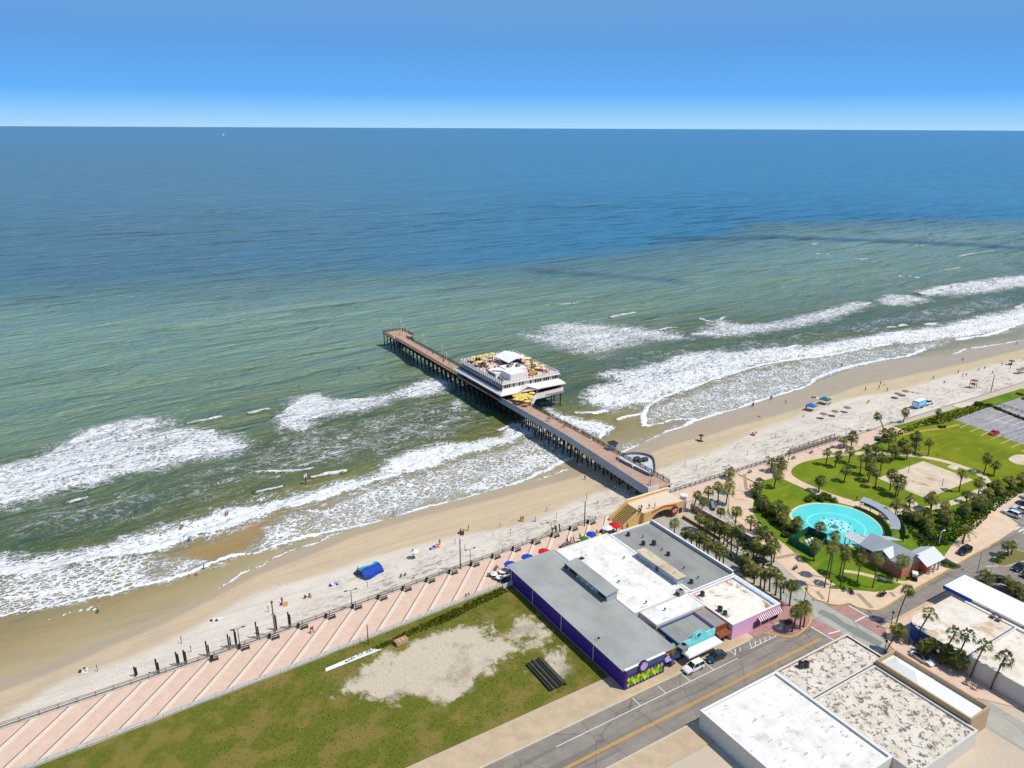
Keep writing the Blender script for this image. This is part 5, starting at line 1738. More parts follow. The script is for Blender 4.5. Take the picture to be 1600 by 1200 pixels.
# ================================================================== PIER AND ITS RESTAURANT
DK = 3.5
m_deck = striped('pier_planks', (188, 154, 130), (150, 118, 98), 1, 0.9, 0.10, 0.85, 0.18, 0.4)
m_pile = mat('tarred_pile', (58, 50, 44), 0.9, var=0.4)
m_skirt = mat('grey_pier_skirt', (164, 168, 174), 0.7, var=0.12, scale=0.3)
m_railing = mat('brown_pier_rail', (84, 68, 58), 0.85, var=0.25)
L_ = lambda n: float(np.interp(n, [142, 143, 178, 186, 262, 329.9, 330, 344], [132.6, 132.6, 134.9, 135.4, 135.4, 135.8, 135.2, 135.2]))
R_ = lambda n: float(np.interp(n, [142, 178, 262, 329.9, 330, 344], [141.4, 141.9, 141.6, 141.4, 145.6, 145.6]))
pier = thing('pier', 'long timber pier on dark piles running out from the beach into the green water', 'pier', (138.4, 143.0, 0))
ox, oy = 138.4, 143.0
rows = [143, 150, 160, 170, 178, 186, 200, 215, 230, 245, 262, 280, 300, 315, 329.9, 330.01, 344]
b = MB()
for a, c in zip(rows, rows[1:]):
    if c - a > 0.5:
        b.prism([(L_(a) - ox, a - oy), (R_(a) - ox, a - oy), (R_(c) - ox, c - oy), (L_(c) - ox, c - oy)], DK - 0.35, DK)
b.build('deck', m_deck, pier)
b = MB()
for a, c in zip(rows, rows[1:]):
    if c <= 231 and c - a > 0.5:
        q = 2.3 if a >= 178 else 2.7
        b.beam((L_(a) - ox - 0.12, a - oy, DK + 1.2 - q / 2), (L_(c) - ox - 0.12, c - oy, DK + 1.2 - q / 2), 0.2, q)
b.build('side_skirt', m_skirt, pier)
b = MB()
b.beam((132.5 - ox, -0.05, DK + 0.1), (136.4 - ox, -0.05, DK + 0.1), 0.2, 2.2)
b.build('end_panel', m_white, pier)
def rail(side, n0, n1, step=2.6, off=0.0):
    b = MB()
    n = n0
    pts = []
    while n <= n1 + 0.01:
        x = (R_(n) if side > 0 else L_(n)) + off
        pts.append((x - ox, n - oy))
        b.beam((x - ox, n - oy, DK), (x - ox, n - oy, DK + 1.15), 0.16)
        n += step
    for p, q in zip(pts, pts[1:]):
        for z in (0.35, 0.75, 1.1):
            b.beam((p[0], p[1], DK + z), (q[0], q[1], DK + z), 0.12, 0.16 if z < 1 else 0.10)
    return b
rail(1, 144, 224).build('railing', m_railing, pier)
rail(1, 264, 329).build('railing', m_railing, pier)
rail(-1, 264, 329).build('railing', m_railing, pier)
b = rail(1, 330.5, 343.5)
for x in (137.8, 140.4, 143.0):
    b.beam((x - ox, 343.6 - oy, DK), (x - ox, 343.6 - oy, DK + 1.15), 0.16)
for z in (0.35, 0.75, 1.1):
    b.beam((135.3 - ox, 343.6 - oy, DK + z), (145.5 - ox, 343.6 - oy, DK + z), 0.12, 0.14)
b.build('railing', m_railing, pier)
rail(-1, 330.5, 343.5).build('railing', m_railing, pier)
def bent(s0, s1, k, brace=True):
    b = MB()
    w = s1 - s0
    for i in range(k):
        x = w * (i + 0.04) / (k - 0.92)
        b.tube([(x, 0, -10.0), (x, 0, DK - 0.6)], 0.24, 7)
    b.beam((-0.3, 0, DK - 0.55), (w + 0.3, 0, DK - 0.55), 0.4, 0.45)
    if brace:
        b.beam((0.1, 0.22, SEA + 1.0), (w - 0.1, 0.22, DK - 0.8), 0.10, 0.25)
        b.beam((0.1, -0.22, DK - 0.8), (w - 0.1, -0.22, SEA + 1.0), 0.10, 0.25)
    return b
n = 150.0
me_b = {}
while n < 344:
    s0, s1, k = L_(n) + (0.3 if n > 178 else 1.6), R_(n) - (0.3 if n > 178 else 1.2), 4
    key = (round(s1 - s0), k)
    if key not in me_b:
        me_b[key] = bent(s0, s1, k).mesh('pile_bent', m_pile)
    o = bpy.data.objects.new('pile_bent', me_b[key])
    scene.collection.objects.link(o)
    o.parent = pier
    o.location = (s0 - ox, n - oy, 0)
    n += 4.3
b = MB()
for sgn in (0.6, -0.6):
    for a, c in zip(rows, rows[1:]):
        if c - a > 0.5:
            x0, x1 = (L_(a) + 0.6, L_(c) + 0.6) if sgn > 0 else (R_(a) - 0.6, R_(c) - 0.6)
            b.beam((x0 - ox, a - oy, DK - 0.62), (x1 - ox, c - oy, DK - 0.62), 0.3, 0.5)
b.build('stringer', m_pile, pier)

# oval play court hung on the east side of the deck
oval = smooth_ring(px([(965, 718), (975, 712), (998, 711), (1018, 716), (1023, 728), (1023, 740), (1018, 745), (1002, 738), (984, 729)], DK), 4)
t = thing('oval_court', 'pale oval court with a low grey curved wall on the landward end of the pier', 'play court', (oval[0][0], oval[0][1], DK))
b = MB()
oo = [(a - oval[0][0], c - oval[0][1]) for a, c in oval]
if sum(oo[i][0] * oo[(i + 1) % len(oo)][1] - oo[(i + 1) % len(oo)][0] * oo[i][1] for i in range(len(oo))) < 0:
    oo = oo[::-1]
b.prism(oo, 0.02, 0.12)
b.build('floor', mat('pale_court_floor', (206, 208, 204), 0.8, c2=(170, 176, 178), scale=0.6), t)
b = MB()
for p, q in zip(oo, oo[1:] + oo[:1]):
    b.beam((p[0], p[1], 0.5), (q[0], q[1], 0.5), 0.18, 0.9)
b.build('low_wall', mat('court_wall_grey', (128, 128, 132), 0.8), t)
rk = random.Random(3)
cx, cy = sum(p[0] for p in oo) / len(oo), sum(p[1] for p in oo) / len(oo)
for i in range(5):
    b = MB()
    x, y = cx + rk.uniform(0.5, 3.2), cy + rk.uniform(-0.5, 3.0)
    b.chamfer_box(x - 0.9, x + 0.9, y - 0.6, y + 0.6, 0.12, 1.0 + rk.uniform(0, 0.5), 0.2)
    b.build('obstacle', mat('charcoal_paint', (74, 72, 76), 0.7), t)
s, n = P(957, 702, DK)
t = thing('pier_kiosk', 'small pale blue ticket kiosk with a dark flat roof against the pier railing', 'kiosk', (s, n, DK))
b = MB()
b.box(-1.0, 1.0, -1.0, 1.0, 0, 2.2)
b.build('wall', mat('kiosk_blue', (150, 184, 196), 0.7), t)
b = MB()
b.box(-1.3, 1.3, -1.3, 1.3, 2.2, 2.4)
b.build('roof', m_darkmetal, t)
pane(t, -0.7, 0.7, 1.0, 1.8, -1.0, m_dark, 'window', m_white)

# ---- restaurant
RS, RN = 135.0, 228.0
rw, rd = 27.0, 35.0
m_shed = mat('charcoal_roofing', (104, 104, 106), 0.75, var=0.15, scale=0.4)
m_cream = mat('cream_clapboard', (214, 200, 190), 0.8, var=0.1)
t = rest = thing('pier_restaurant', 'two storey white and cream restaurant with a roof terrace standing over the pier', 'restaurant', (RS, RN, 0))
b = MB()
b.box(0, rw, 0, rd, DK - 0.55, DK + 0.03)
b.box(13.8, rw, -2.4, 0, DK - 0.55, DK + 0.03)
b.build('deck', m_deck, t)
b = MB()
b.box(1.2, rw - 1.2, 1.4, rd - 1.2, DK + 0.03, 6.4)
b.build('ground_floor', mat('dark_red_boarding', (84, 44, 38), 0.8, var=0.3), t)
b = MB()
b.box(1.4, rw - 0.4, 1.2, rd - 0.8, 6.4, 9.3)
b.build('upper_wall', m_cream, t)
eav = MB()
def eave(p_in, p_out):
    pass
zi, zm, zo = 7.5, 6.9, 6.1
ring_i = [(1.4, 1.2), (rw - 0.4, 1.2), (rw - 0.4, rd - 0.8), (1.4, rd - 0.8)]
ring_m = [(0.2, -0.1), (rw + 0.7, -0.1), (rw + 0.7, rd + 0.4), (0.2, rd + 0.4)]
ring_o = [(-1.0, -1.5), (rw + 1.4, -1.5), (rw + 1.4, rd + 1.2), (-1.0, rd + 1.2)]
b = MB()
for i in range(4):
    j = (i + 1) % 4
    mi = 0 if i == 3 else 1
    b.face([(*ring_i[i], zi), (*ring_m[i], zm), (*ring_m[j], zm), (*ring_i[j], zi)], mi)
    b.face([(*ring_m[i], zm), (*ring_o[i], zo), (*ring_o[j], zo), (*ring_m[j], zm)], 1)
    b.face([(*ring_o[i], zo), (*ring_o[i], zo - 0.3), (*ring_o[j], zo - 0.3), (*ring_o[j], zo)], 1)
    b.face([(*ring_o[i], zo - 0.3), (*ring_i[i], zo - 0.1), (*ring_i[j], zo - 0.1), (*ring_o[j], zo - 0.3)], 0)
b.build('eave_roof', [m_shed, mat('white_metal_roofing', (228, 222, 214), 0.6, var=0.08)], t)
b = MB()
gable(b, 6.0, 15.6, -1.3, 1.2, 5.8, 7.9, 'y', 0.16, 0.4)
b.build('entrance_gable', MATS['white_metal_roofing'], t)
b = MB()
b.raw([(6.2, -0.2, 5.6), (15.4, -0.2, 5.6), (10.8, -0.2, 7.6)] + [(6.2, 0.0, 5.6), (15.4, 0.0, 5.6), (10.8, 0.0, 7.6)], [(0, 1, 2), (5, 4, 3), (0, 2, 5, 3), (1, 4, 5, 2), (0, 3, 4, 1)])
b.build('gable_shade', mat('gable_shade_brown', (74, 50, 42), 0.8), t)  # dark panel painted as the shaded interior of the open gable
for x in (6.4, 15.2):
    b = MB()
    b.beam((x, -1.2, DK), (x, -1.2, 5.7), 0.25)
    b.build('porch_post', m_white, t)
for i in range(10):
    x = 0.2 + i * (rw - 0.4) / 9
    if not 6 < x < 16:
        b = MB()
        b.beam((x, 0.2, DK), (x, 0.2, 6.1), 0.2)
        b.build('post', m_railing, t)
for i in range(12):
    y = 0.4 + i * (rd - 0.8) / 11
    b = MB()
    b.beam((0.1, y, DK), (0.1, y, 6.1), 0.2)
    b.build('post', m_railing, t)
b = MB()
for z in (0.4, 0.8, 1.1):
    b.beam((0.02, 0.3, DK + z), (0.02, rd, DK + z), 0.10)
for i in range(36):
    b.beam((0.02, 0.3 + i, DK), (0.02, 0.3 + i, DK + 1.1), 0.06)
b.build('railing', m_railing, t)
b = MB()
b.beam((13.8, -2.6, DK + 0.0), (rw, -1.7, DK + 0.1), 0.2, 2.2)
b.beam((6.7, -10.0, DK - 0.1), (13.8, -2.6, DK + 0.0), 0.2, 2.0)
b.beam((rw, -1.7, DK + 0.1), (rw, 5.0, DK + 0.1), 0.2, 2.2)
b.build('white_skirt', m_white, t)
b = MB()
b.prism([(6.7, 0.0), (6.7, -9.9), (13.75, -2.55), (13.75, 0.0)], DK - 0.4, DK + 0.02)
b.build('patio', m_deck, t)
for i in range(19):
    y = 2.4 + i * (rd - 4.6) / 18
    b = MB()
    b.box(1.33, 1.45, y - 0.42, y + 0.42, 7.8, 9.0)
    b.build('window', m_dark, t)
for i, x in enumerate((2.4, 3.4, 4.4, 6.2, 8.8, 10.2, 13.8, 16.0, 17.1, 18.2, 20.0, 21.0, 22.0, 24.2, 25.2, 26.0)):
    b = MB()
    b.box(x - 0.3, x + 0.3, 1.12, 1.25, 7.7, 9.1)
    b.build('window', m_dark, t)
b = MB()
b.box(0.8, rw + 0.2, 0.6, rd - 0.2, 9.3, 9.55)
b.build('roof_edge', m_white, t)
b = MB()
b.box(1.4, rw - 0.4, 1.2, rd - 0.8, 9.551, 9.60)
b.build('terrace_floor', mat('terrace_pink', (224, 202, 188), 0.85, var=0.2, scale=0.6, c2=(204, 174, 158)), t)
par = MB()
def panels(p, q, k):
    for i in range(k):
        a, c = i / k, (i + 0.62) / k
        pa = [p[j] + (q[j] - p[j]) * a for j in (0, 1)]
        pb_ = [p[j] + (q[j] - p[j]) * c for j in (0, 1)]
        par.beam((pa[0], pa[1], 10.08), (pb_[0], pb_[1], 10.08), 0.14, 0.95)
    par.beam((p[0], p[1], 10.6), (q[0], q[1], 10.6), 0.12, 0.10)
panels((1.2, 1.0), (rw - 0.2, 1.0), 17)
panels((1.2, 1.2), (1.2, rd - 0.6), 22)
panels((rw - 0.2, 1.2), (rw - 0.2, rd - 0.6), 22)
panels((1.2, rd - 0.6), (rw - 0.2, rd - 0.6), 17)
par.build('terrace_parapet', m_white, t)
b = MB()
b.box(5.5, 12.5, 2.2, 9.0, 9.6, 12.2)
b.box(8.5, 17.0, 9.0, 16.0, 9.6, 11.6)
b.box(3.0, 9.0, 9.0, 15.5, 9.6, 11.2)
b.build('penthouse', mat('white_stucco', (236, 232, 226), 0.7, var=0.06), t)
b = MB()
b.box(2.93, 3.0, 9.4, 15.2, 9.7, 10.5)
b.build('blue_panel', mat('navy_panel', (54, 72, 104), 0.6), t)
b = MB()
b.beam((3.4, 12.5, 11.3), (8.0, 8.6, 11.3), 0.8, 0.2)
b.build('dark_stair', m_darkmetal, t)
b = MB()
b.box(13.2, 16.8, 1.9, 2.1, 10.0, 11.3)
b.build('sign_panel', mat('crimson_sign', (190, 70, 50), 0.6), t)
b = MB()
b.raw([(15 + 1.8 * math.cos(math.pi * i / 12), 1.88, 11.3 + 1.2 * math.sin(math.pi * i / 12)) for i in range(13)] + [(15 + 1.8 * math.cos(math.pi * i / 12), 2.12, 11.3 + 1.2 * math.sin(math.pi * i / 12)) for i in range(13)],
      [tuple(range(13)), tuple(reversed(range(13, 26)))] + [(i, i + 13, i + 14, i + 1) for i in range(12)])
b.build('sign_arch', mat('orange_sign', (240, 176, 50), 0.6), t)
b = MB()
for i, w_ in enumerate((0.3, 0.42, 0.3, 0.42, 0.3)):
    b.box(13.6 + i * 0.62, 13.6 + i * 0.62 + w_, 1.86, 1.9, 10.75, 11.1)
b.build('white_lettering', m_white, t)
# cream ridged canopy over the terrace bar
b = MB()
gable(b, 13.5, 22.5, 17.0, 27.0, 12.0, 13.5, 'y', 0.18, 0.5)
b.build('bar_roof', mat('bright_white_roof', (242, 240, 236), 0.6, var=0.04), t)
for x in (13.8, 22.2):
    for y in (17.2, 22, 26.8):
        b = MB()
        b.beam((x, y, 9.6), (x, y, 12.05), 0.22)
        b.build('bar_post', m_darkmetal, t)
b = MB()
b.box(15, 21, 19, 25, 9.6, 10.8)
b.build('bar_counter', mat('bar_counter_brown', (96, 66, 52), 0.7), t)
me_rb = bent(0, rw - 1.0, 7).mesh('pile_bent', m_pile)
for i in range(9):
    o = bpy.data.objects.new('pile_bent', me_rb)
    scene.collection.objects.link(o)
    o.parent = rest
    o.location = (0.5, -1.0 + i * 4.3, -0.03)
# terrace plant
for x, y, lab in ((11.0, 12.5, 'dark rooftop unit in the middle of the restaurant roof'), (14.5, 11.5, 'dark rooftop unit by the bar canopy on the restaurant roof'), (13.0, 14.2, 'dark rooftop unit at the rear of the white roof block')):
    roof_unit((RS + x, RN + y, 11.6), lab, 0.2, 0.85)
for x, y, lab in ((3.2, 4.4, 'grey rooftop unit behind the front corner parapet of the restaurant'), (3.4, 6.8, 'grey rooftop unit beside the steel stair on the restaurant terrace')):
    roof_unit((RS + x, RN + y, 9.6), lab, 0.5, 0.8)

# ---- parasols, tables
def parasol(loc, label, m, r=1.5, h=2.4, group=None, tilt=0.0, flat=False):
    t = thing('parasol', label, 'parasol', loc, random.Random(int(loc[0] * 77 + loc[1] * 13)).uniform(0, 1), group)
    b = MB()
    b.tube([(0, 0, 0), (0, 0, h + 0.25)], 0.035, 6)
    b.build('pole', m_steel, t)
    b = MB()
    k = 8
    top = (0, 0, h + (0.30 if flat else 0.5))
    for i in range(k):
        a, c = 2 * math.pi * i / k, 2 * math.pi * (i + 1) / k
        mid = (a + c) / 2
        p, q = (r * math.cos(a), r * math.sin(a), h), (r * math.cos(c), r * math.sin(c), h)
        e = (0.92 * r * math.cos(mid), 0.92 * r * math.sin(mid), h + 0.03)
        b.raw([top, p, e, q, (p[0], p[1], h - 0.14), (q[0], q[1], h - 0.14), (e[0], e[1], h - 0.1)], [(0, 1, 2), (0, 2, 3), (1, 4, 6, 2), (2, 6, 5, 3)])
    b.build('canopy', m, t)
    b = MB()
    b.lathe([(0.25, 0), (0.22, 0.08), (0.05, 0.12)], 10)
    b.build('foot', m_darkmetal, t)
    return t

rp = random.Random(11)
pats = [(700 + x / 8, 530 + y / 8) for x, y in ((840, 700), (900, 685), (970, 680), (1050, 665), (850, 740), (910, 748), (960, 728), (990, 768), (1042, 720), (880, 716), (1012, 700), (945, 705))]
for i, (u, v) in enumerate(pats):
    s, n = P(u, v, 5.8)
    parasol((s, n, DK + 0.02), '%s yellow parasol counted from the pier railing on the patio under the restaurant gable' % ordinal(i), m_yellow, 1.25, 2.1, 'yellow parasols on the restaurant patio')
tp = [(4.0, 24.5), (5.5, 31.5), (8.5, 31.5), (11.5, 31.7), (14.5, 31.8), (8.0, 27.0), (21.0, 15.0), (22.5, 11.5), (19.5, 12.5), (23.0, 7.5), (20.0, 6.0), (24.0, 19.0), (23.8, 23.5)]
for i, (x, y) in enumerate(tp):
    where = ('yellow parasol along the seaward edge of the restaurant roof terrace, %s from its corner' if y > 23 and x < 16 else 'pale yellow parasol on the east half of the restaurant roof terrace, %s from the bar') % ordinal(i if i < 6 else i - 6)
    parasol((RS + x, RN + y, 9.6), where, m_yellow if i < 6 else mat('pale_yellow_canvas', (236, 214, 130), 0.7), 1.35, 2.1, 'parasols on the restaurant roof terrace')

tb0 = None
rt_ = random.Random(8)
k = 0
while k < 26:
    x, y = rt_.uniform(2.4, rw - 1.6), rt_.uniform(2.2, rd - 2.2)
    if (2.5 < x < 17.6 and 1.9 < y < 16.8) or (12.6 < x < 23.4 and 16.2 < y < 28):
        continue
    lab = '%s dark table with chairs on the restaurant roof terrace from the front parapet' % ordinal(k)
    if tb0 is None:
        t = tb0 = thing('terrace_table', lab, 'table', (RS + x, RN + y, 9.6), 0.3, 'dark tables on the roof terrace')
        b = MB()
        b.lathe([(0.5, 0.70), (0.5, 0.75)], 12)
        b.build('table_top', m_darkmetal, t)
        b = MB()
        b.lathe([(0.3, 0), (0.05, 0.06), (0.05, 0.70)], 8)
        b.build('pedestal', m_darkmetal, t)
        for q in range(4):
            a = q * math.pi / 2
            b = MB()
            b.box(0.85 * math.cos(a) - 0.2, 0.85 * math.cos(a) + 0.2, 0.85 * math.sin(a) - 0.2, 0.85 * math.sin(a) + 0.2, 0, 0.45)
            b.beam((1.03 * math.cos(a), 1.03 * math.sin(a), 0.45), (1.06 * math.cos(a), 1.06 * math.sin(a), 0.9), 0.3, 0.05)
            b.build('chair', m_railing, t)
    else:
        dup(tb0, (RS + x, RN + y, 9.6), rt_.uniform(0, 1.5), lab)
    k += 1

# ================================================================== PALMS AND PLANTS
def leaf_mat(name, a, b_, rough=0.5, trans=0.38):
    m, nt, b = new_mat(name)
    oi = nt.nodes.new('ShaderNodeObjectInfo')
    v = coords(nt)
    n = noise(nt, v, 1.4, 3, 0.6)
    n2 = mth(nt, 'ADD', n, mth(nt, 'MULTIPLY', mth(nt, 'SUBTRACT', oi.outputs['Random'], 0.5), 0.4))
    col = mixc(nt, rng(nt, n2, 0.36, 0.64), lin(a), lin(b_))
    nt.links.new(col, b.inputs['Base Color'])
    b.inputs['Roughness'].default_value = rough
    b.inputs['Specular IOR Level'].default_value = 0.3
    tr = nt.nodes.new('ShaderNodeBsdfTranslucent')
    nt.links.new(col, tr.inputs['Color'])
    mx = nt.nodes.new('ShaderNodeMixShader')
    mx.inputs[0].default_value = trans
    out = nt.nodes['Material Output']
    nt.links.new(b.outputs[0], mx.inputs[1])
    nt.links.new(tr.outputs[0], mx.inputs[2])
    nt.links.new(mx.outputs[0], out.inputs['Surface'])
    return m

m_frond = leaf_mat('palm_frond', (90, 102, 44), (138, 136, 62))
m_frond_lit = leaf_mat('palm_frond_lit', (122, 130, 52), (164, 156, 80))  # paler copy for the upper fronds: light from above painted in
m_frond_dead = mat('dry_frond', (146, 124, 82), 0.9, var=0.3)
m_trunk = mat('palm_trunk', (104, 88, 72), 0.95, var=0.35, scale=3.0)
m_leaf = leaf_mat('shrub_leaf', (70, 94, 32), (106, 128, 42))
m_leaf_b = leaf_mat('sea_grape_leaf', (78, 108, 36), (122, 146, 52))
m_leaf_d = leaf_mat('dark_shrub_leaf', (50, 70, 26), (78, 100, 36))

def fan(b, rg, az, el, pet, ln, spread, droop, mi, k=7):
    d = Vector((math.cos(az) * math.cos(el), math.sin(az) * math.cos(el), math.sin(el)))
    side = Vector((-math.sin(az), math.cos(az), 0))
    up = side.cross(d) * -1
    if up.z < 0:
        up = -up
    base = d * pet
    w = 0.02
    b.face([side * w, base + side * w, base - side * w, -side * w], mi)
    for i in range(k):
        a = spread * (i / (k - 1) - 0.5) * 2
        dr = (d * math.cos(a) + side * math.sin(a)).normalized()
        l_ = ln * (1 - 0.28 * abs(a) / spread) * rg.uniform(0.85, 1.1)
        s2 = (side * math.cos(a) - d * math.sin(a)).normalized()
        hw = 0.062 * ln / 0.9
        m = base + dr * l_ * 0.55 + up * 0.04
        e = base + dr * l_ + Vector((0, 0, -droop * l_))
        b.face([base, m + s2 * hw, e, m - s2 * hw], mi)

def sabal(seed, n=34, skirt=6, r=1.0, fl=1.12):
    rg = random.Random(seed)
    b = MB()
    for i in range(n):
        el = R(82 - 116 * (i / (n - 1)) ** 0.9) + rg.uniform(-0.15, 0.15)
        az = i * 2.39996 + rg.uniform(-0.3, 0.3)
        fan(b, rg, az, el, rg.uniform(0.40, 0.95) * r, fl * rg.uniform(0.75, 1.15), R(52), rg.uniform(0.35, 0.8), 1 if el > R(48) or rg.random() < 0.15 else 0)  # steep upper fronds get the painted-light leaf, plus a few others
    for i in range(skirt):
        fan(b, rg, rg.uniform(0, 6.28), R(rg.uniform(-75, -45)), 0.45 * r, 0.8 * fl, R(40), 0.5, 2, 5)
    return b.mesh('palm_crown', [m_frond, m_frond_lit, m_frond_dead])

def washing(seed, n=26):
    rg = random.Random(seed)
    b = MB()
    for i in range(n):
        el = R(70 - 100 * (i / (n - 1))) + rg.uniform(-0.15, 0.15)
        fan(b, rg, i * 2.39996 + rg.uniform(-0.4, 0.4), el, rg.uniform(0.6, 0.95), rg.uniform(0.8, 1.05), R(42), rg.uniform(0.45, 0.9), 0, 6)
    return b.mesh('palm_crown', [m_frond, m_frond_lit, m_frond_dead])

def date(seed, n=34):
    rg = random.Random(seed)
    b = MB()
    for i in range(n):
        el = R(75 - 90 * (i / (n - 1))) + rg.uniform(-0.1, 0.1)
        az = i * 2.39996 + rg.uniform(-0.2, 0.2)
        d = Vector((math.cos(az) * math.cos(el), math.sin(az) * math.cos(el), math.sin(el)))
        side = Vector((-math.sin(az), math.cos(az), 0))
        ln = rg.uniform(2.0, 2.7)
        pts = [d * ln * q + Vector((0, 0, -0.9 * ln * q ** 2.4 * 0.45)) for q in (0, 0.2, 0.4, 0.6, 0.8, 1.0)]
        for p, q in zip(pts, pts[1:]):
            b.face([p + side * 0.03, q + side * 0.03, q - side * 0.03, p - side * 0.03], 0)
            for sg in (-1, 1):
                for f_ in (0.2, 0.6):
                    c = p.lerp(q, f_)
                    tip = c + side * sg * 0.42 + (q - p).normalized() * 0.25 + Vector((0, 0, -0.12))
                    b.face([c, c + (q - p) * 0.3, tip], 1 if i < 9 else 0)
    return b.mesh('palm_crown', [m_frond, m_frond_lit, m_frond_dead])

CROWNS = [sabal(s, 26 + 2 * s) for s in (1, 2, 3, 4, 5)] + [sabal(6, 44, 12, 1.1, 1.05)]
WASH = [washing(s) for s in (21, 22, 23)]
DATE = date(31)
rpalm = random.Random(17)
PALMS = []

def palm(ub, vb, uc, vc, label, group, kind='sabal', r=1.5, zb=0.15, tw=0.17):
    h, lean = rise(ub, vb, uc, vc, zb)
    h = min(max(h, 1.2), 14.0)
    lean = max(-0.55 * h, min(0.55 * h, lean))
    s, n = P(ub, vb, zb)
    if kind == 'washingtonia':
        s = min(s, 138.1)
    t = thing('palm_tree', label, 'palm tree', (s, n, zb), 0, group)
    dx, dy = lean * CT, -lean * ST
    hc = h - 0.15
    b = MB()
    jx, jy = rpalm.uniform(-0.15, 0.15), rpalm.uniform(-0.15, 0.15)
    pts = [(dx * q ** 1.5 + jx * math.sin(q * 3), dy * q ** 1.5 + jy * math.sin(q * 3), hc * q) for q in (0, 0.08, 0.3, 0.55, 0.8, 1.0)]
    w = tw if kind != 'washingtonia' else tw * 0.8
    b.tube(pts, [w * 1.5, w * 1.1, w, w * 0.95, w * 1.05, w * 1.35], 8)
    b.build('trunk', m_trunk, t, smooth=True)
    me = DATE if kind == 'date' else (rpalm.choice(WASH) if kind == 'washingtonia' else rpalm.choice(CROWNS))
    o = bpy.data.objects.new('crown', me)
    scene.collection.objects.link(o)
    o.parent = t
    o.location = pts[-1]
    k = r * (1.0 if kind == 'date' else rpalm.uniform(0.98, 1.32)) / (2.2 if kind == 'date' else 1.5)
    o.scale = (k, k, k * rpalm.uniform(0.9, 1.1))
    o.rotation_euler = (rpalm.uniform(-0.15, 0.15), rpalm.uniform(-0.15, 0.15), rpalm.uniform(0, 6.28))
    return t

def row(zm, lst, lab, group, **kw):
    for i, e in enumerate(lst):
        (xb, yb), (xc, yc) = e[0], e[1]
        k = dict(kw)
        if len(e) > 2:
            k['r'] = e[2]
        palm(*zm(xb, yb), *zm(xc, yc), lab % ordinal(i), group, **k)

A = zoomed(1060, 760, 8.89)
palm(1053.3, 838, 1054, 817, 'first palm from the apricot arch, beside the grey arcade rim', 'palms beside the grey arcade', r=1.45)
row(A, [((92, 812), (95, 640)), ((168, 862), (175, 670)), ((258, 925), (250, 690)), ((285, 932), (300, 700)), ((347, 972), (370, 730)), ((413, 1016), (415, 800)), ((515, 1076), (520, 830)), ((560, 1110), (575, 880)), ((617, 1112), (640, 900))],
    '%s palm after the arch in the shadowed row beside the grey arcade', 'palms beside the grey arcade', r=1.4)
A2 = zoomed(1140, 850, 11.43)
row(A2, [((250, 480), (270, 300), 1.6), ((330, 560), (340, 360), 1.4), ((430, 705), (440, 420)), ((545, 778), (560, 490)), ((612, 818), (630, 560)), ((708, 842), (730, 500)), ((815, 908), (850, 520)), ((912, 992), (940, 680), 1.6), ((1068, 1100), (1120, 730), 1.6)],
    '%s palm counted from the grey arcade in the row beside the pink shop', 'palms beside the pink shop', r=1.25)
row(A, [((205, 345), (270, 110)), ((330, 370), (360, 210)), ((290, 607), (310, 440)), ((397, 642), (420, 510)), ((487, 752), (500, 560)), ((565, 777), (590, 570)), ((627, 802), (630, 600)), ((675, 832), (690, 560)), ((730, 902), (740, 620)), ((812, 952), (855, 600)),
          ((575, 480), (595, 340)), ((785, 545), (815, 340))],
    '%s palm from the bridge along the pavement opposite the grey arcade', 'palms along the terrace wall', r=1.35)
row(A, [((1030, 1012), (1080, 790)), ((1068, 1062), (1110, 850)), ((1105, 1072), (1180, 880)), ((1175, 1122), (1200, 900)), ((1280, 1150), (1290, 840)), ((1320, 1052), (1340, 800)), ((1000, 620), (1010, 460)), ((1150, 640), (1110, 540)), ((1130, 860), (1100, 700)), ((1230, 840), (1180, 620)), ((1300, 900), (1270, 700))],
    '%s palm in the dense clump between plaza walk and ramp road', 'palms in the clump by the plaza walk', r=1.45)
B1 = zoomed(1040, 680, 6.67)
row(B1, [((660, 450), (680, 375)), ((545, 702), (550, 530)), ((630, 718), (660, 560), 1.7), ((660, 600), (665, 500), 1.6), ((445, 672), (450, 570))], '%s palm of the group on the small lawn beside the seaside walk', 'palms on the small seaside lawn', r=1.5)
row(B1, [((1100, 382), (1112, 280)), ((1180, 372), (1205, 270), 1.6), ((1200, 400), (1215, 320), 1.6), ((1130, 552), (1170, 410), 1.6)], '%s palm of the clump where the plaza walk meets the seaside walk', 'palms at the head of the plaza walk', r=1.5)
row(B1, [((935, 620), (975, 500)), ((950, 640), (950, 570)), ((1000, 802), (1030, 680)), ((1165, 860), (1180, 730), 1.7), ((1200, 940), (1215, 850), 1.7), ((1345, 1005), (1370, 910), 1.6), ((1260, 900), (1250, 780), 1.5)], '%s palm along the plaza edge of the round lawn beside the splash pool', 'palms between plaza and splash pool', r=1.45)
Cz = zoomed(1220, 640, 6.67)
palm(*Cz(1065, 215), *Cz(1008, 65), 'curved palm bending toward the sea at the dune edge', None, r=1.5)
palm(*Cz(1276, 130), *Cz(1300, 20), 'lone upright palm at the dune edge by the beach truck', None, r=1.5)
palm(1463, 656, 1467, 643, 'small dark palm in the dune grass beside the parking lot', None, r=1.2)
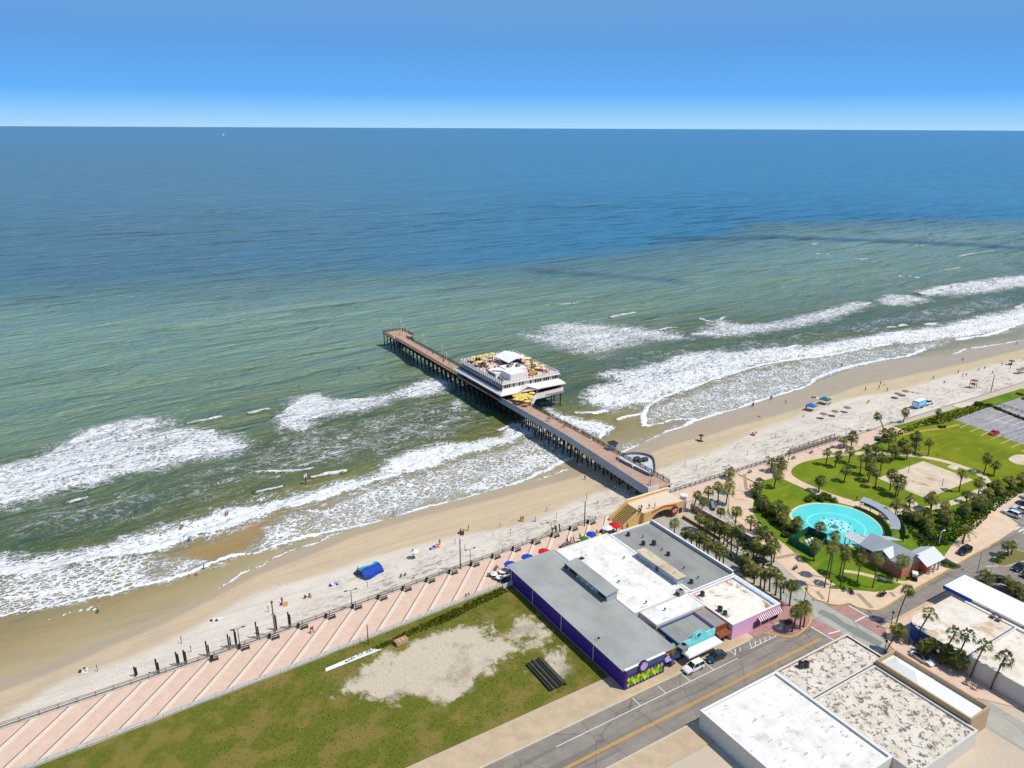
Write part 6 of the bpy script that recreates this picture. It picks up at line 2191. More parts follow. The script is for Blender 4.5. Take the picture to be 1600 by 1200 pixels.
row(Cz, [((465, 577), (490, 440)), ((565, 602), (602, 470)), ((655, 402), (655, 310)), ((738, 392), (745, 280), 1.8), ((705, 557), (725, 430), 1.8), ((660, 752), (685, 625)), ((825, 672), (850, 500), 1.6), ((885, 612), (905, 400), 1.7), ((908, 752), (945, 610), 1.7), ((905, 692), (930, 520), 1.6),
         ((1037, 642), (1060, 500), 1.6), ((980, 812), (995, 660)), ((985, 472), (1000, 390), 1.6), ((1120, 432), (1150, 290), 1.7), ((1130, 340), (1160, 220), 1.6), ((1062, 302), (1080, 240)), ((1155, 547), (1175, 410)), ((1190, 522), (1200, 430)), ((1250, 432), (1267, 340)),
         ((1310, 522), (1325, 410)), ((1395, 462), (1415, 280), 1.8), ((1400, 440), (1405, 360), 1.5), ((1530, 487), (1552, 340), 1.5)],
    '%s palm counted from the seaside walk across the large oval lawn', 'palms on the large oval lawn', r=1.5)
row(Cz, [((1135, 842), (1160, 670)), ((1190, 902), (1225, 760), 2.0), ((1215, 900), (1255, 720), 1.8)], '%s palm of the pair and its neighbour by the near corner of the sand court', 'palms at the near court corner', r=1.7)
palm(*Cz(398, 855), *Cz(415, 740), 'palm rising out of the sea grape bushes beside the splash pool', None, r=1.7)
palm(*Cz(1190, 1135), *Cz(1212, 980), 'palm on the grass beside the curved shade roof', None, r=1.7)
palm(*Cz(1340, 1012), *Cz(1350, 925), 'palm on the sandy patch below the volleyball court', None, r=1.4)
palm(*Cz(1560, 1052), *Cz(1560, 920), 'palm at the lowest corner of the volleyball court', None, r=1.5)
Dz = zoomed(1400, 700, 8)
palm(*Dz(787, 547), *Dz(830, 320), 'palm beside the far edge of the volleyball court', None, r=1.5)
palm(*Dz(1097, 312), *Dz(1145, 125), 'taller palm of the meadow pair', None, r=1.5)
palm(*Dz(1220, 347), *Dz(1255, 210), 'shorter palm of the meadow pair', None, r=1.5)
row(Dz, [((1030, 585), (1050, 430)), ((885, 680), (890, 580)), ((1160, 640), (1160, 540)), ((1240, 560), (1250, 460)), ((1270, 590), (1300, 490)), ((1430, 500), (1430, 400), 1.9), ((1580, 470), (1580, 350)), ((1045, 800), (1050, 640), 1.8), ((860, 850), (870, 740), 1.9), ((620, 800), (620, 710)),
         ((640, 960), (645, 840), 1.9), ((435, 772), (450, 620), 1.7), ((340, 880), (380, 800)), ((150, 880), (150, 800)), ((250, 950), (260, 840), 1.8), ((390, 1010), (400, 910), 1.9), ((420, 1080), (420, 990)), ((560, 860), (560, 930), 1.4)],
    '%s palm in the dense planting between the volleyball court and the street', 'palms in the street side planting', r=1.55)
palm(*Dz(830, 1190), *Dz(882, 1030), 'feathery date palm leaning over the street pavement', None, kind='date', r=2.4, tw=0.24)
Ez = zoomed(1220, 770, 8)
row(Ez, [((475, 562), (500, 410)), ((660, 640), (680, 530), 1.6), ((172, 482), (200, 370)), ((415, 852), (430, 640), 1.6)], '%s palm around the near rim of the splash pool', 'palms by the pool rim', r=1.35)
row(Ez, [((545, 1185), (645, 700), 1.5), ((605, 1065), (665, 650), 1.4), ((735, 1035), (805, 700), 1.5), ((742, 1175), (812, 780), 1.4), ((957, 1110), (1008, 840), 1.4), ((1145, 1185), (1222, 825), 1.3), ((1450, 1110), (1530, 850), 1.5)],
    '%s tall slim palm from the plaza on the lawn before the pavilion', 'tall palms before the pavilion', kind='sabal', r=1.4, tw=0.13)
Fz = zoomed(1400, 880, 7.06)
Gz = zoomed(1200, 900, 7.27)
palm(*Fz(3, 665), *Fz(140, 290), 'tall thin palm leaning over the street opposite the pavilion', None, kind='sabal', r=1.3, tw=0.12)
row(Gz, [((270, 632), (325, 400), 1.5), ((360, 597), (385, 360), 1.5), ((402, 575), (425, 340), 1.6)], '%s palm of the trio on the rose paved corner', 'palms on the paved corner', r=1.5)
palm(*Gz(1335, 880), *Gz(1495, 620), 'leaning palm by the kerb in front of the tan corner shop', None, r=1.4, tw=0.13)
row(Fz, [((195, 895), (375, 555)), ((485, 1110), (655, 770)), ((665, 1120), (835, 765)), ((880, 1220), (1045, 860)), ((1130, 1330), (1290, 985))], '%s tall fan palm from the corner in the row before the blue shop', 'tall fan palms before the blue shop', kind='washingtonia', r=1.5, tw=0.17, zb=0.13)
row(Fz, [((300, 1000), (340, 890), 1.6), ((365, 1010), (400, 880), 1.2), ((540, 1110), (570, 980), 1.7), ((680, 1180), (700, 1050), 1.8), ((940, 1230), (955, 1170), 1.4), ((20, 830), (30, 730), 1.4)], '%s short bushy palm on the pavement before the blue shop', 'short palms before the blue shop', r=1.6)
row(Fz, [((990, 240), (995, 160), 1.7), ((1235, 290), (1240, 190), 1.6), ((1310, 350), (1310, 260), 1.8), ((1405, 400), (1405, 300), 1.6)], '%s palm from the canopy in the row at the car park edge', 'palms at the car park edge', r=1.6)
palm(1575, 869, 1574, 851, 'palm with a bare stem on the kerbed island in the car park', None, r=1.3, zb=0.14)
palm(1580, 866, 1583, 850, 'second palm close behind on the kerbed island in the car park', None, r=1.2, zb=0.14)

# ---- shrubs: many small leaves through a lumpy volume
def shrub_mesh(seed, n=420, rx=1.0, rz=0.7, m=None):
    rg = random.Random(seed)
    b = MB()
    lumps = [(rg.uniform(-0.55, 0.55) * rx, rg.uniform(-0.55, 0.55) * rx, rg.uniform(0.15, 0.55) * rz, rg.uniform(0.35, 0.6) * rx) for _ in range(7)]
    for i in range(n):
        cx, cy, cz, cr = rg.choice(lumps)
        th, ph = rg.uniform(0, 6.28), math.acos(rg.uniform(-0.3, 1))
        q = cr * rg.uniform(0.7, 1.05)
        p = Vector((cx + q * math.sin(ph) * math.cos(th), cy + q * math.sin(ph) * math.sin(th), max(0.02, cz + q * math.cos(ph) * 0.9)))
        nrm = Vector((rg.uniform(-1, 1), rg.uniform(-1, 1), rg.uniform(0.1, 1.3))).normalized()
        a = nrm.orthogonal().normalized()
        c = nrm.cross(a)
        t_ = rg.uniform(0, 6.28)
        a, c = a * math.cos(t_) + c * math.sin(t_), c * math.cos(t_) - a * math.sin(t_)
        w, l_ = rg.uniform(0.06, 0.11), rg.uniform(0.12, 0.22)
        b.face([p - a * w, p - c * l_ * 0.2 + c * l_, p + a * w, p - c * l_], 0)
    return b.mesh('foliage', m)

SHR = {k: [shrub_mesh(40 + i + j * 10, 420, 1.0, 0.8, mm) for i in range(3)] for j, (k, mm) in enumerate((('green', m_leaf), ('bright', m_leaf_b), ('dark', m_leaf_d)))}
rsh = random.Random(23)

def shrub(u, v, r, kind, label, group, hz=1.0, z=0.15):
    s, n = P(u, v, z)
    o = bpy.data.objects.new('shrub', rsh.choice(SHR[kind]))
    scene.collection.objects.link(o)
    o.location = W(s, n, z)
    o.scale = (r, r * rsh.uniform(0.85, 1.15), r * hz)
    o.rotation_euler = (0, 0, rsh.uniform(0, 6.28))
    tag(o, label, 'shrub', group)

for i, (u, v, r) in enumerate([(1264, 783, 1.5), (1272, 780, 1.8), (1283, 782, 1.9), (1292, 779, 1.7), (1300, 783, 1.4), (1287, 775, 1.5)]):
    shrub(u, v, r, 'bright', '%s broad leaved bush in the bright clump above the splash pool' % ordinal(i), 'sea grape bushes above the pool', 0.9)
k = 0
for (u0, v0), (u1, v1), nn, kind, r, lab, grp in [((1180, 780), (1240, 842), 11, 'dark', 1.5, '%s dark bush of the hedge between round lawn and plaza walk', 'dark hedge beside the plaza walk'),
                                                  ((1142, 835), (1175, 858), 5, 'dark', 1.3, '%s dark bush under the palms beside the ramp road', 'dark bushes beside the ramp road'),
                                                  ((1478, 813), (1545, 792), 9, 'green', 1.5, '%s bush along the pavement side of the dense palm planting', 'bushes along the pavement planting'),
                                                  ((1405, 812), (1470, 826), 9, 'green', 1.4, '%s bush below the volleyball court behind the teal screen', 'bushes behind the teal screen'),
                                                  ((1422, 838), (1478, 848), 7, 'dark', 1.2, '%s low dark bush at the foot of the dense palm planting', 'low bushes by the pavement'),
                                                  ((1548, 785), (1600, 760), 8, 'green', 1.3, '%s bush in the hedge running on from the dense planting to the frame edge', 'hedge bushes by the car park')]:
    for i in range(nn):
        q = i / (nn - 1)
        shrub(u0 + (u1 - u0) * q + rsh.uniform(-5, 5), v0 + (v1 - v0) * q + rsh.uniform(-3, 3), r * rsh.uniform(0.8, 1.2), kind, lab % ordinal(i), grp, 0.8)
for u, v, r, kind, lab in ((1476, 879, 1.0, 'dark', 'low dark bush in the pavement bed by the leaning date palm'), (1488, 884, 0.9, 'dark', 'small dark bush at the point of the pavement bed'), (1556, 876, 1.4, 'green', 'round green bush at the tip of the car park island'), (1566, 871, 1.0, 'green', 'loose bush in the middle of the car park island'),
                           (1528, 633, 2.4, 'dark', 'broad dark bush at the corner of dune and beach track'), (1545, 634, 2.0, 'dark', 'dark bush beside the corner bush at the parking lot tip'), (1461, 661, 1.6, 'dark', 'dark dune bush at the foot of the small palm'), (1472, 668, 1.5, 'dark', 'dark bush beside the nearest lot corner'),
                           (1372, 688, 1.3, 'dark', 'dark bush at the end of the boardwalk ramp'), (1593, 617, 2.0, 'green', 'green dune bush by the beach track at the frame edge'), (1603, 624, 2.0, 'green', 'second dune bush behind the beach track')):
    shrub(u, v, r, kind, lab, None, 0.6, 0.0 if v < 640 else 0.15)
# hedge along the far lot edge
for i in range(14):
    shrub(1556 + i * 4.2, 638 + i * 1.7, 1.1 * rsh.uniform(0.9, 1.2), 'dark', '%s bush of the clipped hedge along the far side of the parking lot' % ordinal(i), 'hedge along the parking lot', 0.7)

# rough grass and weeds of the vacant lot, ground cover under the palms: one mass each
def cover(name, ring_, n, m, size, z=0.1, label_kind='stuff', keep=None):
    a = np.array(ring_)
    r = np.random.RandomState(len(ring_) * 7 + n)
    P2 = r.rand(n * 3, 2) * (a.max(0) - a.min(0)) + a.min(0)
    ok = sdist(ring_, P2[:, 0], P2[:, 1]) > 0.1
    P2 = P2[ok][:n]
    if keep is not None:
        P2 = P2[keep(P2)]
    b = MB()
    rg = random.Random(n)
    for x, y in P2:
        hgt = size * rg.uniform(0.4, 1.2)
        for q in range(3):
            t_ = rg.uniform(0, 6.28)
            w = size * rg.uniform(0.25, 0.5)
            dx, dy = math.cos(t_) * w, math.sin(t_) * w
            ex, ey = rg.uniform(-0.5, 0.5) * size, rg.uniform(-0.5, 0.5) * size
            b.face([(x - dx, y - dy, z), (x + dx, y + dy, z), (x + dx * 0.6 + ex, y + dy * 0.6 + ey, z + hgt), (x - dx * 0.4 + ex, y - dy * 0.4 + ey, z + hgt * 0.9)], q % 2 if isinstance(m, list) else 0)
    o = b.build(name, m)
    o['kind'] = 'stuff'
    return o

m_weed = leaf_mat('weed_leaf', (86, 104, 30), (116, 122, 40))
m_weed_dry = leaf_mat('dry_weed', (140, 124, 62), (158, 140, 84))
def lot_keep(p):
    k = np.ones(len(p), bool)
    for ring_ in ([(560, 1060), (600, 1030), (640, 1010), (700, 985), (740, 975), (752, 990), (770, 1000), (795, 1000), (800, 1015), (770, 1030), (755, 1045), (742, 1072), (690, 1090), (600, 1084), (530, 1078)],
                  [(795, 975), (815, 960), (830, 970), (850, 985), (840, 1010), (815, 1010), (800, 1000)], [(845, 1020), (870, 1015), (890, 1025), (895, 1045), (860, 1060), (845, 1045)]):
        k &= ~((sdist(px(ring_), p[:, 0], p[:, 1]) > -0.8) & (np.random.RandomState(1).rand(len(p)) < 0.93))
    return k
cover('weeds', [(10, 93), (77.3, 93), (77.3, 128.2), (26, 125.3), (10, 124.0)], 4200, [m_weed, m_weed_dry], 0.17, 0.08, keep=lot_keep)
cover('weeds', px([(520, 1045), (640, 985), (785, 918), (795, 925), (700, 972), (640, 995), (560, 1030)]), 1300, [m_weed, m_weed], 0.42, 0.08)
cover('ground_cover', px([(1400, 800), (1470, 806), (1545, 775), (1600, 752), (1600, 768), (1545, 806), (1528, 826), (1478, 852), (1440, 862), (1418, 830)]), 2600, [m_leaf, m_leaf_d], 0.45, 0.15)
cover('ground_cover', px([(1175, 770), (1196, 775), (1215, 805), (1250, 838), (1238, 848), (1200, 818), (1180, 795)]), 900, [m_leaf_d, m_leaf], 0.45, 0.15)
cover('ground_cover', px([(1086, 800), (1150, 840), (1215, 888), (1205, 893), (1140, 853), (1084, 812)]), 800, [m_leaf, m_leaf_d], 0.35, 0.13)
cover('dune_grass', px([(1376, 686), (1395, 678), (1425, 664), (1480, 645), (1530, 630), (1548, 636), (1478, 662), (1440, 668), (1400, 684)]), 1400, [m_weed, m_weed_dry], 0.40, 0.15)
cover('dune_grass', px([(1576, 612), (1600, 606), (1640, 606), (1640, 634), (1600, 632)], -0.9), 500, [m_weed, m_leaf], 0.6, -0.9)

# ================================================================== VEHICLES
m_tyre = mat('tyre_rubber', (30, 30, 31), 0.85, var=0.2)
m_rim = mat('alloy_rim', (168, 170, 174), 0.35, metal=0.6, var=0.1)
m_glass_car = mat('tinted_car_glass', (28, 33, 38), 0.08, var=0.15, spec=0.7)
m_lamp = mat('headlamp_glass', (222, 226, 230), 0.15, var=0.05, spec=0.6)
m_tail = mat('tail_lamp', (150, 20, 22), 0.3, var=0.1)
PAINTS = {}

def paint(c):
    if c not in PAINTS:
        m, nt, b = new_mat('car_paint')
        n = noise(nt, coords(nt), 2.0, 3)
        a = lin(c)
        nt.links.new(mixc(nt, rng(nt, n, 0.3, 0.7), a, tuple(x * 0.9 for x in a)), b.inputs['Base Color'])
        b.inputs['Roughness'].default_value = 0.32
        b.inputs['Coat Weight'].default_value = 0.6
        b.inputs['Coat Roughness'].default_value = 0.08
        PAINTS[c] = m
    return PAINTS[c]

def loft(b, secs, mi=0):
    """closed skin through cross sections with equal point counts"""
    n = len(secs[0])
    k = len(b.v)
    for s in secs:
        b.v.extend(s)
    for i in range(len(secs) - 1):
        for j in range(n):
            j2 = (j + 1) % n
            b.f.append((k + i * n + j, k + i * n + j2, k + (i + 1) * n + j2, k + (i + 1) * n + j))
            b.m.append(mi)
    b.f.append(tuple(k + j for j in reversed(range(n))))
    e = k + (len(secs) - 1) * n
    b.f.append(tuple(e + j for j in range(n)))
    b.m += [mi, mi]

def car(loc, rot, label, c, kind='sedan', roof_c=None, cat='car'):
    """front toward +x"""
    t = thing('parked_car', label, cat, loc, rot)
    suv = kind == 'suv'
    sp = kind == 'sport'
    H = 1.72 if suv else (1.22 if sp else 1.44)
    belt = 1.02 if suv else (0.78 if sp else 0.90)
    Lf, Lr = (2.35, -2.35) if not sp else (2.2, -2.15)
    hood = belt - (0.03 if suv else 0.08)
    st = [(Lr, 0.72, 0.48, belt - 0.22), (Lr + 0.12, 0.84, 0.34, belt - 0.04), (Lr + 0.6, 0.91, 0.26, belt), (-0.6, 0.93, 0.24, belt), (0.75, 0.93, 0.24, belt), (1.15, 0.92, 0.25, hood), (Lf - 0.35, 0.88, 0.28, hood - 0.13), (Lf - 0.06, 0.78, 0.34, hood - 0.27), (Lf, 0.62, 0.42, hood - 0.40)]
    b = MB()
    secs = []
    for x, w, zb, zt in st:
        zm = zb + (zt - zb) * 0.55
        secs.append([(x, -w * 0.9, zb), (x, -w, zb + 0.12), (x, -w, zm), (x, -w * 0.93, zt - 0.03), (x, -w * 0.80, zt), (x, 0, zt + 0.02), (x, w * 0.80, zt), (x, w * 0.93, zt - 0.03), (x, w, zm), (x, w, zb + 0.12), (x, w * 0.9, zb)])
    loft(b, secs)
    body = b.build('body', paint(c), t, smooth=False)
    # greenhouse
    if suv:
        xs_ = (-2.20, -2.02, 0.25, 0.98)
    elif sp:
        xs_ = (-1.75, -0.85, 0.05, 0.85)
    else:
        xs_ = (-1.85, -1.05, 0.15, 1.02)
    x0, x1, x2, x3 = xs_
    wb, wt_ = 0.84, 0.66
    z0, z1 = belt - 0.02, H - 0.05
    V = [(x0, -wb, z0), (x0, wb, z0), (x3, wb, z0), (x3, -wb, z0), (x1, -wt_, z1), (x1, wt_, z1), (x2, wt_, z1), (x2, -wt_, z1)]
    for nm, f in (('windscreen', (2, 3, 7, 6)), ('rear_window', (0, 1, 5, 4)), ('side_window', (0, 4, 7, 3)), ('side_window', (1, 2, 6, 5))):
        b = MB()
        q = [Vector(V[i]) for i in f]
        ctr = sum(q, Vector()) / 4
        b.face([ctr + (p - ctr) * 0.94 for p in q])
        b.build(nm, m_glass_car, t)
    b = MB()
    for i, j in ((0, 4), (1, 5), (2, 6), (3, 7)):
        b.beam(V[i], V[j], 0.09)
    for sgn in (-1, 1):
        xm = (x1 + x2) / 2 + 0.05
        b.beam((xm, sgn * wb, z0), (xm, sgn * wt_, z1), 0.08)
    b.raw([(x1, -wt_, z1), (x1, wt_, z1), (x2, wt_, z1), (x2, -wt_, z1), (x1 + 0.1, -wt_ * 0.9, H), (x1 + 0.1, wt_ * 0.9, H), (x2 - 0.1, wt_ * 0.9, H), (x2 - 0.1, -wt_ * 0.9, H)],
          [(0, 1, 5, 4), (1, 2, 6, 5), (2, 3, 7, 6), (3, 0, 4, 7), (4, 5, 6, 7), (3, 2, 1, 0)])
    b.build('roof', paint(roof_c or c), t)
    for x in (-1.38, 1.42):
        for sgn in (-1, 1):
            b = MB()
            b.tube([(x, sgn * 0.72, 0.33), (x, sgn * 0.95, 0.33)], 0.33, 16)
            o = b.build('wheel', m_tyre, t)
            b = MB()
            b.tube([(x, sgn * 0.951, 0.33), (x, sgn * 0.965, 0.33)], 0.21, 12)
            b.build('rim', m_rim, o)
    for sgn in (-1, 1):
        b = MB()
        b.box(Lf - 0.22, Lf - 0.02, sgn * 0.60 - 0.14, sgn * 0.60 + 0.14, hood - 0.36, hood - 0.22)
        b.build('headlight', m_lamp, t)
        b = MB()
        b.box(Lr - 0.03, Lr + 0.12, sgn * 0.66 - 0.12, sgn * 0.66 + 0.12, belt - 0.28, belt - 0.10)
        b.build('tail_light', m_tail, t)
        b = MB()
        b.chamfer_box(0.72, 0.92, sgn * 0.98 - 0.09, sgn * 0.98 + 0.09, belt - 0.02, belt + 0.13, 0.03)
        b.build('mirror', paint(c), t)
    return t

def at(u, v, z=0.012):
    s, n = P(u, v, z)
    return (s, n, z)

car(at(1083, 1046), math.pi, 'white four wheel drive parked at the kerb before the aqua front', (232, 232, 230), 'suv')
car(at(1118, 1029), math.pi, 'dark teal saloon parked at the kerb beyond the white four wheel drive', (18, 62, 68))
car(at(1441, 1032), -math.pi / 2, 'white hatchback with a black roof parked before the blue shop', (226, 228, 228), 'sedan', (24, 24, 26))
car(at(1506, 864), math.pi, 'black people carrier parked beside the street across from the blue canopy', (26, 30, 32), 'suv')
car(at(1579, 805, 0.02), math.pi / 2, 'white estate car nearest the pavement corner in the right car park', (230, 230, 228), 'suv')
car(at(1594, 799, 0.02), math.pi / 2, 'white saloon parked next to the white estate car', (224, 226, 226))
car(at(1602, 790, 0.02), math.pi / 2, 'navy saloon behind the two white cars in the right car park', (24, 36, 62))
car(at(1607, 781, 0.02), math.pi / 2, 'silver car half hidden at the frame edge in the right car park', (190, 196, 200))
car(at(1592, 889), math.pi, 'midnight blue saloon parked below the kerbed island', (28, 34, 56))
car(at(1606, 899), math.pi, 'dark grey car partly cut by the frame edge below the kerbed island', (44, 46, 50))
car(at(1557, 908), math.pi * 0.75, 'black car under the palms at the car park edge', (28, 28, 30))
car(at(1574, 931), -math.pi / 2, 'charcoal estate car beside the canopy in the shade', (40, 42, 44), 'suv')
car(at(1530, 1046), -math.pi / 2, 'black car under the palms at the end of the blue shop', (22, 22, 24), 'suv')
car(at(1145, 873), -math.pi / 2, 'dark car half hidden by palms on the ramp road', (34, 34, 38))
car(at(1171, 897), -math.pi / 2, 'black four wheel drive under the palms beside the grey arcade rim', (20, 21, 24), 'suv')
car(at(1158, 881), -math.pi / 2, 'dark grey car behind the black four wheel drive on the ramp road', (52, 52, 56))
car(at(1553, 678, 0.17), math.pi * 0.98, 'bright red sports car alone in the parking lot', (206, 18, 40), 'sport')

# beach truck and its trailer
s, n = P(1436, 636, -1.0)
zz = float(beach_z(np.array(s), np.array(n)))
t = thing('beach_truck', 'white pickup truck hitched to the blue trailer on the dry sand', 'truck', (s + 5.9, n + 0.1, zz), 0.03)
b = MB()
b.chamfer_box(-2.6, 2.7, -0.95, 0.95, 0.55, 1.15, 0.08)
b.build('body', paint((228, 230, 230)), t)
b = MB()
b.raw([(-0.9, -0.88, 1.15), (1.3, -0.88, 1.15), (1.3, 0.88, 1.15), (-0.9, 0.88, 1.15), (-0.7, -0.72, 1.85), (0.7, -0.72, 1.85), (0.7, 0.72, 1.85), (-0.7, 0.72, 1.85)], [(4, 5, 6, 7), (0, 1, 5, 4), (1, 2, 6, 5), (2, 3, 7, 6), (3, 0, 4, 7)])
b.build('cab_glass', m_glass_car, t)
b = MB()
b.box(-0.72, 0.72, -0.74, 0.74, 1.85, 1.92)
b.build('roof', paint((228, 230, 230)), t)
for x in (-1.6, 1.7):
    for sg in (-1, 1):
        b = MB()
        b.tube([(x, sg * 0.75, 0.4), (x, sg * 0.98, 0.4)], 0.4, 14)
        o = b.build('wheel', m_tyre, t)
        b = MB()
        b.tube([(x, sg * 0.981, 0.4), (x, sg * 1.0, 0.4)], 0.24, 10)
        b.build('rim', m_rim, o)
t = thing('concession_trailer', 'pale blue and white box trailer with a hatch parked on the dry sand', 'trailer', (s - 0.2, n, zz), 0.03)
b = MB()
b.chamfer_box(-3.0, 2.8, -1.2, 1.2, 0.55, 3.0, 0.12)
b.build('body', mat('pale_blue_panel', (112, 190, 222), 0.5, c2=(60, 150, 200), scale=0.7), t)
b = MB()
b.box(-3.03, -2.99, -1.0, 1.0, 0.8, 2.7)
b.build('rear_door', m_white, t)
b = MB()
b.box(-2.4, 1.8, -1.26, -1.2, 1.5, 2.4)
b.build('hatch', mat('sky_panel', (170, 220, 236), 0.5), t)
b = MB()
b.box(-2.9, 2.7, -1.1, 1.1, 3.0, 3.1)
b.build('roof', m_white, t)
b = MB()
b.beam((2.8, 0, 0.6), (4.0, 0, 0.55), 0.12)
b.build('drawbar', m_darkmetal, t)
for x in (-0.6, 0.4):
    for sg in (-1, 1):
        b = MB()
        b.tube([(x, sg * 1.0, 0.38), (x, sg * 1.25, 0.38)], 0.38, 14)
        b.build('wheel', m_tyre, t)
# service buggy beside the pavilion
s, n = P(1428, 905, 0.13)
t = thing('service_buggy', 'small black and white service buggy beside the coral pavilion wall', 'buggy', (s, n, 0.13), 0.6)
b = MB()
b.chamfer_box(-1.1, 1.1, -0.6, 0.6, 0.35, 0.85, 0.1)
b.build('body', m_black, t)
b = MB()
b.chamfer_box(-0.9, 0.7, -0.62, 0.62, 1.75, 1.87, 0.05)
b.build('canopy', m_white, t)
for x in (-0.8, 0.6):
    for y in (-0.55, 0.55):
        b = MB()
        b.beam((x, y, 0.8), (x, y, 1.76), 0.05)
        b.build('strut', m_steel, t)
for x in (-0.75, 0.75):
    for y in (-0.55, 0.55):
        b = MB()
        b.tube([(x, y - 0.08, 0.25), (x, y + 0.08, 0.25)], 0.25, 12)
        b.build('wheel', m_tyre, t)
b = MB()
b.box(-0.5, -0.1, -0.5, 0.5, 0.85, 1.3)
b.build('seat', m_white, t)
# white boat far out
s, n = P(349, 211.5, SEA)
k = math.hypot(s, n) / 6400.0
t = thing('boat', 'tiny white motor boat far out near the horizon', 'boat', (s, n, SEA), 0.9)
sc = 3.2 * k
b = MB()
loft(b, [[(x * sc, -w * sc, z0 * sc), (x * sc, w * sc, z0 * sc), (x * sc, w * 1.2 * sc, 1.3 * sc), (x * sc, -w * 1.2 * sc, 1.3 * sc)] for x, w, z0 in ((-5, 1.2, -0.3), (0, 1.5, -0.4), (3.5, 0.9, -0.2), (5.2, 0.1, 0.6))])
b.build('hull', m_white, t)
b = MB()
b.chamfer_box(-2.2 * sc, 1.4 * sc, -1.0 * sc, 1.0 * sc, 1.3 * sc, 2.9 * sc, 0.2 * sc)
b.build('cabin', m_white, t)
b = MB()
b.beam((-1.0 * sc, 0, 2.9 * sc), (-1.0 * sc, 0, 4.6 * sc), 0.12 * sc)
b.build('mast', m_steel, t)

# ================================================================== STREET AND BEACH FURNITURE
def ground_z(s, n):
    if n < float(seawall(s)):
        return 0.03
    return float(beach_z(np.array(s), np.array(n)))

def settle(u, v):
    """beach spot under a sight line, on the sloping sand"""
    z = -0.9
    for _ in range(6):
        s, n = P(u, v, z)
        z = ground_z(s, n)
        if n > float(WL(s)):
            z = max(z, SEA)
    return s, n, z

def lamp(u, v, vt, label, kind='double', z=0.03, m=None, group=None):
    s, n = P(u, v, z)
    h = max(2.5, rise(u, v, u, vt, z)[0])
    m = m or m_darkmetal
    t = thing('street_lamp', label, 'street lamp', (s, n, z), rpalm.uniform(-0.2, 0.2), group)
    b = MB()
    b.tube([(0, 0, 0), (0, 0, 0.5), (0, 0, h - 0.1)], [0.16, 0.10, 0.06], 8)
    b.build('post', m, t)
    if kind == 'double':
        for sg in (-1, 1):
            b = MB()
            b.tube([(0, 0, h - 0.15), (sg * 0.5, 0, h + 0.05), (sg * 0.9, 0, h + 0.05)], 0.045, 6)
            o = b.build('arm', m, t)
            b = MB()
            b.chamfer_box(sg * 1.1 - 0.32, sg * 1.1 + 0.32, -0.15, 0.15, h - 0.02, h + 0.12, 0.04)
            b.build('lamp_head', m, o)
    elif kind == 'single':
        b = MB()
        b.tube([(0, 0, h - 0.15), (0.5, 0, h), (0.8, 0, h)], 0.045, 6)
        o = b.build('arm', m, t)
        b = MB()
        b.chamfer_box(0.7, 1.35, -0.17, 0.17, h - 0.05, h + 0.1, 0.04)
        b.build('lamp_head', m, o)
    else:
        b = MB()
        b.lathe([(0.08, h - 0.1), (0.26, h + 0.05), (0.24, h + 0.32), (0.06, h + 0.48)], 10)
        b.build('lantern', m if kind == 'lantern' else m_white, t)

for i, (u, v, vt) in enumerate([(375, 1010.5, 982), (550, 949, 922), (735, 885, 858), (861, 839.5, 815.5)]):
    lamp(u, v, vt, '%s double armed lamp from the lot end of the promenade rail' % ordinal(i), group='promenade lamps')
lamp(1232, 719, 698, 'dark double armed lamp where the plaza walk meets the seaside rail', z=0.155)
lamp(1320, 690, 670, 'dark double armed lamp at the foot of the timber ramp to the sand', z=0.155)
lamp(1133, 745, 728, 'dark lamp beside the first palm of the seaside walk', z=0.155)
for i, (u, v, vt) in enumerate([(878, 676, 657), (905, 692, 674), (923, 704, 688), (965, 728, 714), (988, 742, 729), (1014, 757, 738)]):
    lamp(u, v, vt, 'white pier lamp, %s from the restaurant along the landward deck' % ordinal(i), 'globe', DK, m_white, 'white lamps on the landward pier')
for i, (u, v, vt) in enumerate([(610.5, 517, 507), (627, 516, 503), (631, 523, 508), (636, 523, 517), (661, 541, 524), (664.5, 542, 534), (691.5, 554, 542), (698, 564, 553)]):
    lamp(u, v, vt, 'white pier lamp, %s from the seaward head of the pier' % ordinal(i), 'globe', DK, m_white, 'white lamps on the seaward pier')
lamp(1293.5, 941, 910, 'slim dark lantern post on the kerb of the peach pavement', 'lantern', 0.13)
lamp(1467, 848, 830, 'pale single armed lamp post in the low bushes by the pavement', 'single', 0.15, m_white)
lamp(1526.5, 895.5, 861, 'tall pale lamp post leaning over the car park entrance', 'single', 0.012, m_steel)
lamp(1391, 982, 958, 'dark signal post on the rounded corner before the tan shop', 'lantern', 0.13)
lamp(1382, 1019, 1007, 'short dark bollard lamp at the kerb by the tan corner shop', 'lantern', 0.13)
lamp(1461, 1038, 1018, 'dark lantern post with a pale globe before the blue shop', 'globe', 0.13)
lamp(1521, 1045, 1016, 'dark post under the tall palms at the end of the blue shop', 'lantern', 0.13)
lamp(1420, 1008, 984, 'dark lantern post at the curved corner of the blue shop', 'lantern', 0.13)
lamp(1224, 926, 918, 'small dark sign post at the plaza edge of the ramp road', 'lantern', 0.13)
lamp(1257, 939, 921, 'dark sign post by the kerb curve of the park pavement', 'lantern', 0.13)

